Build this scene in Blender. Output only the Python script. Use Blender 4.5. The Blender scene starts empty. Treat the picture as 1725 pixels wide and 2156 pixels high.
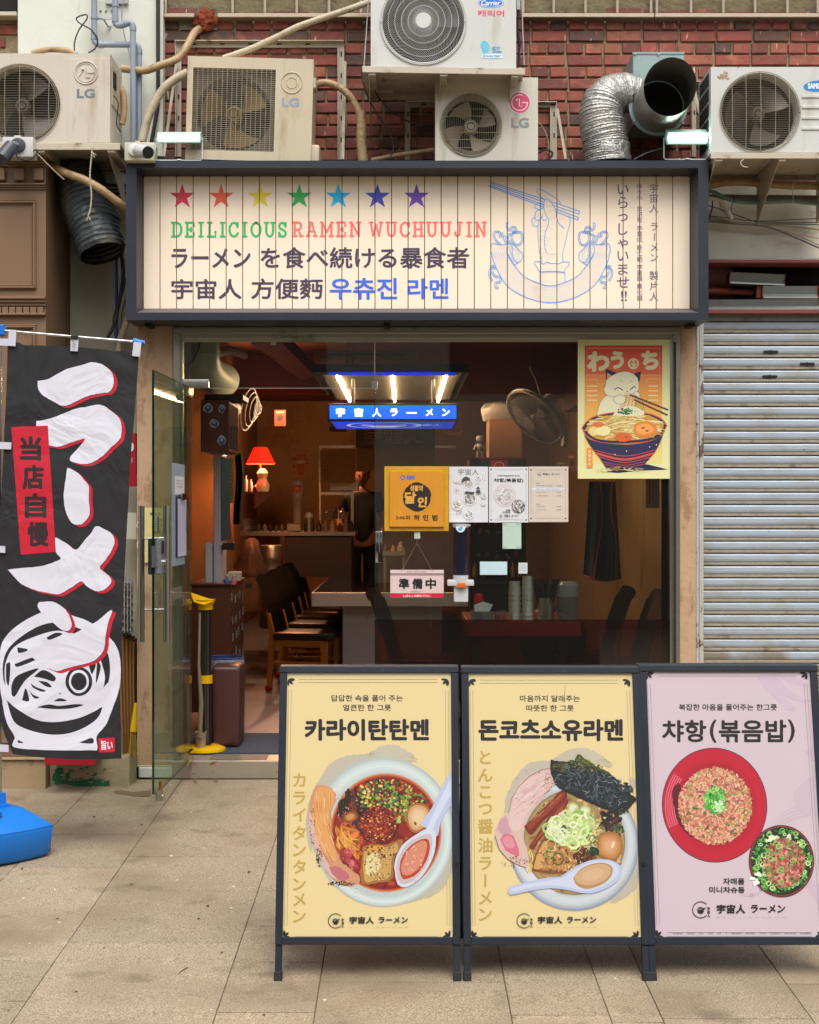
import bpy, bmesh, math, random
from math import pi, sin, cos, radians as R
from mathutils import Vector, Matrix, noise as mnoise
random.seed(7)
rnd = random.random
def ru(a, b): return a + (b - a) * rnd()
SC = bpy.context.scene
# ------------------------------------------------------------------ camera
FX, VX, VY, CD, CZ = 2958.0,852.6,1072.6,8.03,1.535   # focal length, vanishing point (photo measured 1725 x 2156), camera distance and height
cam = bpy.data.cameras.new('camera'); camo = bpy.data.objects.new('camera', cam); SC.collection.objects.link(camo)
camo.location = (0,-CD, CZ); camo.rotation_euler = (R(90),0,0)
cam.sensor_fit = 'VERTICAL'; cam.sensor_height = 36; cam.sensor_width = 28.8
cam.lens = 36 * FX / 2156; cam.shift_x = 9.9 / 2156; cam.shift_y = -5.4 / 2156
cam.clip_start = .05; cam.clip_end = 500
SC.camera = camo
# ------------------------------------------------------------------ sky, sun, exposure
SUN_EL, SUN_ROT = 60,172
W = bpy.data.worlds.new("World"); SC.world = W; W.use_nodes = True
nt = W.node_tree; nt.nodes.clear()
sky = nt.nodes.new('ShaderNodeTexSky'); sky.sky_type = 'NISHITA'; sky.sun_disc = False
sky.sun_elevation = R(SUN_EL); sky.sun_rotation = R(SUN_ROT); sky.air_density = 1.0; sky.dust_density = 4.0; sky.ozone_density = 1.0
hs = nt.nodes.new('ShaderNodeHueSaturation'); hs.inputs['Saturation'].default_value = .28
bg = nt.nodes.new('ShaderNodeBackground'); bg.inputs['Strength'].default_value = .15
wo = nt.nodes.new('ShaderNodeOutputWorld')
nt.links.new(sky.outputs[0], hs.inputs['Color']); nt.links.new(hs.outputs[0], bg.inputs[0]); nt.links.new(bg.outputs[0], wo.inputs[0])
sl = bpy.data.lights.new('sun', 'SUN'); sl.energy = 1.3; sl.angle = R(40); sl.color = (1.0,.95,.88)
so = bpy.data.objects.new('sun', sl); SC.collection.objects.link(so)
_d = Vector((sin(R(SUN_ROT)) * cos(R(SUN_EL)), cos(R(SUN_ROT)) * cos(R(SUN_EL)), sin(R(SUN_EL))))
so.rotation_euler = _d.to_track_quat('Z', 'Y').to_euler(); so.location = (0,-6,12)
vs = SC.view_settings
SC.display_settings.display_device = 'sRGB'
vs.view_transform = 'Standard'; vs.look = 'None'; vs.gamma = 1; vs.use_curve_mapping = False; vs.exposure = .6
SC.cycles.use_denoising = True; SC.cycles.max_bounces = 8; SC.cycles.transparent_max_bounces = 24
SC.cycles.caustics_reflective = False; SC.cycles.caustics_refractive = False; SC.cycles.sample_clamp_indirect = 6
# ------------------------------------------------------------------ measuring helpers
def S(Y): return FX / (CD + Y)
def PX(x, Y): return (x - VX) / S(Y)
def PZ(y, Y): return CZ - (y - VY) / S(Y)
def P(x, y, Y): return Vector((PX(x, Y), Y, PZ(y, Y)))
CROP = dict(c1=(0,0,2.979), c2=(526.3,0,2.731), c3=(1105.3,0,2.785), c4=(0,315.8,4.682), c5=(236.8,315.8,2.622), c6=(842.1,315.8,2.521),
    c7=(1421,315.8,5.12), e1=(0,657.9,5.4625), e2=(0,1052.6,3.414), e3=(289.5,684.2,4.37), e4=(289.5,1105.3,3.724), e5=(631.6,684.2,4.097),
    e6=(1000,684.2,3.642), e7=(631.6,1052.6,4.097), e8=(1000,1052.6,3.642), f1=(552.6,1368.4,3.856), f2=(552.6,1578.9,3.856),
    f3=(947.4,1368.4,4.097), f4=(947.4,1552.6,3.856), f5=(1315.8,1368.4,4.218), f6=(1315.8,1552.6,3.9), f7=(0,1578.9,2.731),
    f8=(1421,684.2,2.927), g1=(1000,368.4,5.4625), g2=(789.5,957.9,3.997), g3=(294.7,1021,5.123), g4=(0,1526.3,6.827), d=(0,0,1.0))
def K(c, pts):
    a, b, s = CROP[c]
    return [(a + x / s, b + y / s) for x, y in pts]
def K1(c, x, y): return K(c,[(x, y)])[0]
def slope_z(Y): return .0353 * Y if Y < 0 else 0.0        # the pavement falls away from the shop fronts
# ------------------------------------------------------------------ colours and materials
def lin(c):
    if isinstance(c, tuple) and len(c) == 4: return c[:3]
    if isinstance(c, str):
        c = tuple(int(c[i:i + 2],16) for i in (0,2,4))
    if max(c) > 1.001: c = tuple(v / 255 for v in c)
    return tuple(v / 12.92 if v <= .04045 else ((v + .055) / 1.055) ** 2.4 for v in c[:3])
_M = {}
def M(name, col, rough=.6, metal=0, var=.12, scale=6, dirt=None, amt=.35, dscale=2.5, bump=0, bscale=60, stretch=(1,1,1), emit=0, spec=.5, coat=0, sub=0, dstretch=(1,1,1), sharp=.12):
    """procedural material: base colour varied by noise, dirt/wear patches, fine relief"""
    if name in _M: return _M[name]
    m = bpy.data.materials.new(name); m.use_nodes = True; n = m.node_tree; N = n.nodes; L = n.links
    b = N['Principled BSDF']; b.inputs['Roughness'].default_value = rough; b.inputs['Metallic'].default_value = metal
    b.inputs['Specular IOR Level'].default_value = spec; b.inputs['Coat Weight'].default_value = coat
    c = lin(col)
    tc = N.new('ShaderNodeTexCoord')
    def mp(st):
        q = N.new('ShaderNodeMapping'); q.inputs['Scale'].default_value = st; L.new(tc.outputs['Object'], q.inputs['Vector']); return q.outputs[0]
    src = None
    if var or dirt:
        nz = N.new('ShaderNodeTexNoise'); nz.inputs['Scale'].default_value = scale; nz.inputs['Detail'].default_value = 5; nz.inputs['Roughness'].default_value = .62
        L.new(mp(stretch), nz.inputs['Vector'])
        mx = N.new('ShaderNodeMix'); mx.data_type = 'RGBA'
        mx.inputs[6].default_value = (*[max(0, v * (1 - var * 1.5)) for v in c],1); mx.inputs[7].default_value = (*[min(1, v * (1 + var * 1.5)) for v in c],1)
        L.new(nz.outputs['Fac'], mx.inputs[0]); src = mx.outputs[2]
        if dirt:
            d2 = N.new('ShaderNodeTexNoise'); d2.inputs['Scale'].default_value = dscale; d2.inputs['Detail'].default_value = 8; d2.inputs['Roughness'].default_value = .7
            L.new(mp(dstretch), d2.inputs['Vector'])
            rp = N.new('ShaderNodeMapRange'); rp.inputs[1].default_value = .5 + (.5 - amt) * .35; rp.inputs[2].default_value = .5 + (.5 - amt) * .35 + sharp
            L.new(d2.outputs['Fac'], rp.inputs[0])
            m2 = N.new('ShaderNodeMix'); m2.data_type = 'RGBA'; m2.inputs[7].default_value = (*lin(dirt),1)
            L.new(rp.outputs[0], m2.inputs[0]); L.new(src, m2.inputs[6]); src = m2.outputs[2]
        L.new(src, b.inputs['Base Color'])
        if metal < .5 and rough > .15:
            rr = N.new('ShaderNodeMapRange'); rr.inputs[3].default_value = max(.03, rough - .1); rr.inputs[4].default_value = min(1, rough + .1)
            L.new(nz.outputs['Fac'], rr.inputs[0]); L.new(rr.outputs[0], b.inputs['Roughness'])
    else: b.inputs['Base Color'].default_value = (*c,1)
    if bump:
        bn = N.new('ShaderNodeTexNoise'); bn.inputs['Scale'].default_value = bscale; bn.inputs['Detail'].default_value = 4
        L.new(tc.outputs['Object'], bn.inputs['Vector'])
        bp = N.new('ShaderNodeBump'); bp.inputs['Strength'].default_value = bump; bp.inputs['Distance'].default_value = .01
        L.new(bn.outputs['Fac'], bp.inputs['Height']); L.new(bp.outputs[0], b.inputs['Normal'])
    if emit:
        b.inputs['Emission Color'].default_value = (*c,1); b.inputs['Emission Strength'].default_value = emit
    _M[name] = m; return m
def MGLASS(name, tint='ffffff', refl=1.0, rough=0.0, alpha=0.0, film=None, k=1.0):
    """thin clear sheet: mostly transparent, fresnel reflection; alpha adds a little body colour"""
    if name in _M: return _M[name]
    m = bpy.data.materials.new(name); m.use_nodes = True; n = m.node_tree; N = n.nodes; L = n.links; N.clear()
    o = N.new('ShaderNodeOutputMaterial'); t = N.new('ShaderNodeBsdfTransparent'); t.inputs[0].default_value = (*lin(tint),1)
    g = N.new('ShaderNodeBsdfGlossy'); g.inputs['Roughness'].default_value = rough; g.inputs[0].default_value = (refl, refl, refl,1)
    f = N.new('ShaderNodeFresnel'); ge = N.new('ShaderNodeNewGeometry'); mr = N.new('ShaderNodeMapRange'); mr.inputs[3].default_value = 1.5; mr.inputs[4].default_value = 1 / 1.5; L.new(ge.outputs['Backfacing'], mr.inputs[0]); L.new(mr.outputs[0], f.inputs['IOR'])
    kk_ = N.new('ShaderNodeMath'); kk_.operation = 'MULTIPLY'; kk_.inputs[1].default_value = k; L.new(f.outputs[0], kk_.inputs[0])
    mx = N.new('ShaderNodeMixShader'); L.new(kk_.outputs[0], mx.inputs[0]); L.new(t.outputs[0], mx.inputs[1]); L.new(g.outputs[0], mx.inputs[2])
    out = mx.outputs[0]
    if alpha:
        d = N.new('ShaderNodeBsdfDiffuse'); d.inputs[0].default_value = (*lin(film or tint),1)
        m2 = N.new('ShaderNodeMixShader'); m2.inputs[0].default_value = alpha; L.new(out, m2.inputs[1]); L.new(d.outputs[0], m2.inputs[2]); out = m2.outputs[0]
    L.new(out, o.inputs[0]); _M[name] = m; return m
def folds(m, b, k):
    N = m.node_tree.nodes; L = m.node_tree.links; tc = N.new('ShaderNodeTexCoord'); n1 = N.new('ShaderNodeTexNoise'); n1.inputs['Scale'].default_value = 3.2; n1.inputs['Detail'].default_value = 3; n1.inputs['Distortion'].default_value = 1.2
    bp = N.new('ShaderNodeBump'); bp.inputs['Strength'].default_value = k; bp.inputs['Distance'].default_value = .1; L.new(tc.outputs['Object'], n1.inputs['Vector']); L.new(n1.outputs['Fac'], bp.inputs['Height']); L.new(bp.outputs[0], b.inputs['Normal'])
def MPRINT(name, rough=.5, emit=0, coat=0, bump=0, dim=1):
    """ink: the colour of each printed shape is stored on its faces"""
    if name in _M: return _M[name]
    m = bpy.data.materials.new(name); m.use_nodes = True; N = m.node_tree.nodes; L = m.node_tree.links; b = N['Principled BSDF']
    a = N.new('ShaderNodeAttribute'); a.attribute_name = 'ink'
    h = N.new('ShaderNodeHueSaturation'); h.inputs['Value'].default_value = dim; L.new(a.outputs['Color'], h.inputs['Color'])
    if bump: folds(m, b, bump)
    L.new(h.outputs[0], b.inputs['Base Color']); b.inputs['Roughness'].default_value = rough; b.inputs['Coat Weight'].default_value = coat
    if emit: L.new(a.outputs['Color'], b.inputs['Emission Color']); b.inputs['Emission Strength'].default_value = emit
    _M[name] = m; return m
# ------------------------------------------------------------------ objects
COL = SC.collection
def thing(name, label, cat, base, group=None):
    o = bpy.data.objects.new(name, None); COL.objects.link(o); o.location = base; o.empty_display_size = .1
    o['label'] = label; o['category'] = cat; o['wb'] = [float(v) for v in base]
    if group: o['group'] = group
    return o
def setting(name, base=(0,0,0)):
    o = bpy.data.objects.new(name, None); COL.objects.link(o); o.location = base; o['kind'] = 'structure'; o['wb'] = [float(v) for v in base]; return o
def tag(o, label, cat, group=None):
    o['label'] = label; o['category'] = cat
    if group: o['group'] = group
    return o
def wbase(o): return Vector(o['wb']) if o is not None and 'wb' in o else Vector((0,0,0))
class MB:
    """collects shapes in world coordinates; build() links them as one mesh object"""
    def __init__(s): s.bm = bmesh.new(); s.lay = None
    def _mark(s): return set(s.bm.faces)
    def box(s, x0, x1, y0, y1, z0, z1, bev=0, seg=1):
        vs = [s.bm.verts.new((x, y, z)) for x in (min(x0, x1), max(x0, x1)) for y in (min(y0, y1), max(y0, y1)) for z in (min(z0, z1), max(z0, z1))]
        F = [(0,1,3,2),(4,6,7,5),(0,4,5,1),(2,3,7,6),(0,2,6,4),(1,5,7,3)]
        fs = [s.bm.faces.new([vs[i] for i in f]) for f in F]
        if bev:
            es = set(e for f in fs for e in f.edges)
            bmesh.ops.bevel(s.bm, geom=list(es), offset=bev, segments=seg, affect='EDGES', profile=.6)
        return s
    def pbox(s, dx0, dx1, dy0, dy1, Y, depth, bev=0, seg=1):
        return s.box(PX(dx0, Y), PX(dx1, Y), Y, Y + depth, PZ(dy1, Y), PZ(dy0, Y), bev, seg)
    def poly(s, pts): 
        try: return s.bm.faces.new([s.bm.verts.new(p) for p in pts])
        except ValueError: return None
    def prism(s, pts, vec, bev=0):
        """closed polygon (3D points) extruded along vec"""
        vec = Vector(vec); a = [s.bm.verts.new(p) for p in pts]; b = [s.bm.verts.new(Vector(p) + vec) for p in pts]; n = len(pts)
        fs = [s.bm.faces.new(a), s.bm.faces.new(b[::-1])] + [s.bm.faces.new((a[i], b[i], b[(i + 1) % n], a[(i + 1) % n])) for i in range(n)]
        bmesh.ops.recalc_face_normals(s.bm, faces=fs)
        if bev: bmesh.ops.bevel(s.bm, geom=list(set(fs[0].edges) | set(fs[1].edges)), offset=bev, segments=1, affect='EDGES')
        return s
    def tube(s, path, r, n=10, cap=True, rib=0, pitch=.01, ribf=None, step=None, close=False):
        """swept tube; r number or list; rib adds corrugation of that depth and pitch"""
        pts = [Vector(p) for p in path]
        rs = r if isinstance(r,(list, tuple)) else [r] * len(pts)
        if rib or step:
            st = step or pitch / 3; o = []; orr = []; acc = 0
            for i in range(len(pts) - 1):
                L = (pts[i + 1] - pts[i]).length; k = max(1, int(L / st))
                for j in range(k):
                    t = j / k; o.append(pts[i].lerp(pts[i + 1], t)); d = acc + L * t
                    rr = rs[i] * (1 - t) + rs[i + 1] * t
                    orr.append(rr + (rib * (ribf(d / pitch) if ribf else abs(sin(pi * d / pitch))) if rib else 0))
                acc += L
            o.append(pts[-1]); orr.append(rs[-1]); pts, rs = o, orr
        m = len(pts); rings = []; up = None
        for i in range(m):
            if close: t = (pts[(i + 1) % m] - pts[i - 1])
            else: t = pts[min(i + 1, m - 1)] - pts[max(i - 1,0)]
            if t.length < 1e-9: t = Vector((0,0,1))
            t.normalize()
            if up is None:
                up = Vector((0,0,1)) if abs(t.z) < .9 else Vector((0,1,0))
            u = (up - t * up.dot(t))
            if u.length < 1e-6: u = t.orthogonal()
            u.normalize(); up = u; v = t.cross(u)
            rings.append([s.bm.verts.new(pts[i] + (u * cos(2 * pi * k / n) + v * sin(2 * pi * k / n)) * rs[i]) for k in range(n)])
        for i in range(m - 1 + (1 if close else 0)):
            a, b = rings[i], rings[(i + 1) % m]
            for k in range(n): s.bm.faces.new((a[k], a[(k + 1) % n], b[(k + 1) % n], b[k]))
        if cap and not close:
            s.bm.faces.new(rings[0][::-1]); s.bm.faces.new(rings[-1])
        return s
    def cyl(s, a, b, r, r2=None, n=20, cap=True): return s.tube([a, b],[r, r if r2 is None else r2], n=n, cap=cap)
    def lathe(s, prof, c, n=24, axis='Z', close=False):
        """prof: (radius, height) list"""
        c = Vector(c); rings = []
        for r, h in prof:
            ring = []
            for k in range(n):
                a = 2 * pi * k / n; x, y = r * cos(a), r * sin(a)
                p = (x, y, h) if axis == 'Z' else ((x, h, y) if axis == 'Y' else (h, x, y))
                ring.append(s.bm.verts.new(c + Vector(p)))
            rings.append(ring)
        fs = []
        for i in range(len(rings) - 1):
            for k in range(n): fs.append(s.bm.faces.new((rings[i][k], rings[i][(k + 1) % n], rings[i + 1][(k + 1) % n], rings[i + 1][k])))
        if prof[0][0] > 1e-5 and close: fs.append(s.bm.faces.new(rings[0][::-1]))
        if prof[-1][0] > 1e-5 and close: fs.append(s.bm.faces.new(rings[-1]))
        return s
    def sphere(s, c, r, n=16, sc=(1,1,1)):
        m = Matrix.Translation(c) @ Matrix.Diagonal((sc[0], sc[1], sc[2],1))
        bmesh.ops.create_uvsphere(s.bm, u_segments=n, v_segments=max(6, n // 2), radius=r, matrix=m); return s
    def grid(s, nx, nz, f):
        """surface patch: f(u,v)->point"""
        V = [[s.bm.verts.new(f(i / nx, j / nz)) for i in range(nx + 1)] for j in range(nz + 1)]
        for j in range(nz):
            for i in range(nx): s.bm.faces.new((V[j][i], V[j][i + 1], V[j + 1][i + 1], V[j + 1][i]))
        return s
    def holed(s, x0, x1, z0, z1, Y, cx, cz, r, n=48):
        """rectangle facing -Y with a round hole"""
        ang = [2 * pi * k / n for k in range(n)]
        for (x, z) in ((x0, z0),(x1, z0),(x1, z1),(x0, z1)):
            a = math.atan2(z - cz, x - cx) % (2 * pi)
            i = min(range(n), key=lambda k: abs((ang[k] - a + pi) % (2 * pi) - pi)); ang[i] = a
        I, O = [],[]
        for a in ang:
            c, q = cos(a), sin(a); t = 1e9
            if c > 1e-9: t = min(t,(x1 - cx) / c)
            if c < -1e-9: t = min(t,(x0 - cx) / c)
            if q > 1e-9: t = min(t,(z1 - cz) / q)
            if q < -1e-9: t = min(t,(z0 - cz) / q)
            I.append(s.bm.verts.new((cx + r * c, Y, cz + r * q))); O.append(s.bm.verts.new((cx + t * c, Y, cz + t * q)))
        for k in range(n): s.bm.faces.new((I[k], O[k], O[(k + 1) % n], I[(k + 1) % n]))
        return s
    def xf(s, m): bmesh.ops.transform(s.bm, matrix=m, verts=s.bm.verts[:]); return s
    def build(s, name, mat, parent=None, smooth=True, ang=35, data=False, recalc=True):
        bm = s.bm
        if recalc: bmesh.ops.recalc_face_normals(bm, faces=bm.faces[:])
        off = wbase(parent)
        if off.length: bmesh.ops.translate(bm, verts=bm.verts[:], vec=-off)
        me = bpy.data.meshes.new(name); bm.to_mesh(me); bm.free()
        if smooth:
            me.shade_smooth(); me.set_sharp_from_angle(angle=R(ang))
        for q in (mat if isinstance(mat,(list, tuple)) else [mat]): me.materials.append(q)
        if data: return me
        o = bpy.data.objects.new(name, me); COL.objects.link(o)
        if parent is not None: o.parent = parent
        o['wb'] = [float(v) for v in off]
        return o
def B(name, mat, parent, *boxes, bev=0, seg=1):
    """one mesh from world boxes (x0,x1,y0,y1,z0,z1)"""
    m = MB()
    for b in boxes: m.box(*b, bev=bev, seg=seg)
    return m.build(name, mat, parent)
def pb(name, mat, parent, dx0, dx1, dy0, dy1, Y, depth, bev=0, seg=1):
    return MB().pbox(dx0, dx1, dy0, dy1, Y, depth, bev, seg).build(name, mat, parent)
def about(p, axis, deg): return Matrix.Translation(p) @ Matrix.Rotation(R(deg),4, axis) @ Matrix.Translation(-Vector(p))
def bez(pts, n=8):
    """smooth curve through points (Catmull-Rom), any dimension tuples"""
    P_ = [Vector(p) for p in pts]; o = []
    for i in range(len(P_) - 1):
        a, b, c, d = P_[max(i - 1,0)], P_[i], P_[i + 1], P_[min(i + 2, len(P_) - 1)]
        for k in range(n):
            t = k / n; o.append(.5 * ((2 * b) + (c - a) * t + (2 * a - 5 * b + 4 * c - d) * t * t + (3 * b - a - 3 * c + d) * t ** 3))
    o.append(P_[-1]); return o
def dup(root, delta, label=None, group=None):
    """copy a thing, its parts and their sub-parts"""
    r = root.copy(); COL.objects.link(r); r.location = root.location + Vector(delta)
    if label: r['label'] = label
    if group: r['group'] = group; root['group'] = group
    for ch in list(root.children):
        c = ch.copy(); COL.objects.link(c); c.parent = r
        for g in list(ch.children):
            d = g.copy(); COL.objects.link(d); d.parent = c
    return r
# ------------------------------------------------------------------ lettering and flat print
_TX = {}
def glyphs(t, bold=0, shear=0):
    k = (t, bold, shear)
    if k not in _TX:
        c = bpy.data.curves.new("t", 'FONT'); c.body = t; c.offset = bold; c.shear = shear; c.resolution_u = 3
        o = bpy.data.objects.new("t", c); me = bpy.data.meshes.new_from_object(o)
        V = [(v.co.x, v.co.y) for v in me.vertices]; F = [tuple(p.vertices) for p in me.polygons]
        bpy.data.objects.remove(o); bpy.data.meshes.remove(me); bpy.data.curves.remove(c)
        _TX[k] = (V, F)
    return _TX[k]
class Print:
    """flat print: shapes given in photo pixels are laid on the plane (p0, n); each later shape lies a hair in front"""
    def __init__(s, p0, n, step=.00001, flip=None):
        s.p0 = Vector(p0); s.n = Vector(n).normalized(); s.V = []; s.F = []; s.C = []; s.k = 1; s.step = step; s.f = flip; s.clip = None
    def at(s, x, y, k=None):
        if s.f: p = s.f(x, y)
        else:
            if s.clip: x = max(s.clip[0](y), min(s.clip[1](y), x))
            o = Vector((0,-CD, CZ)); d = Vector(((x - VX) / FX,1,-(y - VY) / FX)); t = (s.p0 - o).dot(s.n) / d.dot(s.n); p = o + d * t
        return p + s.n * (s.step * (s.k if k is None else k))
    def raw(s, V, F, col, k=None):
        b = len(s.V); s.V += [s.at(x, y, k) for x, y in V]
        for f in F: s.F.append(tuple(b + i for i in f)); s.C.append(col)
    def up(s): s.k += 1; return s
    def poly(s, pts, col, k=None):
        if k is None: s.up()
        b = len(s.V); s.V += [s.at(x, y, k) for x, y in pts]; s.F.append(tuple(range(b, b + len(pts)))); s.C.append(lin(col))
    def rect(s, x0, y0, x1, y1, col): s.poly([(x0, y0),(x1, y0),(x1, y1),(x0, y1)], col)
    def oval(s, x, y, a, b, col, rot=0, n=24, wob=0, k=None, seed=0):
        pts = []
        for i in range(n):
            t = 2 * pi * i / n; w = 1 + (wob * mnoise.noise(Vector((cos(t) * 2 + seed, sin(t) * 2 + x * .1, y * .1 + seed))) if wob else 0)
            u, v = a * w * cos(t), b * w * sin(t); pts.append((x + u * cos(rot) - v * sin(rot), y + u * sin(rot) + v * cos(rot)))
        s.poly(pts, col, k)
    def line(s, pts, w, col, closed=False, k=None, taper=False):
        if k is None: s.up()
        P_ = [Vector(p) for p in pts]; m = len(P_); L_, R_ = [],[]
        for i in range(m):
            if closed: t = P_[(i + 1) % m] - P_[i - 1]
            else: t = P_[min(i + 1, m - 1)] - P_[max(i - 1,0)]
            if t.length < 1e-9: t = Vector((1,0))
            t.normalize(); nn = Vector((-t.y, t.x)); ww = w * (.25 + .75 * sin(pi * (i + .5) / m)) if taper else w
            L_.append(P_[i] + nn * ww / 2); R_.append(P_[i] - nn * ww / 2)
        V = [tuple(v) for v in L_ + R_]; F = [(i, i + 1, m + i + 1, m + i) for i in range(m - 1)]
        if closed: F.append((m - 1,0, m,2 * m - 1))
        s.raw(V, F, lin(col), k)
        if not closed and w > 1.5 and not taper:
            for p in (P_[0], P_[-1]):
                s.oval(p.x, p.y, w / 2, w / 2, col, n=10, k=(s.k if k is None else k) + .5)
    def ring(s, x, y, a, b, w, col, rot=0, n=28, k=None, a0=0, a1=2 * pi):
        full = a1 - a0 > 6.28
        pts = [(x + a * cos(t) * cos(rot) - b * sin(t) * sin(rot), y + a * cos(t) * sin(rot) + b * sin(t) * cos(rot)) for t in [a0 + (a1 - a0) * i / (n if full else n - 1) for i in range(n)]]
        s.line(pts, w, col, closed=full, k=k)
    def stamp(s, V, F, col, r):
        """a glyph, thickened by r pixels with shifted copies"""
        s.raw(V, F, lin(col))
        if r > .05:
            for i in range(6): s.k += .5; A = pi * i / 3 + .3; s.raw([(x + r * cos(A), y + r * sin(A)) for x, y in V], F, lin(col))
    def text(s, t, x0, y0, x1, y1, col, bold=0.0, shear=0, fit=True):
        """t fills the pixel box"""
        V, F = glyphs(t,0, shear)
        if not V: return
        s.up(); a, b = min(v[0] for v in V), max(v[0] for v in V); c, d = min(v[1] for v in V), max(v[1] for v in V)
        sx = (x1 - x0) / (b - a) if x1 is not None else (y1 - y0) / (d - c)
        rb = max(0, bold) * (y1 - y0) / (d - c) * .8; x0 += rb; x1 -= rb; y0 += rb; y1 -= rb; sx = (x1 - x0) / (b - a)
        s.stamp([(x0 + (v[0] - a) * sx, y1 - (v[1] - c) * (y1 - y0) / (d - c)) for v in V], F, col, rb)
    def column(s, t, x, y0, y1, size, col, bold=0.0, rotbar=True, sx=1.0, dx=0):
        """characters stacked downwards between y0 and y1, centred on x"""
        n = len(t); pit = (y1 - y0) / n
        for i, ch in enumerate(t):
            if ch == ' ': continue
            cy = y0 + pit * (i + .5); xx = x + dx * (i + .5) / n
            V, F = glyphs(ch); s.up(); rb = max(0, bold) * size * .8
            a, b = min(v[0] for v in V), max(v[0] for v in V); c, d = min(v[1] for v in V), max(v[1] for v in V); mx, my = (a + b) / 2,(c + d) / 2
            if not (rotbar and ch == 'ー'): my = .38
            if rotbar and ch == 'ー': s.stamp([(xx + (v[1] - my) * size, cy + (v[0] - mx) * size) for v in V], F, col, rb)
            else: s.stamp([(xx + (v[0] - mx) * size * sx, cy - (v[1] - my) * size) for v in V], F, col, rb)
    def cut(s, gaps, w):
        """remove print lying over vertical gaps at world x positions"""
        s.gaps = (gaps, w); return s
    def build(s, name, mat, parent=None):
        me = bpy.data.meshes.new(name); off = wbase(parent)
        me.from_pydata([v - off for v in s.V],[], s.F); me.update()
        at = me.attributes.new('ink', 'FLOAT_COLOR', 'FACE'); buf = []
        for c in s.C: buf += [c[0], c[1], c[2],1.0]
        at.data.foreach_set('color', buf); me.materials.append(mat)
        if getattr(s, 'gaps', None):
            bm = bmesh.new(); bm.from_mesh(me); g, w = s.gaps; xx = [v.x for v in s.V]; g = [x for x in g if min(xx) - w < x < max(xx) + w]
            for x in g:
                for e in (-w, w):
                    bmesh.ops.bisect_plane(bm, geom=bm.verts[:] + bm.edges[:] + bm.faces[:], plane_co=(x + e - off.x,0,0), plane_no=(1,0,0))
            kill = [f for f in bm.faces if any(abs(f.calc_center_median().x + off.x - x) < w for x in g)]
            bmesh.ops.delete(bm, geom=kill, context='FACES'); bm.to_mesh(me); bm.free()
        o = bpy.data.objects.new(name, me); COL.objects.link(o)
        if parent is not None: o.parent = parent
        o['wb'] = [float(v) for v in off]; return o
def jit(c, a=.08):
    l = lin(c); k = 1 + ru(-a, a) * 2; return (*[min(1, max(0, v * k * (1 + ru(-a, a)))) for v in l],1)
# ================================================================== MATERIALS
m_white = M('white_plaster', 'd4d6c9',.85, var=.06, dirt='8f8a74', amt=.16, dscale=1.6, bump=.15, bscale=30, dstretch=(1,1,.5))
m_conc = M('grey_plaster', 'a9a693',.9, var=.1, dirt='6d6350', amt=.3, dscale=2.2, bump=.2, dstretch=(1.5,1,.5))
m_cream = M('cream_render', 'd9d8c6',.88, var=.05, dirt='a39c7e', amt=.22, dscale=1.8, bump=.2, bscale=25, dstretch=(.6,1,1.5))
m_stucco = M('beige_stucco', 'b8987a',.85, var=.1, scale=3, dirt='9c7a5c', amt=.45, dscale=3.2, bump=.35, bscale=35, dstretch=(1.6,1,.7), sharp=.06)
m_mortar = M('mortar', '978868',.95, var=.2, scale=14, dirt='6b5f48', amt=.4, dscale=5, bump=.6, bscale=50)
m_brown = M('brown_paint', '7d6148',.5, var=.05, scale=3, dirt='6b5139', amt=.3, dscale=2)
m_stone = M('travertine', 'a58f70',.6, var=.1, dirt='7c6446', amt=.35, dscale=9, bump=.2, bscale=40, dstretch=(1,1,2))
m_slab = None
m_dark = M('dark_void', '16140f',.9, var=.2)
m_steel = M('brushed_steel', 'b9b6ae',.28,1, var=.1, scale=30, stretch=(1,1,.05))
m_steelh = M('dull_steel', 'a8a596',.38,1, var=.12, scale=12, stretch=(.1,1,6), dirt='6f6a58', amt=.3, dscale=4)
m_galv = M('galvanised_steel', 'b4b4ae',.42,.85, var=.12, scale=14, dirt='8a8577', amt=.3, dscale=5)
m_brack = M('cream_bracket', 'bdb3a0',.55,.1, var=.08, dirt='7d6a50', amt=.3, dscale=8)
m_black = M('black_rubber', '1b1b1d',.6, var=.1)
m_pvc = M('grey_pvc', '8893a0',.4, var=.05, dirt='767a80', amt=.2)
m_tape = M('brown_tape', 'a88c66',.5, var=.15, scale=20, stretch=(1,1,3), dirt='7d6340', amt=.35, dscale=10, bump=.6, bscale=45)
m_tapec = M('cream_tape', 'b9ab93',.5, var=.1, scale=20, dirt='8d7c60', amt=.35, dscale=10, bump=.4, bscale=45)
m_redp = M('maroon_paint', '7b3d3b',.6, var=.12, dirt='5c2f2c', amt=.3)
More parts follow.
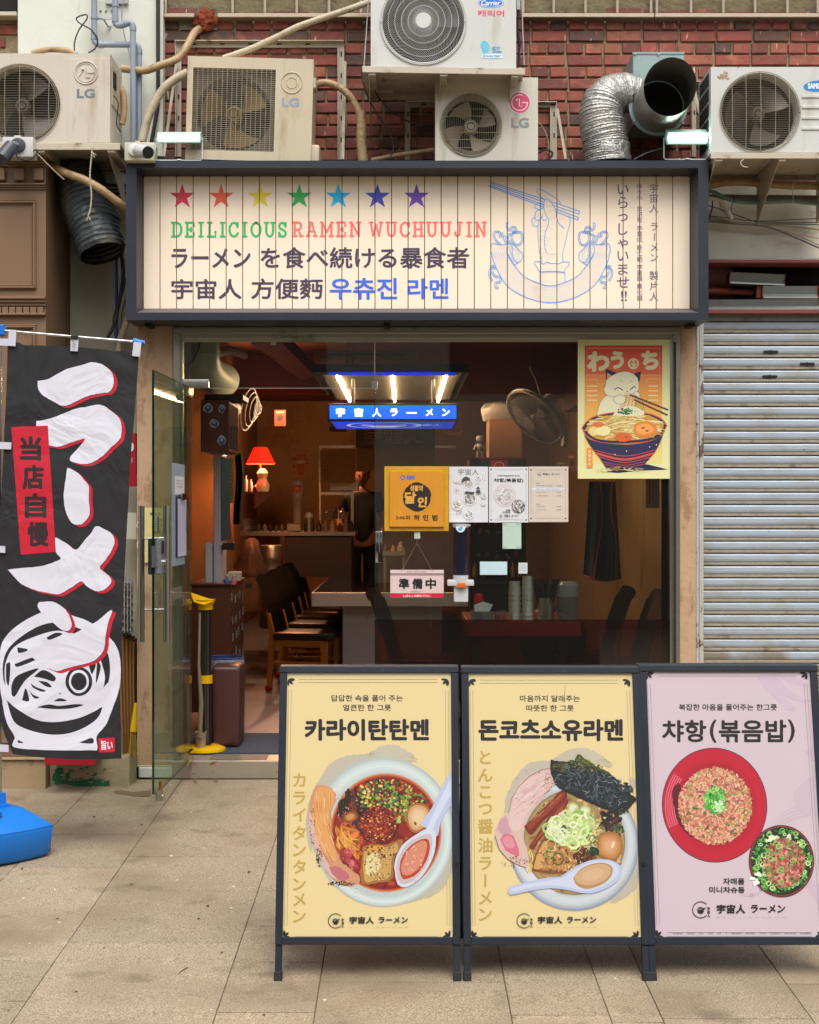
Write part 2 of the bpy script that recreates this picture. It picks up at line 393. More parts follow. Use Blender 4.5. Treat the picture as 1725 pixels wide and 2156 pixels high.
def slab_mat():
    m = bpy.data.materials.new('granite_paving'); m.use_nodes = True; n = m.node_tree; N = n.nodes; L = n.links; b = N['Principled BSDF']
    tc = N.new('ShaderNodeTexCoord'); oi = N.new('ShaderNodeObjectInfo')
    def nz(sc, det=3):
        q = N.new('ShaderNodeTexNoise'); q.inputs['Scale'].default_value = sc; q.inputs['Detail'].default_value = det; L.new(tc.outputs['Object'], q.inputs['Vector']); return q.outputs['Fac']
    def mix(f, a, c, lo, hi):
        r = N.new('ShaderNodeMapRange'); r.inputs[1].default_value = lo; r.inputs[2].default_value = hi; L.new(f, r.inputs[0])
        x = N.new('ShaderNodeMix'); x.data_type = 'RGBA'; L.new(r.outputs[0], x.inputs[0])
        if isinstance(a, str): x.inputs[6].default_value = (*lin(a),1)
        else: L.new(a, x.inputs[6])
        x.inputs[7].default_value = (*lin(c),1); return x.outputs[2]
    c = mix(nz(170,2), '807160', 'b8a68b',.36,.64)
    c = mix(nz(330,1), c, '5d4c3c',.60,.74)
    c = mix(nz(2.1,6), c, '83705a',.47,.74)
    c = mix(nz(5.5,8), c, '62533f',.58,.84)
    c = mix(nz(38,2), c, '413931',.745,.76)
    c = mix(nz(21,1), c, 'cfcac0',.80,.815)
    v = N.new('ShaderNodeHueSaturation'); mr = N.new('ShaderNodeMapRange'); mr.inputs[3].default_value = .84; mr.inputs[4].default_value = 1.08
    L.new(oi.outputs['Random'], mr.inputs[0]); L.new(mr.outputs[0], v.inputs['Value']); L.new(c, v.inputs['Color']); L.new(v.outputs[0], b.inputs['Base Color'])
    b.inputs['Roughness'].default_value = .75
    bp = N.new('ShaderNodeBump'); bp.inputs['Strength'].default_value = .25; bp.inputs['Distance'].default_value = .004; L.new(nz(150,3), bp.inputs['Height']); L.new(bp.outputs[0], b.inputs['Normal'])
    return m
def brick_mat():
    m = bpy.data.materials.new('red_brick'); m.use_nodes = True; n = m.node_tree; N = n.nodes; L = n.links; b = N['Principled BSDF']
    tc = N.new('ShaderNodeTexCoord'); oi = N.new('ShaderNodeObjectInfo'); ad = N.new('ShaderNodeVectorMath'); ad.operation = 'ADD'
    mu = N.new('ShaderNodeVectorMath'); mu.operation = 'SCALE'; mu.inputs['Scale'].default_value = 40; cb = N.new('ShaderNodeCombineXYZ')
    for i in range(3): L.new(oi.outputs['Random'], cb.inputs[i])
    L.new(cb.outputs[0], mu.inputs[0]); L.new(tc.outputs['Object'], ad.inputs[0]); L.new(mu.outputs[0], ad.inputs[1])
    rp = N.new('ShaderNodeValToRGB'); L.new(oi.outputs['Random'], rp.inputs[0]); cr = rp.color_ramp; cr.interpolation = 'CONSTANT'
    for i,(p, c) in enumerate([(0, '844036'),(.2, '944a3c'),(.4, '703a32'),(.55, '9a5843'),(.68, '62453a'),(.78, '82473c'),(.88, '523d33')]):
        e = cr.elements[i] if i < 2 else cr.elements.new(p); e.position = p; e.color = (*lin(c),1)
    def nz(sc, det=3, st=None):
        q = N.new('ShaderNodeTexNoise'); q.inputs['Scale'].default_value = sc; q.inputs['Detail'].default_value = det
        if st: mm = N.new('ShaderNodeMapping'); mm.inputs['Scale'].default_value = st; mm.inputs['Rotation'].default_value = (0, R(18),0); L.new(ad.outputs[0], mm.inputs['Vector']); L.new(mm.outputs[0], q.inputs['Vector'])
        else: L.new(ad.outputs[0], q.inputs['Vector'])
        return q.outputs['Fac']
    def mix(f, a, c, lo, hi, mx=1):
        r = N.new('ShaderNodeMapRange'); r.inputs[1].default_value = lo; r.inputs[2].default_value = hi; r.inputs[4].default_value = mx; L.new(f, r.inputs[0])
        x = N.new('ShaderNodeMix'); x.data_type = 'RGBA'; L.new(r.outputs[0], x.inputs[0]); L.new(a, x.inputs[6]); x.inputs[7].default_value = (*lin(c),1); return x.outputs[2]
    c = mix(nz(22,5), rp.outputs[0], '6f4a38',.48,.75,.8)
    c = mix(nz(9,4), c, 'b8765c',.55,.75,.6)
    c = mix(nz(34,2,(1.3,1,.22)), c, 'dcb8a2',.69,.74,.85)
    c = mix(nz(60,4), c, '3f2a20',.64,.74,.7)
    L.new(c, b.inputs['Base Color']); b.inputs['Roughness'].default_value = .7
    bp = N.new('ShaderNodeBump'); bp.inputs['Strength'].default_value = .5; bp.inputs['Distance'].default_value = .006; L.new(nz(70,4), bp.inputs['Height']); L.new(bp.outputs[0], b.inputs['Normal'])
    return m
# ================================================================== PAVEMENT
def yg(yf, full=True):
    a = (yf / 1.9 if full else yf) - VY
    return -(CD * a - CZ * FX) / (a + .0353 * FX)
ground = setting('ground')
m_joint = M('paving_joint', '6f604b',.95, var=.2, scale=30)
g = MB(); g.poly([(-40,-60, slope_z(-60) - .007),(40,-60, slope_z(-60) - .007),(40,0,-.007),(-40,0,-.007)]); g.poly([(-40,0,-.007),(40,0,-.007),(40,30,-.007),(-40,30,-.007)])
g.build('joint_bed', m_joint, ground)
m_slab = slab_mat()
cols = [(-4.33,-3.69),(-3.69,-3.05),(-3.05,-2.41),(-2.41,-1.745),(-1.745,-1.27),(-1.27,-.62),(-.62,-.296),(-.296,.348),(.348,.67),(.67,.838),(.838,1.325),(1.325,1.965),(1.965,2.6),(2.6,3.24),(3.24,3.9)]
rowsf = {3: [3260,3511,3760,4070],4: [3337,3473,3840,4004],5: [3223,3425,3527,3772,4110],6: [3250,3383,3560,3706,3849,4050],7: [3290,3480,3690,3929,4130],8: [3240,3410,3600,3862,4060],9: [3300,3540,3862,4090],10: [3240,3420,3650,3857,4075],11: [3300,3500,3670,3780,3935]}
def slab(x0, x1, y0, y1):
    g_ = .0016; h = ru(-.0008,.0008); m = MB(); X0, X1, Y0, Y1 = x0 + g_, x1 - g_, y0 + .0035, y1 - .0035
    tx = ru(-.0008,.0008)
    top = [(X0, Y0, slope_z(Y0) + h + tx),(X1, Y0, slope_z(Y0) + h - tx),(X1, Y1, slope_z(Y1) + h - tx),(X0, Y1, slope_z(Y1) + h + tx)]
    V = [m.bm.verts.new(p) for p in top] + [m.bm.verts.new((p[0], p[1], p[2] - .03)) for p in top]
    for f in ((0,1,2,3),(4,7,6,5),(0,4,5,1),(1,5,6,2),(2,6,7,3),(3,7,4,0)): m.bm.faces.new([V[i] for i in f])
    es = list(set(e for e in m.bm.edges if e.verts[0] in V[:4] and e.verts[1] in V[:4]))
    bmesh.ops.bevel(m.bm, geom=es, offset=.0016, segments=1, affect='EDGES')
    m.build('paving_slab', m_slab, ground, smooth=False)
for i,(x0, x1) in enumerate(cols):
    back = -.18 if i > 5 else -.03
    if i in rowsf: ys = [back] + [yg(v) for v in rowsf[i] if yg(v) < back - .08]
    else: ys = [back - .32 * (i % 2)]
    while ys[-1] > -5.2: ys.append(ys[-1] - .62)
    if i not in rowsf and i % 2: ys = [back] + ys
    for a, b in zip(ys, ys[1:]): slab(x0, x1, b, a)
kb = MB(); kb.grid(40,3, lambda u, v: Vector((-.6 + 4.5 * u,-.176 + .17 * v, slope_z(-.17 + .17 * v) + .006 + .003 * mnoise.noise(Vector((u * 20, v * 2,0))))))
kb.build('cement_strip', M('cement', 'aa9e86',.9, var=.12, dirt='7a6a4e', amt=.3, dscale=3, bump=.2), ground)
# stains and litter marks on the paving, each with a shape of its own
st = Print((0,0,0),(0,-.0353,1), step=.0003); st.k = 8
def gpt(x, y, k):
    o = Vector((0,-CD, CZ)); d = Vector(((x - VX) / FX,1,-(y - VY) / FX)); n = Vector((0,-.0353,1)); t = -o.dot(n) / d.dot(n); p = o + d * t; return p + Vector((0,0,.0022 + .00003 * k))
st.at = lambda x, y, k=None: gpt(x, y, st.k if k is None else k)
for c, pts in (('f7',[(650,238),(700,233),(770,244),(800,240),(868,236),(872,268),(810,272),(740,262),(665,252)]),('f7',[(1110,168),(1135,166),(1130,196),(1118,190)]),('f7',[(1228,170),(1258,168),(1252,192),(1232,186)])):
    st.poly(K(c, pts), '6f5c47')
for x, y in ((1330,912),(135,856),(316,806),(1215,1497),(986,612),(1345,790)):
    X, Y = K1('f7', x, y); st.oval(X, Y, ru(2,4.2), ru(1.2,2), 'c9c9bd', wob=.4)
for x, y in ((1275,1168),(600,1140),(52,1500),(440,1393),(1143,973),(1518,1527),(755,774),(816,432),(542,388),(127,686),(1195,900),(330,972),(1432,704)):
    X, Y = K1('f7', x, y); st.oval(X, Y, ru(1.5,4), ru(.8,1.8), '4b4038', wob=.5)
for i in range(9):
    X, Y = K1('f7',1030 + i * 6,1287 - i * 4 + ru(-4,4)); st.line([(X - 2.5, Y + 2),(X + 2.5, Y - 2)],1.0, '74473a')
st.build('pavement_stains', MPRINT('stain_ink',.8), ground)
# ================================================================== BRICK WALL
WY = .2
bw = thing('brick_wall', 'weathered red brick wall behind the air conditioners above the shop sign', 'wall',(0, WY,3))
m_brick = brick_mat()
mw = MB(); mw.pbox(-60,40,-80,420, WY + .012,.3); mw.pbox(340,1800,34,420, WY + .014,.3); mw.build('mortar_bed', m_mortar, bw)
rub = MB(); rub.grid(160,8, lambda u, v: P(340 + 1460 * u,-60 + 92 * v + (4 * mnoise.noise(Vector((u * 60,0,3))) if v > .9 else 0), WY + .006 + .012 * mnoise.noise(Vector((u * 70, v * 6,1)))))
rub.build('mortar_render', M('rough_mortar', '75694f',.95, var=.25, scale=12, dirt='4a4334', amt=.4, dscale=6, bump=.8, bscale=40), bw)
def brick_me(w, h=.0585, seed=0):
    m = MB(); m.box(-w / 2, w / 2,0,.05,-h / 2, h / 2, bev=.004)
    for v in m.bm.verts:
        q = v.co * 40 + Vector((seed * 7,0,0)); k = .0030 if abs(v.co.x) > w / 2 - .006 or abs(v.co.z) > h / 2 - .006 else .001
        v.co += Vector((mnoise.noise(q), mnoise.noise(q + Vector((5,5,5))), mnoise.noise(q + Vector((9,1,4))))) * k
    return m.build('brick', m_brick, None, smooth=False, data=True)
hp, sp = .1085,.217
HM = [brick_me(hp - .012, seed=i) for i in range(7)]; SM_ = [brick_me(sp - .012, seed=i + 10) for i in range(7)]
hide = [(395,640,130,335),(790,1085,0,150),(925,1130,175,335),(1500,1800,155,340),(1240,1320,190,335),(1350,1460,130,255),(780,1100,-10,148)]
def hidden(x, y): return any(a < x < b and c < y < d for a, b, c, d in hide)
r0 = PZ(51.5, WY); nrow = 0; more = []; nb = 0
for r in range(-1,14):
    z = r0 - r * .0696
    head = r % 2 == 0; pit = hp if head else sp
    x = PX(345, WY) + (.03 if head else .085) + ru(-.01,.01)
    while x < PX(1745, WY):
        dx, dy = VX + x * S(WY), VY - (z - CZ) * S(WY)
        if r == -1:
            if dy > 20 and rnd() < .65: more.append((x, z, head))
        elif hidden(dx, dy) or dy > 345: more.append((x, z, head))
        else:
            o = bpy.data.objects.new('brick', random.choice(HM if head else SM_)); COL.objects.link(o); o.parent = bw; nb += 1
            o.location = Vector((x + ru(-.003,.003), WY + ru(-.004,.003), z + ru(-.002,.002))) - wbase(bw); o.rotation_euler = (0, R(ru(-.8,.8)),0)
        x += pit
for r in range(0,2):
    for i in range(2):
        z = PZ(62 + 27 * r, WY); o = bpy.data.objects.new('brick', random.choice(SM_)); COL.objects.link(o); o.parent = bw; o.location = Vector((PX(-8 + i * 78 - (36 if r else 0) - 60, WY), WY, z)) - wbase(bw)
mm = MB()
for x, z, head in more: mm.box(x - (hp if head else sp) / 2 + .006, x + (hp if head else sp) / 2 - .006, WY, WY + .05, z - .029, z + .029 - (ru(.0,.03) if z > r0 + .03 else 0))
ob = mm.build('hidden_bricks', m_brick, bw, smooth=False); ob['kind'] = 'stuff'
# rusty foam round the pipe hole
fm = MB(); bmesh.ops.create_icosphere(fm.bm, subdivisions=4, radius=1)
for v in fm.bm.verts:
    d = v.co.copy(); v.co = P(433,43, WY - .01) + Vector((d.x * .072, d.y * .035, d.z * .062)) * (1 + .45 * mnoise.noise(d * 2.2) + .2 * mnoise.noise(d * 9))
fm.build('foam_plug', M('rust_foam', '7c3417',.95, var=.3, scale=30, bump=1, bscale=120), bw)
m_cemw = M('cement_patch', '6d6452',.95, var=.2, bump=.8)
pt = MB(); pt.grid(10,6, lambda u, v: P(378 + 80 * u,27 + 36 * v, WY - .008 + .01 * mnoise.noise(Vector((u * 6, v * 4,3))))); pt.build('cement_patch', m_cemw, bw)
# window ledges with bars at the top of the picture
def railing(label, x0, x1, bars, y=32):
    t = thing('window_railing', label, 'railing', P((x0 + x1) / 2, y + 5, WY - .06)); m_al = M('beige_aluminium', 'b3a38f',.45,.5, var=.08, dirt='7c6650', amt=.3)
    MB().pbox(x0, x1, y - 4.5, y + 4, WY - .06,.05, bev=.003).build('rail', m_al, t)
    MB().pbox(x0, x1, y + 4.2, y + 6, WY - .052,.06).build('lower_lip', M('ledge_shadow', '6d5f4c',.7), t)  # dark colour of the lip stands for the shade under the rail
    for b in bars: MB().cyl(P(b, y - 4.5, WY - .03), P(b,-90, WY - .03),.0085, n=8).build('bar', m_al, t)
railing('short beige metal window rail left of the rusty pipe hole',345,409,[349])
railing('beige metal window rail between the pipe hole and the big air conditioner',458,784,[490,558,625,693,760])
railing('beige metal window rail right of the big air conditioner',1100,1378,[1102,1166,1233,1300,1371])
railing('beige metal window rail at the top right corner',1379.5,1760,[1383,1455,1523,1590,1658,1722])
rl = thing('window_ledge', 'beige window ledge strip at the upper left corner', 'ledge', P(10,32,.12)); pb('ledge_strip', m_brack, rl,-60,35,24,33,.12,.08, bev=.003)
pb('dark_reveal', m_dark, rl,-60,35,-60,23.5,.16,.05)
# ================================================================== PLASTER COLUMN, SIDE WALLS
pc = thing('plaster_column', 'white plaster column carrying the grey drain pipes at upper left', 'column',(PX(190,.12),.12,0))
MB().box(PX(37,.12), PX(343,.12),.12,.5, PZ(330,.12), PZ(-90,.12), bev=.006).build('column_shaft', m_white, pc)
MB().box(PX(120,.3), PX(295,.3),.3,.41,0.0, PZ(300,.3)).build('lower_wall', m_conc, pc)
for i,(x, y) in enumerate(((404,45),(447,43),(439,45))):
    MB().lathe([(.006,-.004),(.003,0),(.002,.01)], P(*K1('c1',632 + i * 35,72),.12), axis='Y', n=10).build('screw_hole', m_dark, pc)
rw = thing('cream_wall', 'cream rendered wall band between the sign and the right edge', 'wall',(PX(1600,.2),.2,0))
mwl = MB(); mwl.grid(60,12, lambda u, v: Vector((PX(1460 + 320 * u,.2),.2 + .006 * mnoise.noise(Vector((u * 9, v * 4,2))), PZ(385 + 5 * mnoise.noise(Vector((u * 12,0,0))) * (1 - v) + v * (163 + 2 * mnoise.noise(Vector((u * 10,5,0)))),.2))))
mwl.build('render_coat', m_cream, rw)
MB().box(PX(1440,.26), PX(1800,.26),.26,.5, PZ(550,.26), PZ(330,.26)).build('wall_core', M('old_concrete', '55503f',.9, var=.2, dirt='2c281e', amt=.4), rw)
fr = MB(); fr.box(PX(1440,.1), PX(1800,.1),.06,.2, PZ(556,.1), PZ(549,.1), bev=.003); fr.box(PX(1440,.1), PX(1800,.1),.02,.2, PZ(662,.06), PZ(653,.06), bev=.003)
fr.build('red_beam', m_redp, rw)
MB().tube([P(1480 + i * 20,546.6 + .8 * sin(i * 1.3) + (1.2 if i < 5 else -.6),.17) for i in range(16)],.007, n=6).build('flashing', m_galv, rw)
MB().box(PX(1440,.5), PX(1800,.5),.5,.55, PZ(680,.5), PZ(540,.5)).build('loft_back', m_dark, rw)
MB().box(PX(1440,.2), PX(1800,.2),.14,.5, PZ(662,.2), PZ(655,.2)).build('loft_floor', m_dark, rw)
# lamp housings lying in the loft
m_hous = M('lamp_housing', '7c8580',.45,.2, var=.1, dirt='5d5b4c', amt=.35, dscale=6)
def housing(label, x0, x1, y0, y1, Y, rot, cap=True):
    t = thing('lamp_housing', label, 'lamp housing', P((x0 + x1) / 2, y1, Y)); a, b, z0, z1 = PX(x0, Y), PX(x1, Y), PZ(y1, Y), PZ(y0, Y); h = z1 - z0
    m = MB().prism([(a, Y, z0),(a, Y + .02, z0 + h * .35),(a, Y + .004, z1),(a, Y + .10, z1),(a, Y + .10, z0)],(b - a,0,0)); M_ = about(P((x0 + x1) / 2, y1, Y), 'Y', rot); m.xf(M_).build('housing_shell', m_hous, t)
    if cap:
        for xx in (a - .004, b): MB().prism([(xx, Y + .0, z0 - .002),(xx, Y + .012, z0 + h * .4),(xx, Y - .002, z1 + .002),(xx, Y + .105, z1 + .002),(xx, Y + .105, z0 - .002)],(.004,0,0)).xf(M_).build('end_cap', M('orange_board', '8c4a2c',.7), t)
    MB().box(a, b, Y - .004, Y + .012, z0 - .003, z0 + .006).xf(M_).build('bottom_lip', m_galv, t)
housing('long teal grey lamp housing at the bottom of the loft above the shutter',1470,1790,630,652,.10,-.3, False)
housing('lamp housing lying on the long one at the right edge above the shutter',1608,1722,602,627,.13,.2)
housing('small tilted lamp housing on top of the pile above the shutter',1538,1652,575,598,.16,2.6)
t = thing('clay_pipe', 'terracotta coloured pipe lying in the dark loft above the shutter', 'pipe', P(1540,615,.25)); MB().cyl(P(1470,612,.25), P(1585,616,.25),.02, n=16).build('pipe_body', M('terracotta', '8d4326',.7, var=.1), t)
t = thing('brick_spacer', 'upright orange block propping the lamp housings in the loft', 'block', P(1599,629,.16)); pb('block_body', M('orange_board', '8c4a2c',.7), t,1594,1603,601,627,.18,.05)
# ================================================================== NEIGHBOUR'S BROWN SHOPFRONT (left)
NY = -.26; nbk = thing('brown_shopfront', 'brown panelled wooden shopfront pilaster at the left edge', 'shopfront',(PX(40, NY), NY,0))
xr = PX(97, NY); xl = PX(-160, NY)
MB().box(xl, xr, NY,.4, PZ(1595, NY), PZ(331, NY)).build('pilaster_body', m_brown, nbk)
MB().box(xr - .06, xr + .0015,.18,.395, PZ(1595, NY), PZ(331, NY) - .002).build('side_strip', M('brown_paint_dark', '6b4e31',.5, var=.1), nbk)
def mold(name, y0, y1, out, n=3, x1=97):
    m = MB(); h = (y1 - y0) / n
    for i in range(n): m.box(xl, PX(x1, NY) + .002, NY - out * (1 - i / n) - .002, NY + .01, PZ(y0 + h * (i + 1) - .4, NY), PZ(y0 + h * i, NY), bev=.0025)
    return m.build(name, m_brown, nbk)
MB().box(xl, xr + .004, NY - .05, NY + .01, PZ(338, NY), PZ(331, NY), bev=.004).build('cornice', m_brown, nbk)
mold('upper_moulding',338,352,.045,3)
for a, b in ((-38,-16),(-12,10),(29,50),(70,91)): MB().pbox(a, b,353,379, NY - .03,.04, bev=.004).build('dentil', m_brown, nbk)
mold('frieze_moulding',388,400,.03,3); mold('middle_moulding',625,645,.035,3)
for i in range(8):
    a = 91 - i * 14.8; MB().pbox(a - 12.6, a,646,660, NY - .022,.03, bev=.002).build('small_dentil', m_brown, nbk)
mold('lower_moulding',660,665,.025,1)
def panel_mold(y0, y1, x1):
    for k,(ins, out, w) in enumerate(((0,.012,2.4),(2.6,.02,4.2),(7.2,.010,3))):
        m = MB()
        m.pbox(-160, x1 - ins, y0 + ins, y0 + ins + w, NY - out, out + .004, bev=.0025); m.pbox(-160, x1 - ins, y1 - ins - w, y1 - ins, NY - out, out + .004, bev=.0025); m.pbox(x1 - ins - w, x1 - ins, y0 + ins + w, y1 - ins - w, NY - out, out + .004, bev=.0025)
        m.build('panel_moulding', m_brown, nbk)
panel_mold(420,609,76); panel_mold(683,1568,76)
sb = thing('stone_plinth', 'beige travertine plinth under the brown shopfront', 'plinth',(PX(40, NY), NY,0))
MB().box(xl, xr + .003, NY - .02,.35, PZ(1601, NY - .02), PZ(1595.5, NY - .02), bev=.003).build('plinth_cap', m_stone, sb)
MB().box(xl, xr, NY - .005,.35,-.05, PZ(1601.5, NY), bev=.003).build('plinth_stone', m_stone, sb)
ck = thing('concrete_kerb', 'low concrete kerb with a faded green paint patch below the banner', 'kerb',(PX(190,-.2),-.2,0))
xk = PX(275,-.18); m = MB(); m.box(xr + .004, xk,-.2,.3,-.05, PZ(1594,-.2), bev=.008, seg=2); m.build('kerb_body', M('rough_cement', '9a8c74',.92, var=.14, dirt='6c5a44', amt=.4, dscale=3.5, bump=.4, bscale=25), ck)
gp = Print((0,-.2045,0),(0,-1,0)); gp.poly(K('g4',[(760,800),(755,745),(790,640),(850,610),(905,620),(915,700),(900,770),(930,790),(960,640),(1000,650),(1005,760)]) + K('f7',[(420,180),(480,172),(560,168),(628,174),(632,205),(560,212),(430,207),(330,190)]), '1f5a38')
for i in range(40):
    x, y = K1('f7', ru(305,620), ru(98,205)); gp.oval(x, y, ru(1,5), ru(.8,3), random.choice(['2c6341', '9a8c74', '8a7d64', '1f5a38']), wob=.6, seed=i)
gp.build('green_paint', MPRINT('old_paint',.8), ck)
# ================================================================== STUCCO PILLARS round the shop front
fa = thing('stucco_pillar', 'wide beige stucco pillar left of the glass door', 'pillar',(PX(330,0),0,0))
def stucco(t, x0, x1, y0, y1, Y=0, d=.35, zb=None):
    a, b = PX(x0, Y), PX(x1, Y); z0, z1 = (PZ(y1, Y) if zb is None else zb), PZ(y0, Y)
    m = MB(); m.grid(max(2, int((b - a) / .03)), int((z1 - z0) / .04), lambda u, v: Vector((a + (b - a) * u, Y + .004 * mnoise.noise(Vector((u * (b - a) * 22, v * (z1 - z0) * 9, x0))), z0 + (z1 - z0) * v)))
    m.box(a + .001, b - .001, Y + .006, Y + d, z0, z1); return m.build('stucco_coat', m_stucco, t)
stucco(fa,289,364,640,1612)
MB().box(PX(289,0), PX(290,0) + .004,0.0,.35, PZ(1612,0), PZ(640,0)).build('pillar_edge', m_stucco, fa)
pb('base_plate', M('white_paint_plate', 'd6d8d4',.5, var=.05, dirt='8a8471', amt=.25, dscale=8), fa,292,364,1616,1638,-.012,.03, bev=.004)
pb('base_fillet', M('foam_filler', 'b8ad92',.9, var=.15, bump=.6), fa,288.5,365,1611,1616.5,-.004,.03, bev=.004)
fb = thing('stucco_pillar', 'narrow beige stucco pillar between the window and the roller shutter', 'pillar',(PX(1450,0),0,0)); stucco(fb,1432,1466,640,1640, zb=0)
ft = thing('stucco_lintel', 'beige stucco strip hidden under the sign above the window frame', 'lintel',(0,.0, PZ(690,0))); stucco(ft,364,1432,640,688)
pl = thing('shutter_guide', 'white painted steel guide rail left of the roller shutter', 'guide rail',(PX(1472,-.01),0,0))
m_guide = M('chipped_white_paint', 'b6b5ae',.5,.1, var=.1, dirt='6f5645', amt=.36, dscale=9, sharp=.04, dstretch=(1,1,.5))
pb('guide_face', m_guide, pl,1466.5,1472,679,1640,-.006,.1, bev=.003); pb('guide_channel', m_guide, pl,1472.3,1482,662,1640,.012,.09, bev=.003)
# ================================================================== ROLLER SHUTTER
rs = thing('roller_shutter', 'closed grey steel roller shutter with black marker dashes at the right', 'shutter',(PX(1600,.09),.09,0))
def shut_mat():
    m = bpy.data.materials.new('shutter_paint'); m.use_nodes = True; n = m.node_tree; N = n.nodes; L = n.links; b = N['Principled BSDF']
    tc = N.new('ShaderNodeTexCoord'); oi = N.new('ShaderNodeObjectInfo'); ad = N.new('ShaderNodeVectorMath'); ad.operation = 'ADD'; cb = N.new('ShaderNodeCombineXYZ')
    mlt = N.new('ShaderNodeMath'); mlt.operation = 'MULTIPLY'; mlt.inputs[1].default_value = 30; L.new(oi.outputs['Random'], mlt.inputs[0]); L.new(mlt.outputs[0], cb.inputs[0]); L.new(mlt.outputs[0], cb.inputs[1])
    L.new(tc.outputs['Object'], ad.inputs[0]); L.new(cb.outputs[0], ad.inputs[1]); vec = ad.outputs[0]
    def nz(sc, det, st=(1,1,1)):
        mp = N.new('ShaderNodeMapping'); mp.inputs['Scale'].default_value = st; L.new(vec, mp.inputs[0]); q = N.new('ShaderNodeTexNoise'); q.inputs['Scale'].default_value = sc; q.inputs['Detail'].default_value = det; L.new(mp.outputs[0], q.inputs['Vector']); return q.outputs['Fac']
    def mix(f, a, c, lo, hi, mx=1):
        r = N.new('ShaderNodeMapRange'); r.inputs[1].default_value = lo; r.inputs[2].default_value = hi; r.inputs[4].default_value = mx; L.new(f, r.inputs[0])
        x = N.new('ShaderNodeMix'); x.data_type = 'RGBA'; L.new(r.outputs[0], x.inputs[0])
        if isinstance(a, str): x.inputs[6].default_value = (*lin(a),1)
        else: L.new(a, x.inputs[6])
        x.inputs[7].default_value = (*lin(c),1); return x.outputs[2]
    c = mix(nz(5,5,(1,1,2)), 'a9b5c2', '9d9f9c',.45,.75)
    sep = N.new('ShaderNodeSeparateXYZ'); L.new(tc.outputs['Object'], sep.inputs[0])
    dm = N.new('ShaderNodeMath'); dm.operation = 'PINGPONG'; dm.inputs[1].default_value = .0175; L.new(sep.outputs['Z'], dm.inputs[0])
    dn = N.new('ShaderNodeMath'); dn.operation = 'MULTIPLY_ADD'; dn.inputs[1].default_value = .035; L.new(nz(14,6,(1,1,.6)), dn.inputs[0]); L.new(dm.outputs[0], dn.inputs[2])
    c = mix(nz(26,4,(.12,1,4)), c, '8a8478',.62,.72,.55)
    c = mix(nz(24,3), c, '6b4f3d',.735,.75)
    c = mix(nz(11,2,(1,1,1)), c, '655a4a',.76,.78)
    # wear towards the foot of the shutter, where the paint has gone
    ft_ = N.new('ShaderNodeMath'); ft_.operation = 'MULTIPLY_ADD'; ft_.inputs[1].default_value = -.8; L.new(sep.outputs['Z'], ft_.inputs[0]); L.new(nz(3,4), ft_.inputs[2])
    c = mix(ft_.outputs[0], c, '857b6c',-.12,.02,.9)
    L.new(c, b.inputs['Base Color']); b.inputs['Roughness'].default_value = .42; b.inputs['Metallic'].default_value = .25; return m
m_sh = shut_mat(); m_groove = M('shutter_groove', '9c9382',.55,.2, var=.2, scale=20, dirt='6f6350', amt=.35, dscale=12)
xs0, xs1 = PX(1481,.09), PX(1800,.09); pit = 25.75 / S(.09); z = PZ(676.5,.09); k = 0
while z > .02:
    h = pit; Y = .09
    prof = [(Y + .007, z),(Y + .002, z - .004),(Y, z - h * .14),(Y - .001, z - h * .45),(Y + .002, z - h * .62),(Y + .008, z - h * .66)]
    m = MB(); m.prism([(xs0, a, c) for a, c in prof] + [(xs0, Y + .02, z - h * .66),(xs0, Y + .02, z)],(xs1 - xs0,0,0)); o1 = m.build('slat', m_sh, rs, smooth=False)
    m = MB(); m.box(xs0, xs1, Y + .004, Y + .02, z - h * .72, z - h * .665); m.box(xs0, xs1, Y - .001, Y + .02, z - h * .93, z - h * .74, bev=.0015); o2 = m.build('hinge', m_groove, o1, smooth=False)
    z -= h; k += 1
B('backing', m_dark, rs,(xs0, xs1,.115,.13,0, PZ(660,.09)))
B('top_rail', m_hous, rs,(xs0 - .03, xs1,.075,.12, PZ(676,.09), PZ(662.5,.09)))
for x, y in ((1623,741),(1700,766.5),(1621,793)):
    mk = Print((0,.086,0),(0,-1,0), step=.0002); mk.line([(x - 13, y),(x + 13, y)],6, '0a0a0a'); mk.oval(x, y - 3,2,1.4, '0a0a0a'); mk.oval(x, y + 3,2,1.4, '0a0a0a'); mk.build('marker_dash', MPRINT('marker_ink',.5), rs)
# ================================================================== AIR CONDITIONERS
m_ac = M('aged_white_casing', 'c8bfb0',.45, var=.05, scale=3, dirt='9a8468', amt=.4, dscale=3.5, dstretch=(2.2,1,.35), sharp=.3)
m_ac2 = M('yellowed_casing', 'c2b59a',.5, var=.06, scale=3, dirt='94825f', amt=.42, dscale=4, dstretch=(2,1,.4), sharp=.3)
m_acn = M('new_white_casing', 'c9cac5',.35, var=.03, dirt='a39a84', amt=.3, dscale=3, dstretch=(2,1,.4), sharp=.3)
m_ac4 = M('grey_white_casing', 'c9c5b6',.45, var=.04, dirt='9c8a6a', amt=.38, dscale=4, dstretch=(2.5,1,.3), sharp=.25)
m_wire = M('grille_wire', '9c927c',.5,.2, var=.15, scale=20, dirt='75603e', amt=.35, dscale=12)
m_wirew = M('white_grille', 'c9c9c4',.45, var=.05)
m_blade = M('fan_blade', '4a443c',.5, var=.15, scale=6, dirt='4b4233', amt=.35)
m_bladey = M('yellow_fan_blade', '82672f',.55, var=.15, scale=6, dirt='6d552c', amt=.35)
m_bladel = M('light_fan_blade', '958a79',.45, var=.12, scale=5, dirt='7b705c', amt=.3)
m_deep = M('fan_cavity', '0d0c0a',.7, var=.3)
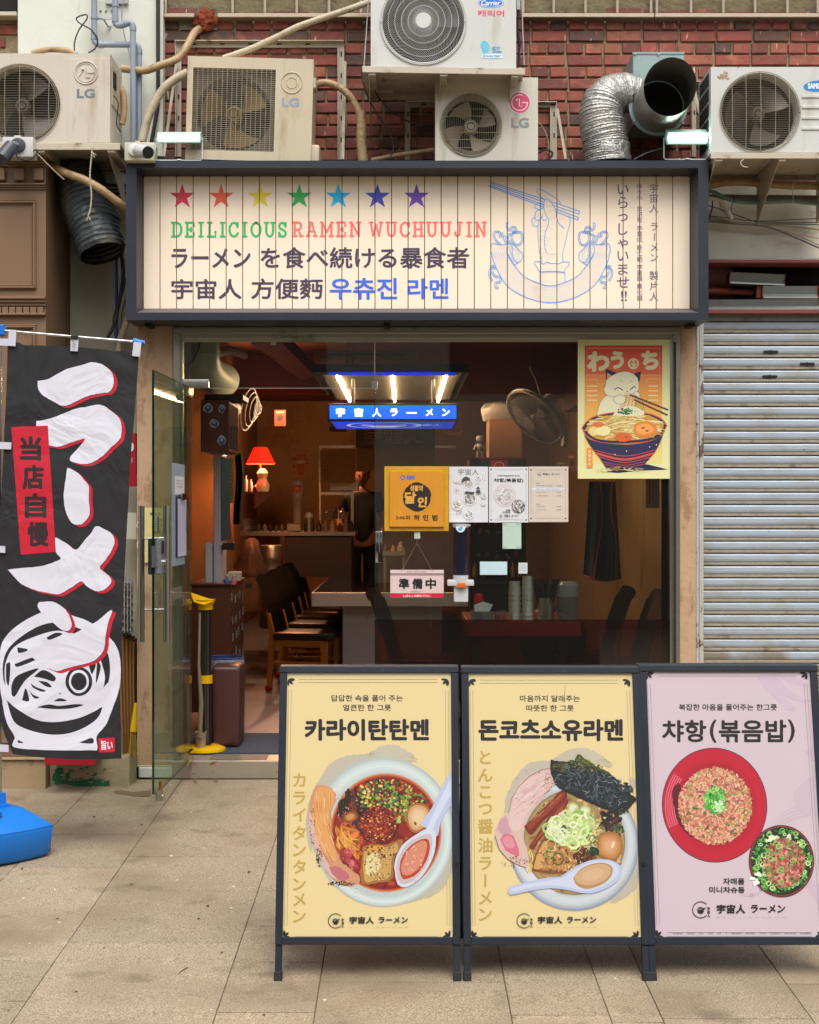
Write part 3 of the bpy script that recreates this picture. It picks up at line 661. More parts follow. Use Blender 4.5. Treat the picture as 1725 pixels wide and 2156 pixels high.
m_coil = M('coil_fins', '3d372d',.6,.3, var=.3, scale=40, stretch=(8,1,.3))
ink_m = MPRINT('case_ink',.45)
def fan(t, c, r, Y, blades, mat, n=3, a0=0.3, hub=.22, pitch=.35):
    cx, cz = c; f = MB().lathe([(0.0,-.015),(r * hub * .75,-.015),(r * hub,0),(r * hub,.05),(0,.05)],(cx, Y, cz), n=24, axis='Y').build('fan_hub', mat, t)
    for k in range(n):
        b = MB(); A = a0 + 2 * pi * k / n; W = 2 * pi / n * .62
        def q(u, v, A=A, W=W):
            rr = r * (hub * .9 + (.93 - hub * .9) * v); w = W * (.55 + .6 * v - .2 * v * v); a = A + (u - .5) * w + .35 * v
            return Vector((cx + rr * cos(a), Y + .02 + (u - .5) * r * pitch, cz + rr * sin(a)))
        b.grid(8,6, q); b.build('fan_blade', mat, f)
    MB().tube([(cx + r * hub * .5 * cos(a), Y - .016, cz + r * hub * .5 * sin(a)) for a in [2 * pi * k / 20 for k in range(20)]], r * .018, n=6, close=True).build('hub_ring', m_dark, f)
def chord_wires(m, cx, cz, r, Y, gap, rad, vertical=False, bulge=.0):
    k = int(r * .98 / gap)
    for i in range(-k, k + 1):
        o = i * gap; h = math.sqrt(max(0,(r * .985) ** 2 - o * o))
        if h < .01: continue
        pts = []
        for j in range(7):
            s_ = -h + 2 * h * j / 6; d = Y - bulge * (1 - (o * o + s_ * s_) / (r * r)); pts.append((cx + o, d, cz + s_) if vertical else (cx + s_, d, cz + o))
        m.tube(pts, rad, n=4, cap=False)
def circ(m, cx, cz, r, Y, rad, n=48, seg=6): m.tube([(cx + r * cos(a), Y, cz + r * sin(a)) for a in [2 * pi * k / n for k in range(n)]], rad, n=seg, close=True)
def ac_body(t, x0, x1, y0, y1, Y, d, mat, fc=None, fr_=None, sqr=None, bev=.006):
    a, b, z0, z1 = PX(x0, Y), PX(x1, Y), PZ(y1, Y), PZ(y0, Y)
    m = MB()
    if fc:
        cx, cz, r = PX(fc[0], Y), PZ(fc[1], Y), fr_ / S(Y); m.holed(a, b, z0, z1, Y, cx, cz, r); dep = .09
        m.lathe([(r,0),(r * .97,.012),(r * .95, dep)],(cx, Y, cz), n=48, axis='Y')
    else:
        sx0, sx1, sz0, sz1 = PX(sqr[0], Y), PX(sqr[1], Y), PZ(sqr[3], Y), PZ(sqr[2], Y)
        for q in ((a, b, sz1, z1),(a, b, z0, sz0),(a, sx0, sz0, sz1),(sx1, b, sz0, sz1)): m.poly([(q[0], Y, q[2]),(q[1], Y, q[2]),(q[1], Y, q[3]),(q[0], Y, q[3])])
        for q in (((sx0, sz0),(sx1, sz0)),((sx1, sz0),(sx1, sz1)),((sx1, sz1),(sx0, sz1)),((sx0, sz1),(sx0, sz0))): m.poly([(q[0][0], Y, q[0][1]),(q[1][0], Y, q[1][1]),(q[1][0], Y + .05, q[1][1]),(q[0][0], Y + .05, q[0][1])])
    for q in (((a, z0),(b, z0)),((b, z0),(b, z1)),((b, z1),(a, z1)),((a, z1),(a, z0))): m.poly([(q[0][0], Y, q[0][1]),(q[1][0], Y, q[1][1]),(q[1][0], Y + d, q[1][1]),(q[0][0], Y + d, q[0][1])])
    m.poly([(a, Y + d, z0),(b, Y + d, z0),(b, Y + d, z1),(a, Y + d, z1)])
    bmesh.ops.remove_doubles(m.bm, verts=m.bm.verts[:], dist=.0004)
    es = [e for e in m.bm.edges if all(abs(v.co.y - Y) < 1e-4 for v in e.verts) and (all(abs(v.co.x - a) < 1e-3 for v in e.verts) or all(abs(v.co.x - b) < 1e-3 for v in e.verts) or all(abs(v.co.z - z0) < 1e-3 for v in e.verts) or all(abs(v.co.z - z1) < 1e-3 for v in e.verts))]
    bmesh.ops.bevel(m.bm, geom=es, offset=bev, segments=3, affect='EDGES')
    o = m.build('casing', mat, t)
    if fc:
        cx, cz, r = PX(fc[0], Y), PZ(fc[1], Y), fr_ / S(Y); MB().lathe([(r * .951, dep),(r * .95, dep + .01),(0, dep + .01)],(cx, Y, cz), n=48, axis='Y').build('coil_back', m_deep, t)
    return a, b, z0, z1
def emblem(pr, x, y, r, col, lw, white=None):
    if white: pr.oval(x, y, r, r, white, n=36)
    pr.ring(x, y, r, r, lw, col, a0=-.15 * pi, a1=1.62 * pi, n=40) if not white else None
    pr.oval(x - r * .28, y - r * .3, r * .13, r * .13, col, n=14)
    pr.line([(x - r * .02, y - r * .42),(x - r * .02, y + r * .42),(x + r * .3, y + r * .42)], lw * .8, col); pr.line([(x + r * .12, y - r * .02),(x + r * .9, y - r * .02)], lw * .8, col)
# 1 left LG ---------------------------------------------------------------
Y = -.35; t = thing('air_conditioner', 'old white outdoor air conditioner at the left edge with a large embossed round emblem', 'air conditioner', P(115,302, Y))
a, b, z0, z1 = ac_body(t,-75,232,112.5,302, Y,.32, m_ac,(43.6,219),84)
cx, cz, r = PX(43.6, Y), PZ(219, Y),84 / S(Y)
m = MB(); chord_wires(m, cx, cz, r, Y - .012,.0135,.0008, bulge=.012)
for o in (-.16,-.08,0,.08,.16): 
    h = math.sqrt(max(0,(r * .97) ** 2 - o * o)); m.tube([(cx + o, Y - .016, cz - h),(cx + o, Y - .028, cz),(cx + o, Y - .016, cz + h)],.0018, n=4)
for k in (1,.96,.92): circ(m, cx, cz, r * k, Y - .008,.0018)
m.build('grille', m_wire, t); fan(t,(cx, cz), r * .9, Y + .045,3, m_blade, a0=.9)
mm = MB(); mm.prism([P(x, y, Y - .0015) for x, y in ((143,124),(231,122),(231,300),(143,301))],(0,.003,0), bev=.001); mm.build('front_panel', m_ac, t)
E_ = MB(); ex, ey = PX(181.5, Y), PZ(153.5, Y); q = 24 / S(Y); circ(E_, ex, ey, q, Y - .003,.004,40); circ(E_, ex, ey, q * .82, Y - .003,.002,36)
for pts in (((-.25,.3),(-.25,.3)),((0,.42),(0,-.42),(.35,-.42)),((.12,0),(.75,0),(.6,-.5)),((-.6,-.3),(-.3,.1))): E_.tube([(ex + u * q, Y - .003, ey + v * q) for u, v in pts],.003, n=6)
E_.sphere((ex - q * .28, Y - .003, ey + q * .3), q * .14,10)
E_.build('embossed_emblem', m_ac, t)
pr = Print((0, Y - .0022,0),(0,-1,0)); pr.text('LG',162,187,200,207, '6d7684', bold=.05); pr.build('lettering', ink_m, t)
MB().box(b + .001, b + .006, Y + .03, Y + .26, z0 + .22, z1 - .05, bev=.002).build('side_cover', m_ac2, t)
MB().box(b + .001, b + .012, Y + .05, Y + .12, z1 - .17, z1 - .08, bev=.003).build('handle_recess', m_deep, t)
MB().tube(bez([(b + .006, Y + .06, z0 + .28),(b + .03, Y + .07, z0 + .24),(b + .015, Y + .1, z0 + .14),(b + .03, Y + .14, z0 + .1)]),.003).build('wiring', m_black, t)
def tray(label, x0, x1, y0, y1, Y, d, rot=0, ribs=2):
    t = thing('mounting_shelf', label, 'shelf', P((x0 + x1) / 2, y1, Y)); a, b = PX(x0, Y), PX(x1, Y); z0, z1 = PZ(y1, Y), PZ(y0, Y); X_ = about(P((x0 + x1) / 2, y1, Y), 'Y', rot)
    m = MB(); m.box(a, b, Y, Y + .006, z0, z1, bev=.002); m.box(a, b, Y + .006, Y + d, z1 - .006, z1 - .001); m.box(a, b, Y + d, Y + d + .006, z0, z1); m.xf(X_).build('shelf_rim', m_brack, t)
    for k in range(ribs):
        x = a + (b - a) * (.06 + .88 * k / max(1, ribs - 1)); MB().box(x - .02, x + .02, Y + .008, Y + d, z0 - .012, z1 - .008, bev=.002).xf(X_).build('shelf_arm', m_brack, t)
        MB().prism([(x - .018, Y + .03, z0 - .012),(x - .018, Y + d, z0 - .012),(x - .018, Y + d, z0 - .25),(x - .018, Y + d - .02, z0 - .25)],(.004,0,0)).xf(X_).build('shelf_brace', m_brack, t)
    return t
tray('cream steel shelf under the air conditioner at the left edge',-80,253,301,315.5,-.37,.5, ribs=3)
# 2 square grille LG ------------------------------------------------------
Y = -.2; X_ = about(P(520,335, Y), 'Y',1.6)
t = thing('air_conditioner', 'yellowed outdoor air conditioner with a square mesh grille, slightly tilted above the sign', 'air conditioner', P(520,338, Y))
def tilt_children(t, M_):
    for c in t.children:
        off = wbase(t); c.data.transform(Matrix.Translation(-off) @ M_ @ Matrix.Translation(off))
        for g in c.children: g.data.transform(Matrix.Translation(-off) @ M_ @ Matrix.Translation(off))
a, b, z0, z1 = ac_body(t,390,655,121,338, Y,.3, m_ac2, sqr=(402,576,145,318), bev=.014)
cx, cz, r = PX(487, Y), PZ(235, Y),80 / S(Y)
m = MB(); m.holed(PX(402, Y), PX(576, Y), PZ(318, Y), PZ(145, Y), Y + .05, cx, cz, r); m.lathe([(r,0),(r * .98,.06)],(cx, Y + .05, cz), n=48, axis='Y'); m.build('fan_shroud', M('dirty_shroud', '6e6656',.6, var=.2, scale=8), t)
MB().lathe([(r,0),(0,.002)],(cx, Y + .115, cz), n=40, axis='Y').build('coil_back', m_deep, t)
fan(t,(cx, cz), r * .95, Y + .065,3, m_bladey, a0=.5, hub=.24)
m = MB()
for i in range(39):
    z = PZ(147 + i * 4.45, Y); m.box(PX(402, Y), PX(576, Y), Y + .004, Y + .007, z - .0011, z + .0011)
for i in range(1,17):
    x = PX(402 + i * 10.3, Y); m.box(x - .0012, x + .0012, Y + .0005, Y + .004, PZ(318, Y), PZ(145, Y))
m.build('grille', m_wire, t)
m = MB(); circ(m, PX(610, Y), PZ(172, Y),.058, Y - .001,.0035); circ(m, PX(610, Y), PZ(172, Y),.03, Y - .001,.002); m.build('embossed_emblem', m_ac2, t)
pr = Print((0, Y - .001,0),(0,-1,0)); pr.text('LG',590,203,627,223, '8c98a8', bold=.05); pr.build('lettering', ink_m, t)
m = MB(); m.pbox(650,672,300,342, Y + .02,.22, bev=.012, seg=3); m.build('valve_cover', m_ac2, t)
MB().pbox(653,661,160,182, Y + .02,.1, bev=.004).build('pipe_collar', m_ac2, t)
tilt_children(t, X_)
# 3 big unit --------------------------------------------------------------
Y = -.35; t = thing('air_conditioner', 'large white outdoor air conditioner with a spiral fan guard at the top centre', 'air conditioner', P(940,147, Y))
a, b, z0, z1 = ac_body(t,781,1087,-75,145, Y,.32, m_acn,(891.5,46),90.5, bev=.012)
cx, cz, r = PX(891.5, Y), PZ(46, Y),90.5 / S(Y)
m = MB()
for k in (1,.965): circ(m, cx, cz, r * k, Y - .006,.0035,64)
for k in range(1,6): circ(m, cx, cz, r * (.2 + .155 * k), Y - .016 + .0015 * k,.0015,64,5)
for k in range(96):
    A = 2 * pi * k / 96; m.tube([(cx + r * f * cos(A - 1.5 * (f - .19)), Y - .016 + .008 * f, cz + r * f * sin(A - 1.5 * (f - .19))) for f in (.19,.32,.46,.6,.74,.87,.97)],.0008, n=4, cap=False)
m.lathe([(0,-.020),(r * .17,-.020),(r * .19,-.014)],(cx, Y, cz), n=32, axis='Y'); m.build('grille', m_wirew, t)
fan(t,(cx, cz), r * .92, Y + .05,3, M('dark_fan', '1a1a20',.5), a0=.2)
pr = Print((0, Y - .001,0),(0,-1,0)); pr.oval(1033.5,6,27.5,10.5, '1f6fd0', n=36); pr.oval(1033.5,6,26.3,9.4, 'e8eef5', n=36); pr.oval(1033.5,6,25,8.4, '1f6fd0', n=36)
pr.text('Carrier',1013.5,0.5,1054,11.5, 'f2f5f8', bold=.015, shear=.3); pr.text('캐리어',1006,21,1062,35, 'e0466c', bold=.04)
pr.oval(1022,98,9,12.5, '3fbcd8', rot=-.4); pr.line(bez(K('c2',[(1330,250),(1345,300),(1385,310)])),2.4, '3fbcd8', taper=True); 
for i in range(5): pr.line([(1013 + i * 1.4,94 + i * 3.4),(1028 + i * .8,90 + i * 3.4)],.7, 'c9cac5')
pr.text('ECO',1036,98,1053,105, '2f8fc8', bold=.04, shear=.3); pr.text('Green',1037,105.5,1057,111, '2f8fc8', bold=.03, shear=.3)
pr.rect(1014,112.5,1059,123, '7cc7e0'); pr.rect(1014.8,113.3,1058.2,122.2, 'dfe6e8'); pr.text('Inverter',1016.5,114.3,1056,121, '2f8fc8', bold=.04, shear=.3); pr.build('lettering', ink_m, t)
MB().pbox(1088,1096,-70,20, Y + .06,.12, bev=.006, seg=2).build('side_grip', m_acn, t)
MB().tube(bez([P(1092,20,-.28), P(1090,60,-.27), P(1094,100,-.26), P(1092,138,-.26)]),.008).build('side_cable', m_black, t)
for x in (-1,1): MB().cyl((cx + x * r * .98, Y - .012, cz),(cx + x * r * .98, Y, cz),.006, n=10).build('grille_screw', m_galv, t)
tt = tray('tilted cream shelf with hanger wires under the large central air conditioner',763,1106,141,155,-.39,.5, rot=-.9 * -1, ribs=3)
for x0, y0, x1, y1 in ((779,-40,766,147),(1097,-40,1104,137)): MB().cyl(P(x0, y0,-.3), P(x1, y1,-.37),.003, n=6).build('hanger_wire', m_galv, tt)
pb('lower_channel', m_brack, tt,783,830,165,195,.02,.1, bev=.003)
# 4 small LG --------------------------------------------------------------
Y = -.2; t = thing('air_conditioner', 'small white outdoor air conditioner with a torn pink round emblem', 'air conditioner', P(1025,338, Y))
a, b, z0, z1 = ac_body(t,917,1133,163,338, Y,.3, m_ac4,(992,264),63, bev=.004)
cx, cz, r = PX(992, Y), PZ(264, Y),63 / S(Y)
m = MB(); chord_wires(m, cx, cz, r, Y - .014,.0118,.0008, vertical=True, bulge=.010)
for o in (-.085,-.045,.045,.085,.13,-.13):
    h = math.sqrt(max(0,(r * .97) ** 2 - o * o)); m.tube([(cx - h, Y - .014, cz + o),(cx, Y - .026, cz + o),(cx + h, Y - .014, cz + o)],.0018, n=4)
for k in (1.03,1,.96,.92,.88): circ(m, cx, cz, r * k, Y - .008,.0018)
m.build('grille', m_wire, t); fan(t,(cx, cz), r * .9, Y + .03,4, m_bladel, n=4, a0=.2, hub=.27)
pr = Print((0, Y - .001,0),(0,-1,0)); X, Yp = 1094.5,216; pr.oval(X, Yp,23.5,23.5, 'c9cfd0', n=36); pr.oval(X, Yp,21.5,21.5, 'd0446c', n=36, wob=.04)
pr.ring(X, Yp,16.5,16.5,2.2, 'e3d8d6', a0=0, a1=1.6 * pi, n=40); pr.oval(X - 6, Yp - 6,2.4,2.4, 'e3d8d6'); pr.line([(X - .5, Yp - 8),(X - .5, Yp + 7.5),(X + 5, Yp + 7.5)],2, 'e3d8d6'); pr.line([(X + 5, Yp),(X + 16.5, Yp)],2.2, 'e3d8d6')
pr.text('LG',1076.5,248,1114,269.5, '848d97', bold=.05); pr.build('lettering', ink_m, t)
# 5 right unit ------------------------------------------------------------
Y = -.35; t = thing('air_conditioner', 'white outdoor air conditioner with a rust spot and louvred front at the right edge', 'air conditioner', P(1600,320, Y))
a, b, z0, z1 = ac_body(t,1497,1800,141,321, Y,.32, m_acn,(1600,236),84, bev=.004)
cx, cz, r = PX(1600, Y), PZ(236, Y),84 / S(Y)
m = MB(); chord_wires(m, cx, cz, r, Y - .012,.0118,.0008, bulge=.012)
for o in (-.155,-.08,0,.08,.155):
    h = math.sqrt(max(0,(r * .97) ** 2 - o * o)); m.tube([(cx + o, Y - .016, cz - h),(cx + o, Y - .028, cz),(cx + o, Y - .016, cz + h)],.002, n=4)
for k in (1.01,.97): circ(m, cx, cz, r * k, Y - .008,.002)
m.build('grille', m_wire, t); fan(t,(cx, cz), r * .85, Y + .045,3, m_blade, a0=2.6)
for k in range(4): MB().pbox(1689,1760,199 + k * 22.5,206 + k * 22.5, Y - .006,.01, bev=.003).build('front_louvre', m_acn, t)
pr = Print((0, Y - .001,0),(0,-1,0)); pr.oval(1724,181,32,12, '2483c8', rot=-.08, n=36); pr.text('SAMSUNG',1701,175,1748,187, 'dfe6ea', bold=.05)
pr.build('lettering', ink_m, t); pr = Print((0, Y - .0012,0),(0,-1,0))
for i in range(26): pr.oval(1523 + ru(-11,11),159 + ru(-7,7), ru(.6,3.5), ru(.6,3), random.choice(['a8825e', 'b99b7b', '9d7350']), wob=.5, seed=i)
for (x, y, s) in ((1600,152,1),(1519,236,1),(1684,237,1),(1600,321,1),(1555,142,.7)): pr.oval(x, y - (4 if y > 300 else 0),1.8 * s,1.8 * s, '5d4030')
pr.build('rust_spots', ink_m, t)
for k in range(4):
    for j in range(5): MB().box(a - .004, a - .0005, Y + .05 + k * .06, Y + .10 + k * .06, z0 + .04 + j * .085, z0 + .11 + j * .085, bev=.002).build('side_vent', m_deep, t)
tray('cream steel shelf under the air conditioner at the right edge',1497,1800,321.5,334,-.37,.5, ribs=3)
# wall brackets -----------------------------------------------------------
def bracket(label, segs, braces=()):
    t = thing('wall_bracket', label, 'bracket', P(segs[0][0], segs[0][3], WY - .03))
    for x0, x1, y0, y1 in segs:
        m = MB(); v = (y1 - y0) > (x1 - x0); m.pbox(x0, x1, y0, y1, WY - .012,.006, bev=.001)
        if v: m.pbox(x0, x0 + 1.6, y0, y1, WY - .045,.034)
        else: m.pbox(x0, x1, y0, y0 + 1.6, WY - .045,.034)
        o = m.build('angle_bar', m_brack, t)
        n = int((y1 - y0) / 45) if v else int((x1 - x0) / 60)
        for k in range(max(1, n)):
            x, y = ((x0 + x1) / 2 + .8, y0 + 14 + k * 45) if v else (x0 + 40 + k * 60,(y0 + y1) / 2 + .8)
            MB().pbox(x - (1.4 if v else 5), x + (1.4 if v else 5), y - (5 if v else 1.4), y + (5 if v else 1.4), WY - .0135,.001).build('slot', m_dark, o)
    for (x0, y0, x1, y1) in braces: MB().tube([P(x0, y0, WY - .04), P(x1, y1,-.1)],.008, n=4).build('brace', m_brack, t)
bracket('long cream angle bracket behind the square grille air conditioner',[(368,724,84,100),(369,382,100,330),(711,725,100,336)],[(372,130,345,330),(727,130,722,336)])
bracket('cream angle bracket left of the small air conditioner',[(853,925,212,226),(853,864,226,336)])
bracket('cream angle bracket right of the small air conditioner',[(1125,1173,213,226),(1159,1173,226,336)],[(1174,230,1192,336)])
bracket('cream angle bracket between the round duct and the right air conditioner',[(1440,1478,170,178),(1457,1466,178,330)],[(1463,190,1492,330)])
# ================================================================== PIPES AND CABLES
def pipe(name, label, cat, pts, r, mat, Y=.05, crop='d', n=10, group=None, kw={}, part=None, smooth=True, Ys=None):
    q = K(crop, pts); ys = Ys or [Y] * len(q); path = [P(x, y, yy) for (x, y), yy in zip(q, ys)]
    if smooth: path = bez(path,6)
    o = MB().tube(path,(r / S(Y)) if not isinstance(r, list) else r, n=n, **kw).build(name, mat); tag(o, label, cat, group); return o
def pvc(label, pts, Y, joints, r=6.3):
    t = thing('drain_pipe', label, 'pipe', P(*pts[-1], Y)); path = [P(x, y, Y) for x, y in pts]; rr = r / S(Y)
    sm = [path[0]]
    for i in range(1, len(path) - 1):
        A, C, D_ = path[i - 1], path[i], path[i + 1]; e1 = (A - C).normalized() * rr * 1.6; e2 = (D_ - C).normalized() * rr * 1.6
        sm += [C + e1, C + e1 * .55 + e2 * .12, C + e1 * .12 + e2 * .55, C + e2]
    sm.append(path[-1]); MB().tube(sm, rr, n=16).build('pipe_run', m_pvc, t)
    for i in range(1, len(path) - 1):
        A, C, D_ = path[i - 1], path[i], path[i + 1]
        for E1 in ((A - C).normalized(),(D_ - C).normalized()): MB().cyl(C + E1 * rr * 1.6, C + E1 * rr * 3.2, rr * 1.17, n=16).build('socket', m_pvc, t)
    for x, y in joints: MB().cyl(P(x, y - 3, Y), P(x, y + 3, Y), rr * 1.2, n=16).build('socket', m_pvc, t); 
    return t
t = pvc('grey plastic drain pipe with two right-angle bends on the plaster column',[(198.7,-90),(198.7,94),(293,94),(293,318)],.04,[(198.7,38)])
MB().pbox(200,236,36,40,.05,.01).build('pipe_clamp', m_galv, t); MB().tube([P(206,38,.03), P(218,40,.06), P(227,55,.11), P(234,57,.112)],.006, n=4).build('clamp_strap', m_pvc, t)
t = pvc('grey plastic drain pipe running straight down in front of the plaster column',[(243,-90),(243,57),(280,45),(281.5,320)],-.01,[(243,12)])
MB().pbox(222,270,-3,8,.1,.015, bev=.003).build('pipe_clamp', m_galv, t)
pipe('corrugated_conduit', 'black corrugated conduit down the right side of the plaster column', 'conduit',[(333,-60),(333,140),(333,215),(328,250),(319,300)],3.6, m_black,.09, kw=dict(rib=.0022, pitch=.011))
m_tp = m_tape
def taped(label, pts, r, Y, crop='d', mat=None, Ys=None):
    q = K(crop, pts); ys = Ys or [Y] * len(q); path = bez([P(x, y, yy) for (x, y), yy in zip(q, ys)],10); m = len(path); R0 = r / S(Y)
    rs_ = [R0 * (1 + .07 * mnoise.noise(Vector((i * .8, r, Y))) + .03 * (i % 2)) for i in range(m)]
    o = MB().tube(path, rs_, n=14).build('insulated_pipe', mat or m_tape, None, ang=60); return tag(o, label, 'pipe')
taped('brown taped pipe curving out of the rusty hole in the brick wall',[(1280,165),(1225,200),(1190,260),(1150,330),(1100,375),(1000,412),(900,443),(760,428)],8,.0, 'c1', Ys=[.2,.16,.1,.06,.03,0,0,0])
taped('cream taped pipe crossing the bricks diagonally up to the big air conditioner',[(470,123),(526,104),(579,80),(636,53),(731,21),(790,0)],6.6,.06, mat=m_tapec)
taped('cream taped pipe bending down left of the square grille air conditioner',[(1180,455),(1110,490),(1040,545),(985,620),(930,740),(890,890)],9,-.1, 'c1', m_tapec)
taped('brown taped pipe arching out of the right side of the square grille unit',[(365,495),(400,480),(450,478),(520,505),(580,560),(625,640),(640,700)],7.5,-.02, 'c2')
taped('thick brown taped pipe bundle standing on the sign beside the square grille unit',[(640,640),(643,720),(642,820),(652,940)],10.5,-.04, 'c2')
taped('brown taped pipe lying along the sign top behind the small air conditioner',[(700,922),(780,905),(900,885),(1070,860)],5,.0, 'c2')
taped('brown taped pipe behind the left air conditioner',[(200,336),(300,312),(420,318),(480,345)],6,-.02, 'c1')
taped('wrinkled brown taped pipe hanging beside the left air conditioner',[(755,540),(775,600),(780,700),(765,780)],6.5,-.1, 'c1')
def cable(label, pts, r, Y, crop='d', mat=None, name='cable', Ys=None):
    return pipe(name, label, 'cable', pts, r, mat or m_black, Y, crop, n=6, Ys=Ys)
cable('black cable drooping from the central shelf past the bracket',[(642,405),(650,470),(680,560),(740,670),(805,770),(826,850),(800,920)],1.5,-.12, 'c2')
cable('thin black cable from the central shelf to the small air conditioner',[(695,460),(735,550),(820,645),(920,702),(1000,718),(1075,714)],1.5,-.1, 'c2')
cable('looped black cable above the left air conditioner',[(470,335),(468,270),(495,190),(545,120),(540,92),(482,112),(500,145),(570,185),(612,245),(600,300),(555,332)],1.5,.02, 'c1')
cable('thin grey cable hanging beside the drain pipes',[(778,-20),(765,110),(785,240),(812,330),(820,400)],1.1,.05, 'c1', m_pvc)
cable('brown wire curling by the right wall bracket',[(1660,700),(1700,760),(1720,850),(1690,920)],1.1,0, 'c2', m_tape)
cable('short dark cable loop by the small air conditioner',[(1660,880),(1700,860),(1740,880),(1720,920)],2.2,-.02, 'c2')
cable('grey cable running along the sign top towards the floodlight',[(640,935),(720,895),(830,862)],1.3,-.12, 'c3', m_pvc)
# ================================================================== EXHAUST DUCTS
t = thing('exhaust_duct', 'pale blue fan box with a spiral metal duct pointing at the street', 'duct', P(1386,262,-.05)); m_blu = M('pale_blue_paint', '8fa5a2',.45,.1, var=.08, dirt='75776a', amt=.25, dscale=6)
MB().box(PX(1333,-.1), PX(1441,-.1),-.1,.2, PZ(262,-.1), PZ(110,-.1), bev=.003).build('fan_box', m_blu, t)
MB().box(PX(1333,-.1) - .003, PX(1441,-.1),-.104,-.1, PZ(114,-.1), PZ(110,-.1)).build('box_lip', m_blu, t)
c = P(1386,224,-.105); MB().lathe([(.145,-.0),(.165,0),(.165,.005)], c, n=48, axis='Y').build('flange', m_blu, t)
m = MB(); nn = 60; rad = .142; rings = []
for i in range(26):
    yy = -.105 - .42 * i / 25; ring = []
    for k in range(nn):
        A = 2 * pi * k / nn; rr = rad + (.0022 if ((i * .42 / 25) / .055 + k / nn) % 1 < .14 else 0); y2 = yy + (.06 * (1 - sin(A)) * (i / 25) ** 6) + ((.006 * mnoise.noise(Vector((k * .9,0,0)))) if i == 25 else 0)
        ring.append(m.bm.verts.new((c.x + rr * cos(A), y2, c.z + rr * sin(A))))
    rings.append(ring)
for i in range(25):
    for k in range(nn): m.bm.faces.new((rings[i][k], rings[i][(k + 1) % nn], rings[i + 1][(k + 1) % nn], rings[i + 1][k]))
m.build('spiral_pipe', m_galv, t); MB().lathe([(rad - .002,0),(0,0)], c + Vector((0,.0,0)), n=40, axis='Y').build('duct_depth', m_dark, t)
for x, y in ((1337.5,114),(1387,115),(1337.5,185),(1336,256),(1433.5,257),(1385,281)): MB().lathe([(.006,0),(.004,-.004),(0,-.005)], P(x, y,-.106), n=8, axis='Y').build('screw', m_galv, t)
m_foil = M('crumpled_foil', 'b3b2ad',.5,.85, var=.2, scale=30, bump=.9, bscale=70)
t = thing('foil_duct', 'crumpled silver foil duct bending down from the blue fan box', 'duct', P(1277,338,-.1))
path = bez([P(1338,200,-.02), P(1316,196,-.03), P(1292,200,-.05), P(1273,214,-.07), P(1266,240,-.09), P(1269,268,-.1), P(1275,300,-.1), P(1279,345,-.1)],8)
rr = [.105,.108,.112,.117,.12,.122,.123,.121]; rl_ = [rr[min(7, int(i / 8))] for i in range(len(path))]
m = MB().tube(path, rl_, n=40, cap=False, rib=.0065, pitch=.0135)
for v in m.bm.verts: v.co += Vector((mnoise.noise(v.co * 45), mnoise.noise(v.co * 45 + Vector((3,1,2))), mnoise.noise(v.co * 45 + Vector((7,7,7))))) * .0035
m.build('corrugated_tube', m_foil, t, ang=25)
m = MB().tube([P(1278,307,-.1), P(1279,318,-.1), P(1280,330,-.1), P(1281,345,-.1)],[.124,.127,.126,.128], n=40, cap=False, rib=.002, pitch=.02)
for v in m.bm.verts: v.co += Vector((mnoise.noise(v.co * 30), mnoise.noise(v.co * 30 + Vector((3,1,2))),0)) * .008
m.build('foil_wrap', m_foil, t, ang=20)
t = thing('black_duct', 'big black flexible duct hanging between the brown shopfront and the sign', 'duct', P(215,560,-.1))
m_bd = M('black_fabric_duct', '343a3c',.5, var=.25, scale=9, dirt='6c6047', amt=.42, dscale=4, bump=.7, bscale=30, sharp=.25)
path = bez([P(135,345,.2), P(158,352,.12), P(170,385,.02), P(182,430,-.06), P(200,480,-.12), P(216,534,-.16)],8)
cl = [.115,.125,.135,.137,.13,.125]; rl_ = [cl[min(5, int(i / 8))] for i in range(len(path))]
m = MB().tube(path, rl_, n=48, cap=False, rib=.008, pitch=.03, ribf=lambda q: (1 - abs((q % 1) * 2 - 1)) ** 3, step=.004)
for v in m.bm.verts: v.co += Vector((mnoise.noise(v.co * 30), mnoise.noise(v.co * 30 + Vector((3,1,2))), mnoise.noise(v.co * 30 + Vector((7,7,7))))) * .006
m.build('flexible_tube', m_bd, t, ang=50)
taped('brown taped pipe slanting across the big black duct',[(480,115),(560,180),(660,230),(800,280),(900,330),(1000,390),(1080,450),(1160,510),(1250,580)],8.5,-.24, 'c4', Ys=[-.1,-.2,-.28,-.3,-.3,-.3,-.28,-.25,-.2])
# ropes
t = thing('frayed_rope', 'white twisted rope end dangling in front of the black duct', 'rope', P(194,465,-.42)); m_rope = M('rope_fibre', 'b7ae98',.9, var=.2, scale=60)
for ph in (0, pi):
    pts = bez([P(*K1('c4', x, y),-.42) for x, y in ((908,-30),(905,60),(895,150),(888,250),(896,350),(903,440),(900,520),(888,600),(870,650))],12)
    MB().tube([p + Vector((.0022 * cos(i * .9 + ph),.0022 * sin(i * .9 + ph),0)) for i, p in enumerate(pts)],.0026, n=6).build('rope_strand', m_rope, t)
for e in ((850,690),(862,705),(900,700),(885,690)): MB().tube([P(*K1('c4',872,648),-.42), P(*K1('c4',(872 + e[0]) / 2,668),-.42), P(*K1('c4', *e),-.42)],.0014, n=5).build('loose_fibre', m_rope, t)
for e in ((935,75),(950,50),(930,40)): MB().tube([P(*K1('c4',908,20),-.42), P(*K1('c4', *e),-.42)],.002, n=5).build('loose_fibre', m_rope, t)
t = thing('frayed_rope', 'short twist of cream rope hanging under the right air conditioner shelf', 'rope', P(1555,390,-.37))
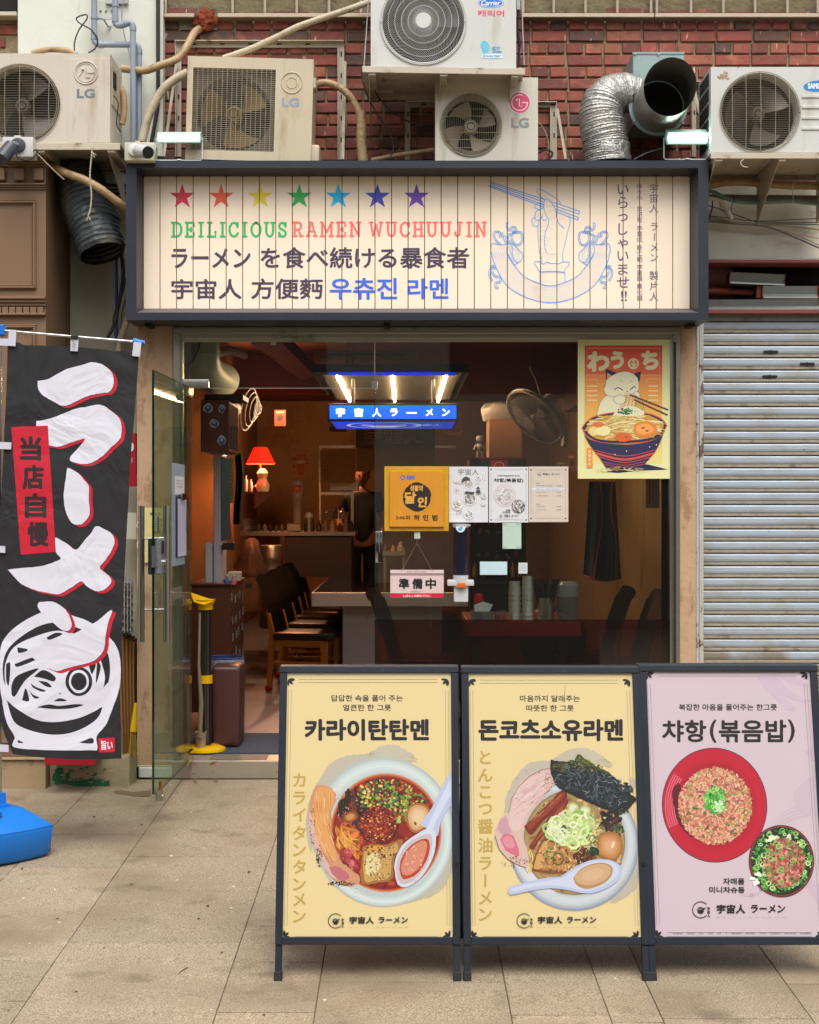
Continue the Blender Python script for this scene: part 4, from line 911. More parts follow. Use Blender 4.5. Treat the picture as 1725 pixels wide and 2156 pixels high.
MB().tube(bez([P(*K1('c7', x, y),-.38) for x, y in ((742,100),(712,130),(715,155),(745,180),(790,185))],8),.003, n=6).build('rope_strand', m_rope, t)
# black conduits, blue pipe below
pipe('corrugated_conduit', 'black corrugated conduit dangling left of the sign corner', 'conduit',[(1195,1030),(1210,1120),(1215,1250),(1190,1420),(1160,1580),(1130,1720),(1060,1850)],3.4, m_black,.05, 'c4', kw=dict(rib=.002, pitch=.012))
pipe('blue_pipe', 'straight blue pipe on the grey wall left of the sign', 'pipe',[(1150,1050),(1152,1400),(1156,2300)],3.2, M('blue_pipe_plastic', '1f4f9c',.35, var=.05),.22, 'c4', Ys=[.22] * 3)
taped('cream taped pipe coming down under the left corner of the sign',[(1265,1640),(1225,1760),(1180,1900),(1160,2100)],7,.15, 'c4', m_tapec)
cable('thin black cable beside the dangling conduit',[(1245,1250),(1215,1400),(1150,1560),(1115,1680),(1140,1860)],1.3,.04, 'c4')
cable('second thin black cable beside the blue pipe',[(1240,1480),(1205,1600),(1190,1760)],1.2,.06, 'c4')
cable('black cable bundle behind the black duct at the sign edge',[(930,210),(1100,205),(1260,215)],1.0,-.05, 'c4')
for i,(y0, y1) in enumerate(((330,350),(380,385),(410,420),(440,430))): cable(['upper black corrugated conduit', 'second black cable', 'third black cable', 'lowest black cable'][i] + ' tucked behind the left end of the sign',[(980, y0),(1100,(y0 + y1) / 2 + 8),(1260, y1)],[3,1.6,2.2,1.8][i],.1, 'c4')
t = thing('rusty_valve', 'small rusty valve stub between the black duct and the sign', 'valve', P(246,453,.05)); MB().cyl(P(243,452,.0), P(243,452,.1),.015, n=12).build('valve_cap', M('rust', '6b3b28',.8, var=.3), t); MB().cyl(P(248,456,.0), P(252,462,.1),.01, n=10).build('valve_stem', _M['rust'], t)
# right wall conduits
taped('brown taped pipe running along the top of the cream wall',[(340,395),(480,360),(640,345),(800,350),(1000,365),(1200,382),(1600,388)],8,.08, 'c7')
m_gc = M('grey_conduit', '74736f',.5, var=.1); m_bg = M('blue_grey_conduit', '7d959a',.4, var=.1)
pipe('corrugated_conduit', 'thick dark grey corrugated conduit along the cream wall', 'conduit',[(400,505),(700,512),(1000,515),(1300,518),(1600,522)],5.6, m_gc,.12, 'c7', n=12, kw=dict(rib=.0022, pitch=.0105))
pipe('corrugated_conduit', 'blue grey corrugated conduit sagging across the cream wall', 'conduit',[(340,440),(430,460),(520,505),(640,548),(820,566),(1000,560),(1250,552),(1400,565),(1600,585)],4.0, m_bg,.08, 'c7', n=12, kw=dict(rib=.0022, pitch=.0115))
pipe('corrugated_conduit', 'short white corrugated hose stub beside the sign', 'conduit',[(360,520),(430,530),(490,550),(540,610),(585,680),(618,745)],4.2, M('white_hose', 'cfcdc4',.5),.05, 'c7', n=12, kw=dict(rib=.0018, pitch=.009))
m_cb = M('beige_cable', '9d9275',.6, var=.1); m_cp = M('purple_grey_cable', '70606a',.6)
for lab, pts, r, mt in (('dark thin cable slanting down from the sign to the cable tie',[(350,600),(450,625),(620,685),(760,735),(880,772),(1100,778),(1600,782)],1.1, m_cp),
    ('upper beige cable of the bundle on the cream wall',[(340,708),(600,735),(860,765),(1200,755),(1600,735)],1.1, m_cp),('middle green cable of the bundle on the cream wall',[(340,745),(600,775),(880,792),(1200,796),(1600,805)],1.3, M('green_cable', '3f6b58',.5)),
    ('thick beige cable of the bundle on the cream wall',[(340,722),(500,745),(650,785),(870,800),(1150,815),(1350,835),(1600,862)],2.0, m_cb),('lower thick cable falling to the right edge',[(340,768),(600,790),(850,810),(1000,830),(1150,880),(1350,965),(1600,1075)],1.9, m_cp),
    ('pale cable falling to the right edge above the lowest one',[(880,800),(1050,840),(1200,885),(1350,935),(1600,1045)],1.2, m_cb),('thin pale cable along the cream wall',[(1200,880),(1350,915),(1600,960)],1.1, M('peach_cable', 'b5977a',.6)),
    ('black cable loop at the edge of the sign on the right',[(345,480),(400,500),(405,560),(400,640),(360,750)],1.6, m_black),('cable with white end hanging by the hose stub',[(400,540),(440,530),(480,560),(500,640),(550,690),(590,750),(625,745)],1.0, m_cb)):
    cable(lab, pts, r,.12 if mt != m_black else .05, 'c7', mt)
for lab, pts, mt in (('black cable tie hanging from the conduits',[(625,480),(640,540),(612,600),(610,670)], m_black),('white cable tie round the conduits',[(1283,335),(1270,400),(1272,480),(1275,560),(1225,650)], M('white_hose', 'cfcdc4',.5)),('black tie round the cable bundle',[(862,755),(880,785),(878,820)], m_black)):
    pipe('cable_tie', lab, 'cable tie', pts,.9, mt,.02, 'c7', n=5)
# ================================================================== FLOODLIGHTS AND CAMERAS
m_lit = M('lit_led_panel', 'd8fff0',.4, emit=16, var=0); m_fl = M('floodlight_body', 'b9cfc6',.4, var=.03); m_wb = M('white_enamel', 'cfd0cc',.35, var=.03)
def flood(label, x0, x1, y0, y1, yb):
    Y = -.26; t = thing('floodlight', label, 'floodlight', P((x0 + x1) / 2, yb, Y + .02)); a, b, z0, z1 = PX(x0, Y), PX(x1, Y), PZ(y1, Y), PZ(y0, Y); h = z1 - z0; w = b - a; ch = h * .35
    pts = lambda i, Yy, dz=0: [(a + i + ch * .3, Yy, z0 + i + dz),(b - i - ch * .3, Yy, z0 + i + dz),(b - i, Yy, z0 + ch + i + dz),(b - i - ch * .3, Yy, z1 - i + dz),(a + i + ch * .3, Yy, z1 - i + dz),(a + i, Yy, z0 + ch + i + dz)]
    MB().prism(pts(0, Y),(0,.04,.02), bev=.004).build('lamp_body', m_fl, t)
    MB().prism(pts(.009, Y - .003),(0,.004,0)).build('lamp_rim', M('glowing_rim', '8fe0c4',.4, emit=1.3, var=0), t)
    MB().prism(pts(.017, Y - .0045),(0,.004,0)).build('led_panel', m_lit, t)
    m = MB()
    for k in range(12): m.box(a + w * (.1 + .8 * k / 11) - .003, a + w * (.1 + .8 * k / 11) + .003, Y + .005, Y + .07, z1 - .002, z1 + .008)
    m.build('cooling_fins', m_fl, t)
    zb = PZ(yb - 2, Y); zc = (z0 + z1) / 2; MB().tube([(a - .004, Y + .02, zc),(a - .004, Y + .02, zb + .012),(a + .004, Y + .02, zb),(b - .004, Y + .02, zb),(b + .004, Y + .02, zb + .012),(b + .004, Y + .02, zc)],.0038, n=6).build('bracket', m_wb, t)
    MB().box((a + b) / 2 - .012,(a + b) / 2 + .012, Y + .01, Y + .03, zb - .003, zb + .007, bev=.003).build('bracket_bolt', m_wb, t)
    for x in (a - .006, b + .002): MB().box(x, x + .006, Y + .01, Y + .03, zc - .008, zc + .008, bev=.002).build('pivot_knob', m_wb, t)
flood('lit rectangular floodlight above the left end of the sign',329,424,281,302,338)
flood('lit rectangular floodlight above the right end of the sign',1401,1497,275.5,305.5,336)
m_jb = M('junction_box_plastic', 'bcb8a4',.5, var=.04, dirt='93896b', amt=.25, dscale=7); m_cg = M('dark_camera_grey', '3c4048',.4)
Y = -.34; t = thing('security_camera', 'white bullet camera on a cream junction box above the sign corner', 'camera', P(293,338, Y))
MB().pbox(262,324,299,338, Y,.12, bev=.006, seg=2).build('junction_box', m_jb, t)
for x in (290,272,308): MB().pbox(x - 5, x + 5,296 if x == 290 else 337,300 if x == 290 else 340.5, Y + .03,.03, bev=.002).build('box_latch', m_jb, t)
MB().lathe([(.035,0),(.034,-.012),(.02,-.016)], P(284,316, Y), n=20, axis='Y', close=True).build('mount_disc', m_wb, t)
MB().tube([P(284,316, Y - .01), P(288,315, Y - .05)],.014, n=12).build('mount_arm', m_wb, t)
A = P(290,317, Y - .04); Bq = P(312,321, Y - .17); MB().tube([A, A.lerp(Bq,.08), Bq],[.026,.034,.034], n=24).build('camera_body', m_wb, t)
d = (Bq - A).normalized(); MB().tube([Bq, Bq + d * .006],[.033,.031], n=24).build('lens_cover', M('black_lens', '101318',.12, coat=.5), t); MB().tube([Bq + d * .006, Bq + d * .008],.012, n=16).build('lens', M('lens_glass', '1d2630',.05), t)
Y = -.42; t = thing('security_camera', 'dark grey bullet camera pointing down on a white junction box at the left edge', 'camera', P(38,330, Y))
MB().pbox(5,70,287.5,330, Y,.1, bev=.006, seg=2).build('junction_box', M('white_box_plastic', 'c3c3c1',.4, var=.03), t)
MB().pbox(30,44,285,289, Y + .03,.03).build('box_latch', m_jb, t)
MB().lathe([(.04,0),(.038,-.014),(.02,-.018)], P(39,306, Y), n=24, axis='Y', close=True).build('mount_disc', m_cg, t)
MB().tube([P(38,306, Y - .01), P(30,302, Y - .04), P(26,303, Y - .05)],.012, n=12).build('mount_arm', m_galv, t)
A = P(26,306, Y - .05); Bq = P(3,335, Y - .11); MB().tube([A, A.lerp(Bq,.06), Bq],[.03,.038,.04], n=24).build('camera_body', m_cg, t)
cable('black camera cable looping under the left junction box',[(70,318),(78,316),(75,328),(58,338),(38,332),(34,322)],1.3,-.44)
cable('thin white cable sagging from the left junction box to the pipe',[(75,320),(90,335),(110,355),(135,378)],1.2,-.4, mat=m_cb)
# ================================================================== SHOP SIGN
SY, SB = -.28,-.14
m_frame = M('slate_sign_metal', '2b303b',.42,.2, var=.05, scale=3, dirt='44454b', amt=.12)
m_ledge = M('painted_lit_ledge', '5d5357',.7, var=.06)  # brownish bottom chamfer, its lighter tone is fallen light put into the colour
m_plank = M('cream_sign_board', 'fce8d0',.5, var=.02, scale=2, dirt='efd6b8', amt=.15)
sg = thing('shop_sign', 'long dark framed shop sign of cream vertical boards with seven coloured stars', 'sign', P(878,678, SY))
O_, I_, J_ = (265.5,338,1492,674),(288,353.5,1470.5,658),(302,371,1453,650.5)
def rc(r, Y): return [P(r[0], r[1], Y), P(r[2], r[1], Y), P(r[2], r[3], Y), P(r[0], r[3], Y)]
A4, B4, C4 = rc(O_, SY), rc(I_, SY), rc(J_, SB)
for k, nm in enumerate(('top', 'right', 'bottom', 'left')):
    n_ = (k + 1) % 4; m = MB(); bk = Vector((0,.27,0)); b2 = Vector((0,.13,0))
    m.poly([A4[k], A4[n_], B4[n_], B4[k]]); m.poly([A4[k], A4[k] + bk, A4[n_] + bk, A4[n_]]); m.poly([C4[k], C4[n_], C4[n_] + b2, C4[k] + b2])
    m.poly([A4[k] + bk, C4[k] + b2, C4[n_] + b2, A4[n_] + bk])
    if k != 2: m.poly([B4[k], B4[n_], C4[n_], C4[k]])
    bmesh.ops.remove_doubles(m.bm, verts=m.bm.verts[:], dist=1e-5); o = m.build('frame_rail', m_frame, sg, smooth=False)
    if k == 2: q = MB(); q.poly([B4[k], B4[n_], C4[n_], C4[k]]); q.build('painted_lit_chamfer', m_ledge, o, smooth=False)
    else: # a fine inner step along the chamfer
        f = .55; D1 = [B4[i].lerp(C4[i], f) + Vector((0,-.004,0)) for i in (k, n_)]; D2 = [B4[i].lerp(C4[i], f + .06) + Vector((0,-.004,0)) for i in (k, n_)]; q = MB(); q.poly([D1[0], D1[1], D2[1], D2[0]]); q.build('chamfer_rib', m_frame, o, smooth=False)
pb('backing_panel', m_dark, sg,296,1460,365,655, SB + .016,.006)
GX = [337.1 + 34.83 * k for k in range(32)]; ed = [302.8] + GX + [1452.3]
pw = [MB(), ]
for k in range(33):
    x0, x1 = ed[k] + (.85 if k else 0), ed[k + 1] - (.85 if k < 32 else 0); a, b = PX(x0, SB), PX(x1, SB); zt, zb_ = PZ(371.5, SB), PZ(650, SB)
    m = MB(); c = .008; m.prism([(a, SB, zb_),(b, SB, zb_),(b, SB, zt - .003),(b - c, SB, zt),(a + c, SB, zt),(a, SB, zt - .003)],(0,.012,0), bev=.0008); m.build('plank', m_plank, sg, smooth=False)
m_ink = MPRINT('sign_ink',.5)
gw = [PX(x, SB) for x in GX]
def SP(): return Print((0, SB - .0012,0),(0,-1,0)).cut(gw,.0025)
for i, c in enumerate(('dc3650', 'f4623f', 'ecd531', '35b05c', '1dbdf0', '4650c0', '7445b4')):
    x, y = (384,466,548,630.4,712.6,795,877.3)[i],415.5; pr = SP()
    pr.poly([(x + (27.5 if k % 2 == 0 else 10.6) * sin(k * pi / 5), y - 1.2 - (27.5 if k % 2 == 0 else 10.6) * cos(k * pi / 5)) for k in range(10)], c); pr.build('printed_star', m_ink, sg)
LET = {
 'D': (1.0,[[(.18,0),(.18,1)],[(0,0),(.5,0),(.8,.12),(.93,.35),(.93,.65),(.8,.88),(.5,1),(0,1)]]),
 'E': (.92,[[(.18,0),(.18,1)],[(0,0),(.9,0),(.9,.24)],[(0,1),(.9,1),(.9,.76)],[(.18,.5),(.6,.5)],[(.6,.38),(.6,.62)]]),
 'I': (.62,[[(.5,0),(.5,1)],[(.12,0),(.88,0)],[(.12,1),(.88,1)]]),
 'L': (.9,[[(.25,0),(.25,1)],[(.03,0),(.5,0)],[(.03,1),(.92,1),(.92,.66)]]),
 'C': (.95,[[(.93,.3),(.93,.02)],[(.93,.26),(.78,.08),(.55,0),(.3,.06),(.1,.28),(.06,.5),(.1,.72),(.3,.94),(.55,1),(.78,.94),(.95,.76)]]),
 'O': (1.0,[[(.5,0),(.22,.1),(.05,.35),(.05,.65),(.22,.9),(.5,1),(.78,.9),(.95,.65),(.95,.35),(.78,.1),(.5,0)]]),
 'U': (1.0,[[(.16,0),(.16,.68),(.28,.92),(.5,1),(.72,.92),(.84,.68),(.84,0)],[(0,0),(.36,0)],[(.64,0),(1,0)]]),
 'S': (.85,[[(.88,.02),(.88,.28)],[(.88,.26),(.72,.06),(.48,0),(.22,.06),(.1,.24),(.2,.42),(.5,.5),(.8,.6),(.92,.78),(.78,.95),(.5,1),(.25,.95),(.1,.76)],[(.1,.72),(.1,.98)]]),
 'R': (1.0,[[(.2,0),(.2,1)],[(0,0),(.58,0),(.8,.1),(.84,.28),(.76,.46),(.55,.54),(.2,.54)],[(.52,.54),(.84,1)],[(0,1),(.4,1)],[(.7,1),(1,1)]]),
 'A': (1.0,[[(.12,1),(.46,0),(.54,0),(.88,1)],[(.26,0),(.5,0)],[(.24,.66),(.76,.66)],[(0,1),(.3,1)],[(.7,1),(1,1)]]),
 'M': (1.2,[[(.14,1),(.14,0),(.5,.72),(.86,0),(.86,1)],[(0,0),(.16,0)],[(.84,0),(1,0)],[(0,1),(.3,1)],[(.7,1),(1,1)]]),
 'N': (1.05,[[(.16,1),(.16,0),(.84,1),(.84,0)],[(0,0),(.2,0)],[(.66,0),(1,0)],[(0,1),(.34,1)]]),
 'W': (1.25,[[(.1,0),(.27,1),(.5,.15),(.73,1),(.9,0)],[(0,0),(.24,0)],[(.76,0),(1,0)]]),
 'H': (1.0,[[(.18,0),(.18,1)],[(.82,0),(.82,1)],[(.18,.5),(.82,.5)],[(0,0),(.36,0)],[(.64,0),(1,0)],[(0,1),(.36,1)],[(.64,1),(1,1)]]),
 'J': (.85,[[(.66,0),(.66,.72),(.54,.94),(.34,1),(.14,.9),(.1,.72)],[(.4,0),(.92,0)]]),
}
def slab_text(pr, t, x0, y0, x1, y1, col, w):
    tot = sum(LET[c][0] if c != ' ' else .55 for c in t) + .12 * (len(t) - 1); u = (x1 - x0) / tot; x = x0; h = y1 - y0 - w
    for c in t:
        if c == ' ': x += (.55 + .12) * u; continue
        wd, ss = LET[c]
        for s_ in ([q_ for p_ in ss for q_ in zip(p_, p_[1:])] if c in 'MNWA' else ss): pr.line([(x + w / 2 + a * (wd * u - w), y0 + w / 2 + b * h) for a, b in s_], w if len(s_) > 2 or abs(s_[0][0] - s_[-1][0]) < .02 else w * .85, col)
        x += (wd + .12) * u
pr = SP(); slab_text(pr, 'DEILICIOUS',360,466.5,606,500.5, '38bd66',4.9); pr.build('green_lettering', m_ink, sg)
for w_, x0, x1 in (('RAMEN',614,762),('WUCHUUJIN',776,1026)): pr = SP(); slab_text(pr, w_, x0,466, x1,499.5, 'fb7a70',4.8); pr.build('salmon_lettering', m_ink, sg)
dk = '4b3f55'
for t_, x0, y0, x1, y1, c, nm in (('ラーメン',361,523,528,565, dk, 'dark'),('を食べ続ける暴食者',549,520,988,565.5, dk, 'dark'),('宇宙人',361,587,509,630, dk, 'dark'),('方便麪',529,586,680,630, dk, 'dark'),('우츄진',694,585,837,631, '3f6fe0', 'blue'),('라멘',858,586,945,630, '3f6fe0', 'blue')): pr = SP(); pr.text(t_, x0, y0, x1, y1, c, bold=.03 if nm == 'blue' else .026); pr.build(nm + '_lettering', m_ink, sg)
pr = SP(); pr.column('いらっしゃいませ',1312,384,608,29, '6a4f72',.006); pr.text('!!',1308,612,1320,634, '6a4f72', bold=.01); pr.build('column_lettering', m_ink, sg)
pr = SP()
for t_, y0, y1 in (('作り手',386,424),('金洪秀',432,469),('李重炫',474,511),('許仁範',515,552),('李重鎬',556,593),('蔡化錫',597,634)): pr.column(t_,1347, y0, y1,12.6, '6a4f72',-.006)
pr.build('small_column_lettering', m_ink, sg)
pr = SP(); pr.column('宇宙人',1377,386,449,20.5, '6a4f72',-.01); pr.column('ラーメン',1378,466,553,20.5, '6a4f72',-.012); pr.column('製片人',1377,569,636,20.5, '6a4f72',-.01); pr.build('column_lettering', m_ink, sg)
# the blue line drawing: hand with chopsticks over a garland of noodles
pr = SP(); bl, fl_ = '4aa6fa', 'b4cdf4'
def G(pts, w=1.35, c=bl, closed=False, sm=True):
    q = [tuple(p) for p in bez(K('g1', pts),5)] if sm and len(pts) > 2 else K('g1', pts); pr.line(q, w, c, closed)
def G2(pts, w=1.25): # double-line curls
    for off in (-1,1):
        q = [Vector(p) for p in bez(K('g1', pts),6)]; o = []
        for i, p in enumerate(q):
            t_ = (q[min(i + 1, len(q) - 1)] - q[max(i - 1,0)]).normalized(); o.append(tuple(p + Vector((-t_.y, t_.x)) * off * 1.6))
        pr.line(o, w, bl)
def mir(pts): return [(1745 - x, y) for x, y in pts]
for a_, b_ in ((((195,85),(1205,415)),((1205,415),(1197,450))),(((190,102),(1197,450)),((190,102),(195,85))),(((170,118),(1192,488)),((1192,488),(1184,520))),(((165,130),(1184,520)),((165,130),(170,118)))):
    G(a_,1.6, sm=False); G(b_,1.6, sm=False)
pr.poly(K('g1',[(800,300),(830,280),(870,300),(890,330),(930,400),(945,480),(900,520),(850,510),(815,450),(795,380)]), 'f8e2c6')
G([(995,350),(970,300),(900,250),(800,185),(735,160),(718,185),(735,225),(790,275),(810,290)]); G([(850,510),(815,450),(795,380),(800,300),(835,278),(870,300),(895,340),(925,400),(945,500),(970,560),(1028,615)])
G([(850,510),(840,590),(810,660),(802,760),(810,850),(832,898)]); G([(1085,480),(1098,530),(1070,650),(1040,780),(1012,900),(1015,1000)]); G([(725,590),(728,700),(735,820),(750,910),(770,960),(770,1010)])
G([(800,375),(740,395),(695,375),(695,345),(740,325),(790,335)]); G([(740,400),(700,430),(690,480),(700,515),(740,515),(775,470),(780,445)]); G([(690,480),(660,510),(660,560),(685,590),(720,585),(738,555),(730,520)]); G([(770,490),(795,525),(830,505)])
G([(825,310),(822,340),(830,365),(860,370),(882,355),(885,320),(860,302),(835,303),(825,310)],.6, fl_); G([(700,460),(700,490),(720,490),(730,460),(715,445),(700,460)],.6, fl_); G([(675,545),(690,570),(712,550),(700,530),(675,545)],.6, fl_)
for L_ in ([(850,425),(915,405)],[(855,500),(910,490)],[(960,515),(1040,505)],[(985,575),(1045,590)],[(830,600),(910,628)],[(730,655),(800,630)],[(725,715),(800,710),(865,735)],[(730,750),(800,745),(865,772)],[(810,790),(855,818)],[(750,850),(805,848)],[(765,905),(840,905),(935,908)],[(770,940),(910,945)],[(790,460),(800,445)],[(832,898),(880,915),(935,908)],[(735,600),(830,580)],[(1020,400),(1050,440)],[(780,250),(805,230)]): G(L_,.55, fl_)
G([(745,1115),(715,1060),(685,1020),(700,995),(740,1000),(790,1025),(830,1000),(875,1018),(920,1015),(960,1022),(1010,1000),(1060,1000),(1088,1005),(1080,1040),(1040,1080),(1035,1115)]); G([(745,1115),(890,1108),(1035,1118)],1.7); G([(750,1120),(750,1240)],1.3, sm=False); G([(1036,1118),(1040,1235)],1.3, sm=False); G([(755,1130),(890,1122),(1030,1132)],.5, fl_); G([(755,1218),(890,1228),(1036,1220)],.5, fl_)
for L_ in ([(760,1060),(800,1108)],[(830,1020),(820,1060),(835,1105)],[(870,1045),(845,1105)],[(880,1075),(865,1108)],[(1010,1040),(955,1105)],[(940,1060),(930,1105)]): G(L_,.55, fl_)
NA, NB_ = [(372,890),(440,1010),(560,1160),(750,1250),(872,1275),(995,1250),(1185,1160),(1305,1010),(1373,890)],[(190,885),(230,1030),(360,1260),(560,1395),(750,1455),(872,1468),(995,1455),(1185,1395),(1385,1260),(1515,1030),(1555,885)]
sa, sb_ = bez(NA,12), bez(NB_,12)
def samp(cv, t): f = t * (len(cv) - 1); i = min(int(f), len(cv) - 2); return cv[i].lerp(cv[i + 1], f - i)
for j in range(12):
    k = j / 11; q = [tuple(samp(sa, i / 60).lerp(samp(sb_, i / 60), k)) for i in range(61)]; pr.line(K('g1', q),1.6 if j in (0,11) else .42, bl if j in (0,11) else fl_)
for f_ in (lambda p: p, mir):
    G(f_([(185,890),(188,830),(210,788),(280,800),(360,798)])); G(f_([(372,890),(368,840),(385,790),(420,800),(438,860),(430,920),(470,1000),(500,1000)])); G(f_([(440,1040),(500,1010),(545,960),(535,890),(430,790)])); G(f_([(455,1035),(400,960),(375,890)]))
    for j in range(8): G(f_([(195 + j * 21,800),(200 + j * 22,860),(230 + j * 23,960)]),.5, fl_)
    for j in range(5): G(f_([(385 + j * 9,800),(395 + j * 9,860),(410 + j * 10,930),(450 + j * 8,1000)]),.5, fl_)
    for j in range(4): G(f_([(450 + j * 12,840),(480 + j * 12,900),(480 + j * 12,985)]),.5, fl_)
    G2(f_([(300,800),(250,760),(220,700),(235,655),(285,660),(290,700),(315,705),(310,660)])); G2(f_([(350,690),(340,740),(375,790)])); G2(f_([(420,795),(380,740),(385,690),(430,690),(430,750),(480,805),(535,780),(545,690),(510,655),(450,665),(435,650),(470,650),(470,610),(430,600),(400,635),(370,600),(375,545)]))
    G2(f_([(240,1080),(205,1070),(170,1100),(170,1160),(205,1220)])); G2(f_([(200,1110),(230,1160),(290,1180),(290,1230),(240,1240),(240,1290),(275,1300)])); G2(f_([(235,1050),(200,1045),(180,1065)]))
pr.build('blue_drawing', m_ink, sg)
# dark scallops and a metal bar stand in for light leaking over the boards
m = MB()
for k in range(32):
    x = GX[k]; m.pbox(x - 5.5, x + 5.5,367.6,371.3, SB + .004,.01)
m.build('dark_scallops', m_frame, sg)['kind'] = 'stuff'
MB().box(PX(1500,0) * 0 + PX(300,-.2), PX(1458,-.2),-.20,-.15, PZ(371, SB) + .012, PZ(371, SB) + .02).build('gap_bar', m_galv, sg)
for x in (312,815,1457): MB().pbox(x - 7, x + 7,679,687,-.16,.12, bev=.003).build('mounting_foot', m_dark, sg)
# ================================================================== STEEL FRAME AND GLASS
wf = thing('window_frame', 'dull stainless steel frame round the shop window and doorway', 'frame',(0,0,.1))
pb('head_channel', m_steelh, wf,364.5,1432,688.5,702,-.012,.09, bev=.002); pb('head_rail', m_steelh, wf,379,1417,702.4,712,.006,.06, bev=.0015)
pb('head_stop', M('pale_metal', 'b5b09c',.4,.3, var=.1, scale=5, stretch=(.4,1,1), dirt='7f7a68', amt=.4, dscale=2), wf,385.5,1410,712.3,719.5,.014,.03)
pb('left_jamb', m_steelh, wf,364.5,379,702.4,1600,-.010,.09, bev=.002); pb('left_stop', m_steelh, wf,379.3,385,712.3,1602,.006,.05, bev=.001)
pb('right_jamb', m_steelh, wf,1417.3,1432,702.4,1636,-.010,.09, bev=.002); pb('right_stop', m_steel, wf,1411,1417,712.3,1636,.002,.05, bev=.001)
pb('dark_seal', m_black, wf,1418.5,1424,720,1600,-.012,.003)
m_rust = M('rusty_step_metal', '9c8f7d',.5,.3, var=.1, dirt='8c4f26', amt=.26, dscale=14, sharp=.06)
stp = thing('doorstep', 'low metal doorstep with rust spots in front of the shop', 'step',(PX(900,0),0,0))
MB().box(PX(364,0), PX(1432,0),-.02,.0,0.0,.098, bev=.002).build('step_riser', m_rust, stp)
MB().box(PX(364,0), PX(1432,0),.001,.205,.05,.0995, bev=.001).build('step_tread', M('sill_metal', 'a3a09a',.35,.6, var=.08, dirt='7a6f60', amt=.3, dscale=5), stp)
MB().box(PX(440,0), PX(560,0),.03,.17,.0998,.103, bev=.001).build('dark_sill_plate', M('worn_sill', '6d6355',.6, var=.3, scale=9), stp)
m_glass = MGLASS('window_glass', 'f0f4f0', alpha=.008, film='b8b8ae'); m_gdoor = MGLASS('door_glass', 'dfeadd', alpha=.03, film='8fa08f', k=.6); m_gedge = M('green_glass_edge', '0c2b22',.1, var=0, coat=.4)  # window film is an even pale haze painted in to lift the dark interior
gl = thing('shop_window', 'large fixed shop window pane hung with notices', 'window', P(1100,1600,.02))
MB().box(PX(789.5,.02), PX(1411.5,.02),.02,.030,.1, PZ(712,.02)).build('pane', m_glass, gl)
MB().box(PX(789,.02), PX(789,.02) + .003,.0195,.0305,.1, PZ(817,.02)).build('pane_edge', m_gedge, gl)
MB().box(PX(789.5,.02), PX(1411.5,.02),.0315,.0325,.1, PZ(1304.5,.03)).build('red_film', MGLASS('red_window_film', 'd09484',.0, alpha=.04, film='4a1812'), gl)
tg = thing('transom_window', 'glass transom pane above the open door', 'window', P(590,817,.02))
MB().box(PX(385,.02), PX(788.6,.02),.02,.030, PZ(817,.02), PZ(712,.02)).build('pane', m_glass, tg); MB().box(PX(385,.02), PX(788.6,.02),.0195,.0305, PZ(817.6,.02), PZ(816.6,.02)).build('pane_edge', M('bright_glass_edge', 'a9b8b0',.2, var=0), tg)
pb('clip_rod', m_steel, tg,787.6,790.4,714,802,.008,.008, bev=.001); pb('patch_clip', m_steel, tg,782.5,794.5,802,818,.006,.04, bev=.002)
pb('corner_patch', m_steel, tg,385,439.5,798.5,817,.008,.035, bev=.004, seg=2); pb('round_sticker', M('pale_sticker', 'b5c4ba',.5), tg,571,581,717,726,.018,.002)
tg2 = thing('door_patch', 'chrome lock strike plate on the edge of the fixed glass', 'lock plate', P(798,1185,.0)); pb('strike_plate', M('chrome', 'c9c9cb',.12,1, var=.05), tg2,790.6,805.8,1118.5,1185,-.004,.035, bev=.005, seg=2)
# ================================================================== OPEN GLASS DOOR
DX, DL = PX(405,0) - .008,1.05
dr = thing('glass_door', 'frameless glass door standing open towards the street', 'door',(DX,0,.1))
Zt, Zb = PZ(817.5,0),.108; Dh = .012
def dpt(u, z, o=0): return Vector((DX - .027 * u / DL + o,-u, z))     # u metres from the hinge
m = MB(); 
def dbox(m, u0, u1, z0, z1, o0, o1, bev=0):
    V = [m.bm.verts.new(dpt(u, z, o)) for u in (u0, u1) for o in (o0, o1) for z in (z0, z1)]
    fs = [m.bm.faces.new([V[i] for i in f]) for f in ((0,1,3,2),(4,6,7,5),(0,4,5,1),(2,3,7,6),(0,2,6,4),(1,5,7,3))]
    if bev: bmesh.ops.bevel(m.bm, geom=list(set(e for f in fs for e in f.edges)), offset=bev, segments=2, affect='EDGES')
    return m
dbox(MB(),.004, DL - .0015, Zb, Zt,-Dh / 2, Dh / 2).build('pane', m_gdoor, dr)
dbox(MB(), DL - .0012, DL, Zb, Zt,-Dh / 2, Dh / 2).build('pane_edge', m_gedge, dr)
dbox(MB(),.006, DL - .002, Zb - .0008, Zb - .0002,-Dh / 2, Dh / 2).build('lower_edge', m_gedge, dr); dbox(MB(),.006, DL - .002, Zt + .0002, Zt + .001,-Dh / 2, Dh / 2).build('upper_edge', m_gedge, dr)
dbox(MB(),-.01,.15, Zt - .055, Zt + .004,-.016,.016,.004).build('top_hinge_patch', M('brass_tinted_chrome', 'c9b894',.15,1, var=.05), dr)
dbox(MB(),-.01,.15, Zb - .012, Zb + .06,-.016,.016,.004).build('bottom_hinge_patch', _M['brass_tinted_chrome'], dr)
dbox(MB(), DL - .055, DL + .004, Zb - .032, Zb + .012,-.013,.013,.003).build('floor_bolt_housing', m_steel, dr)
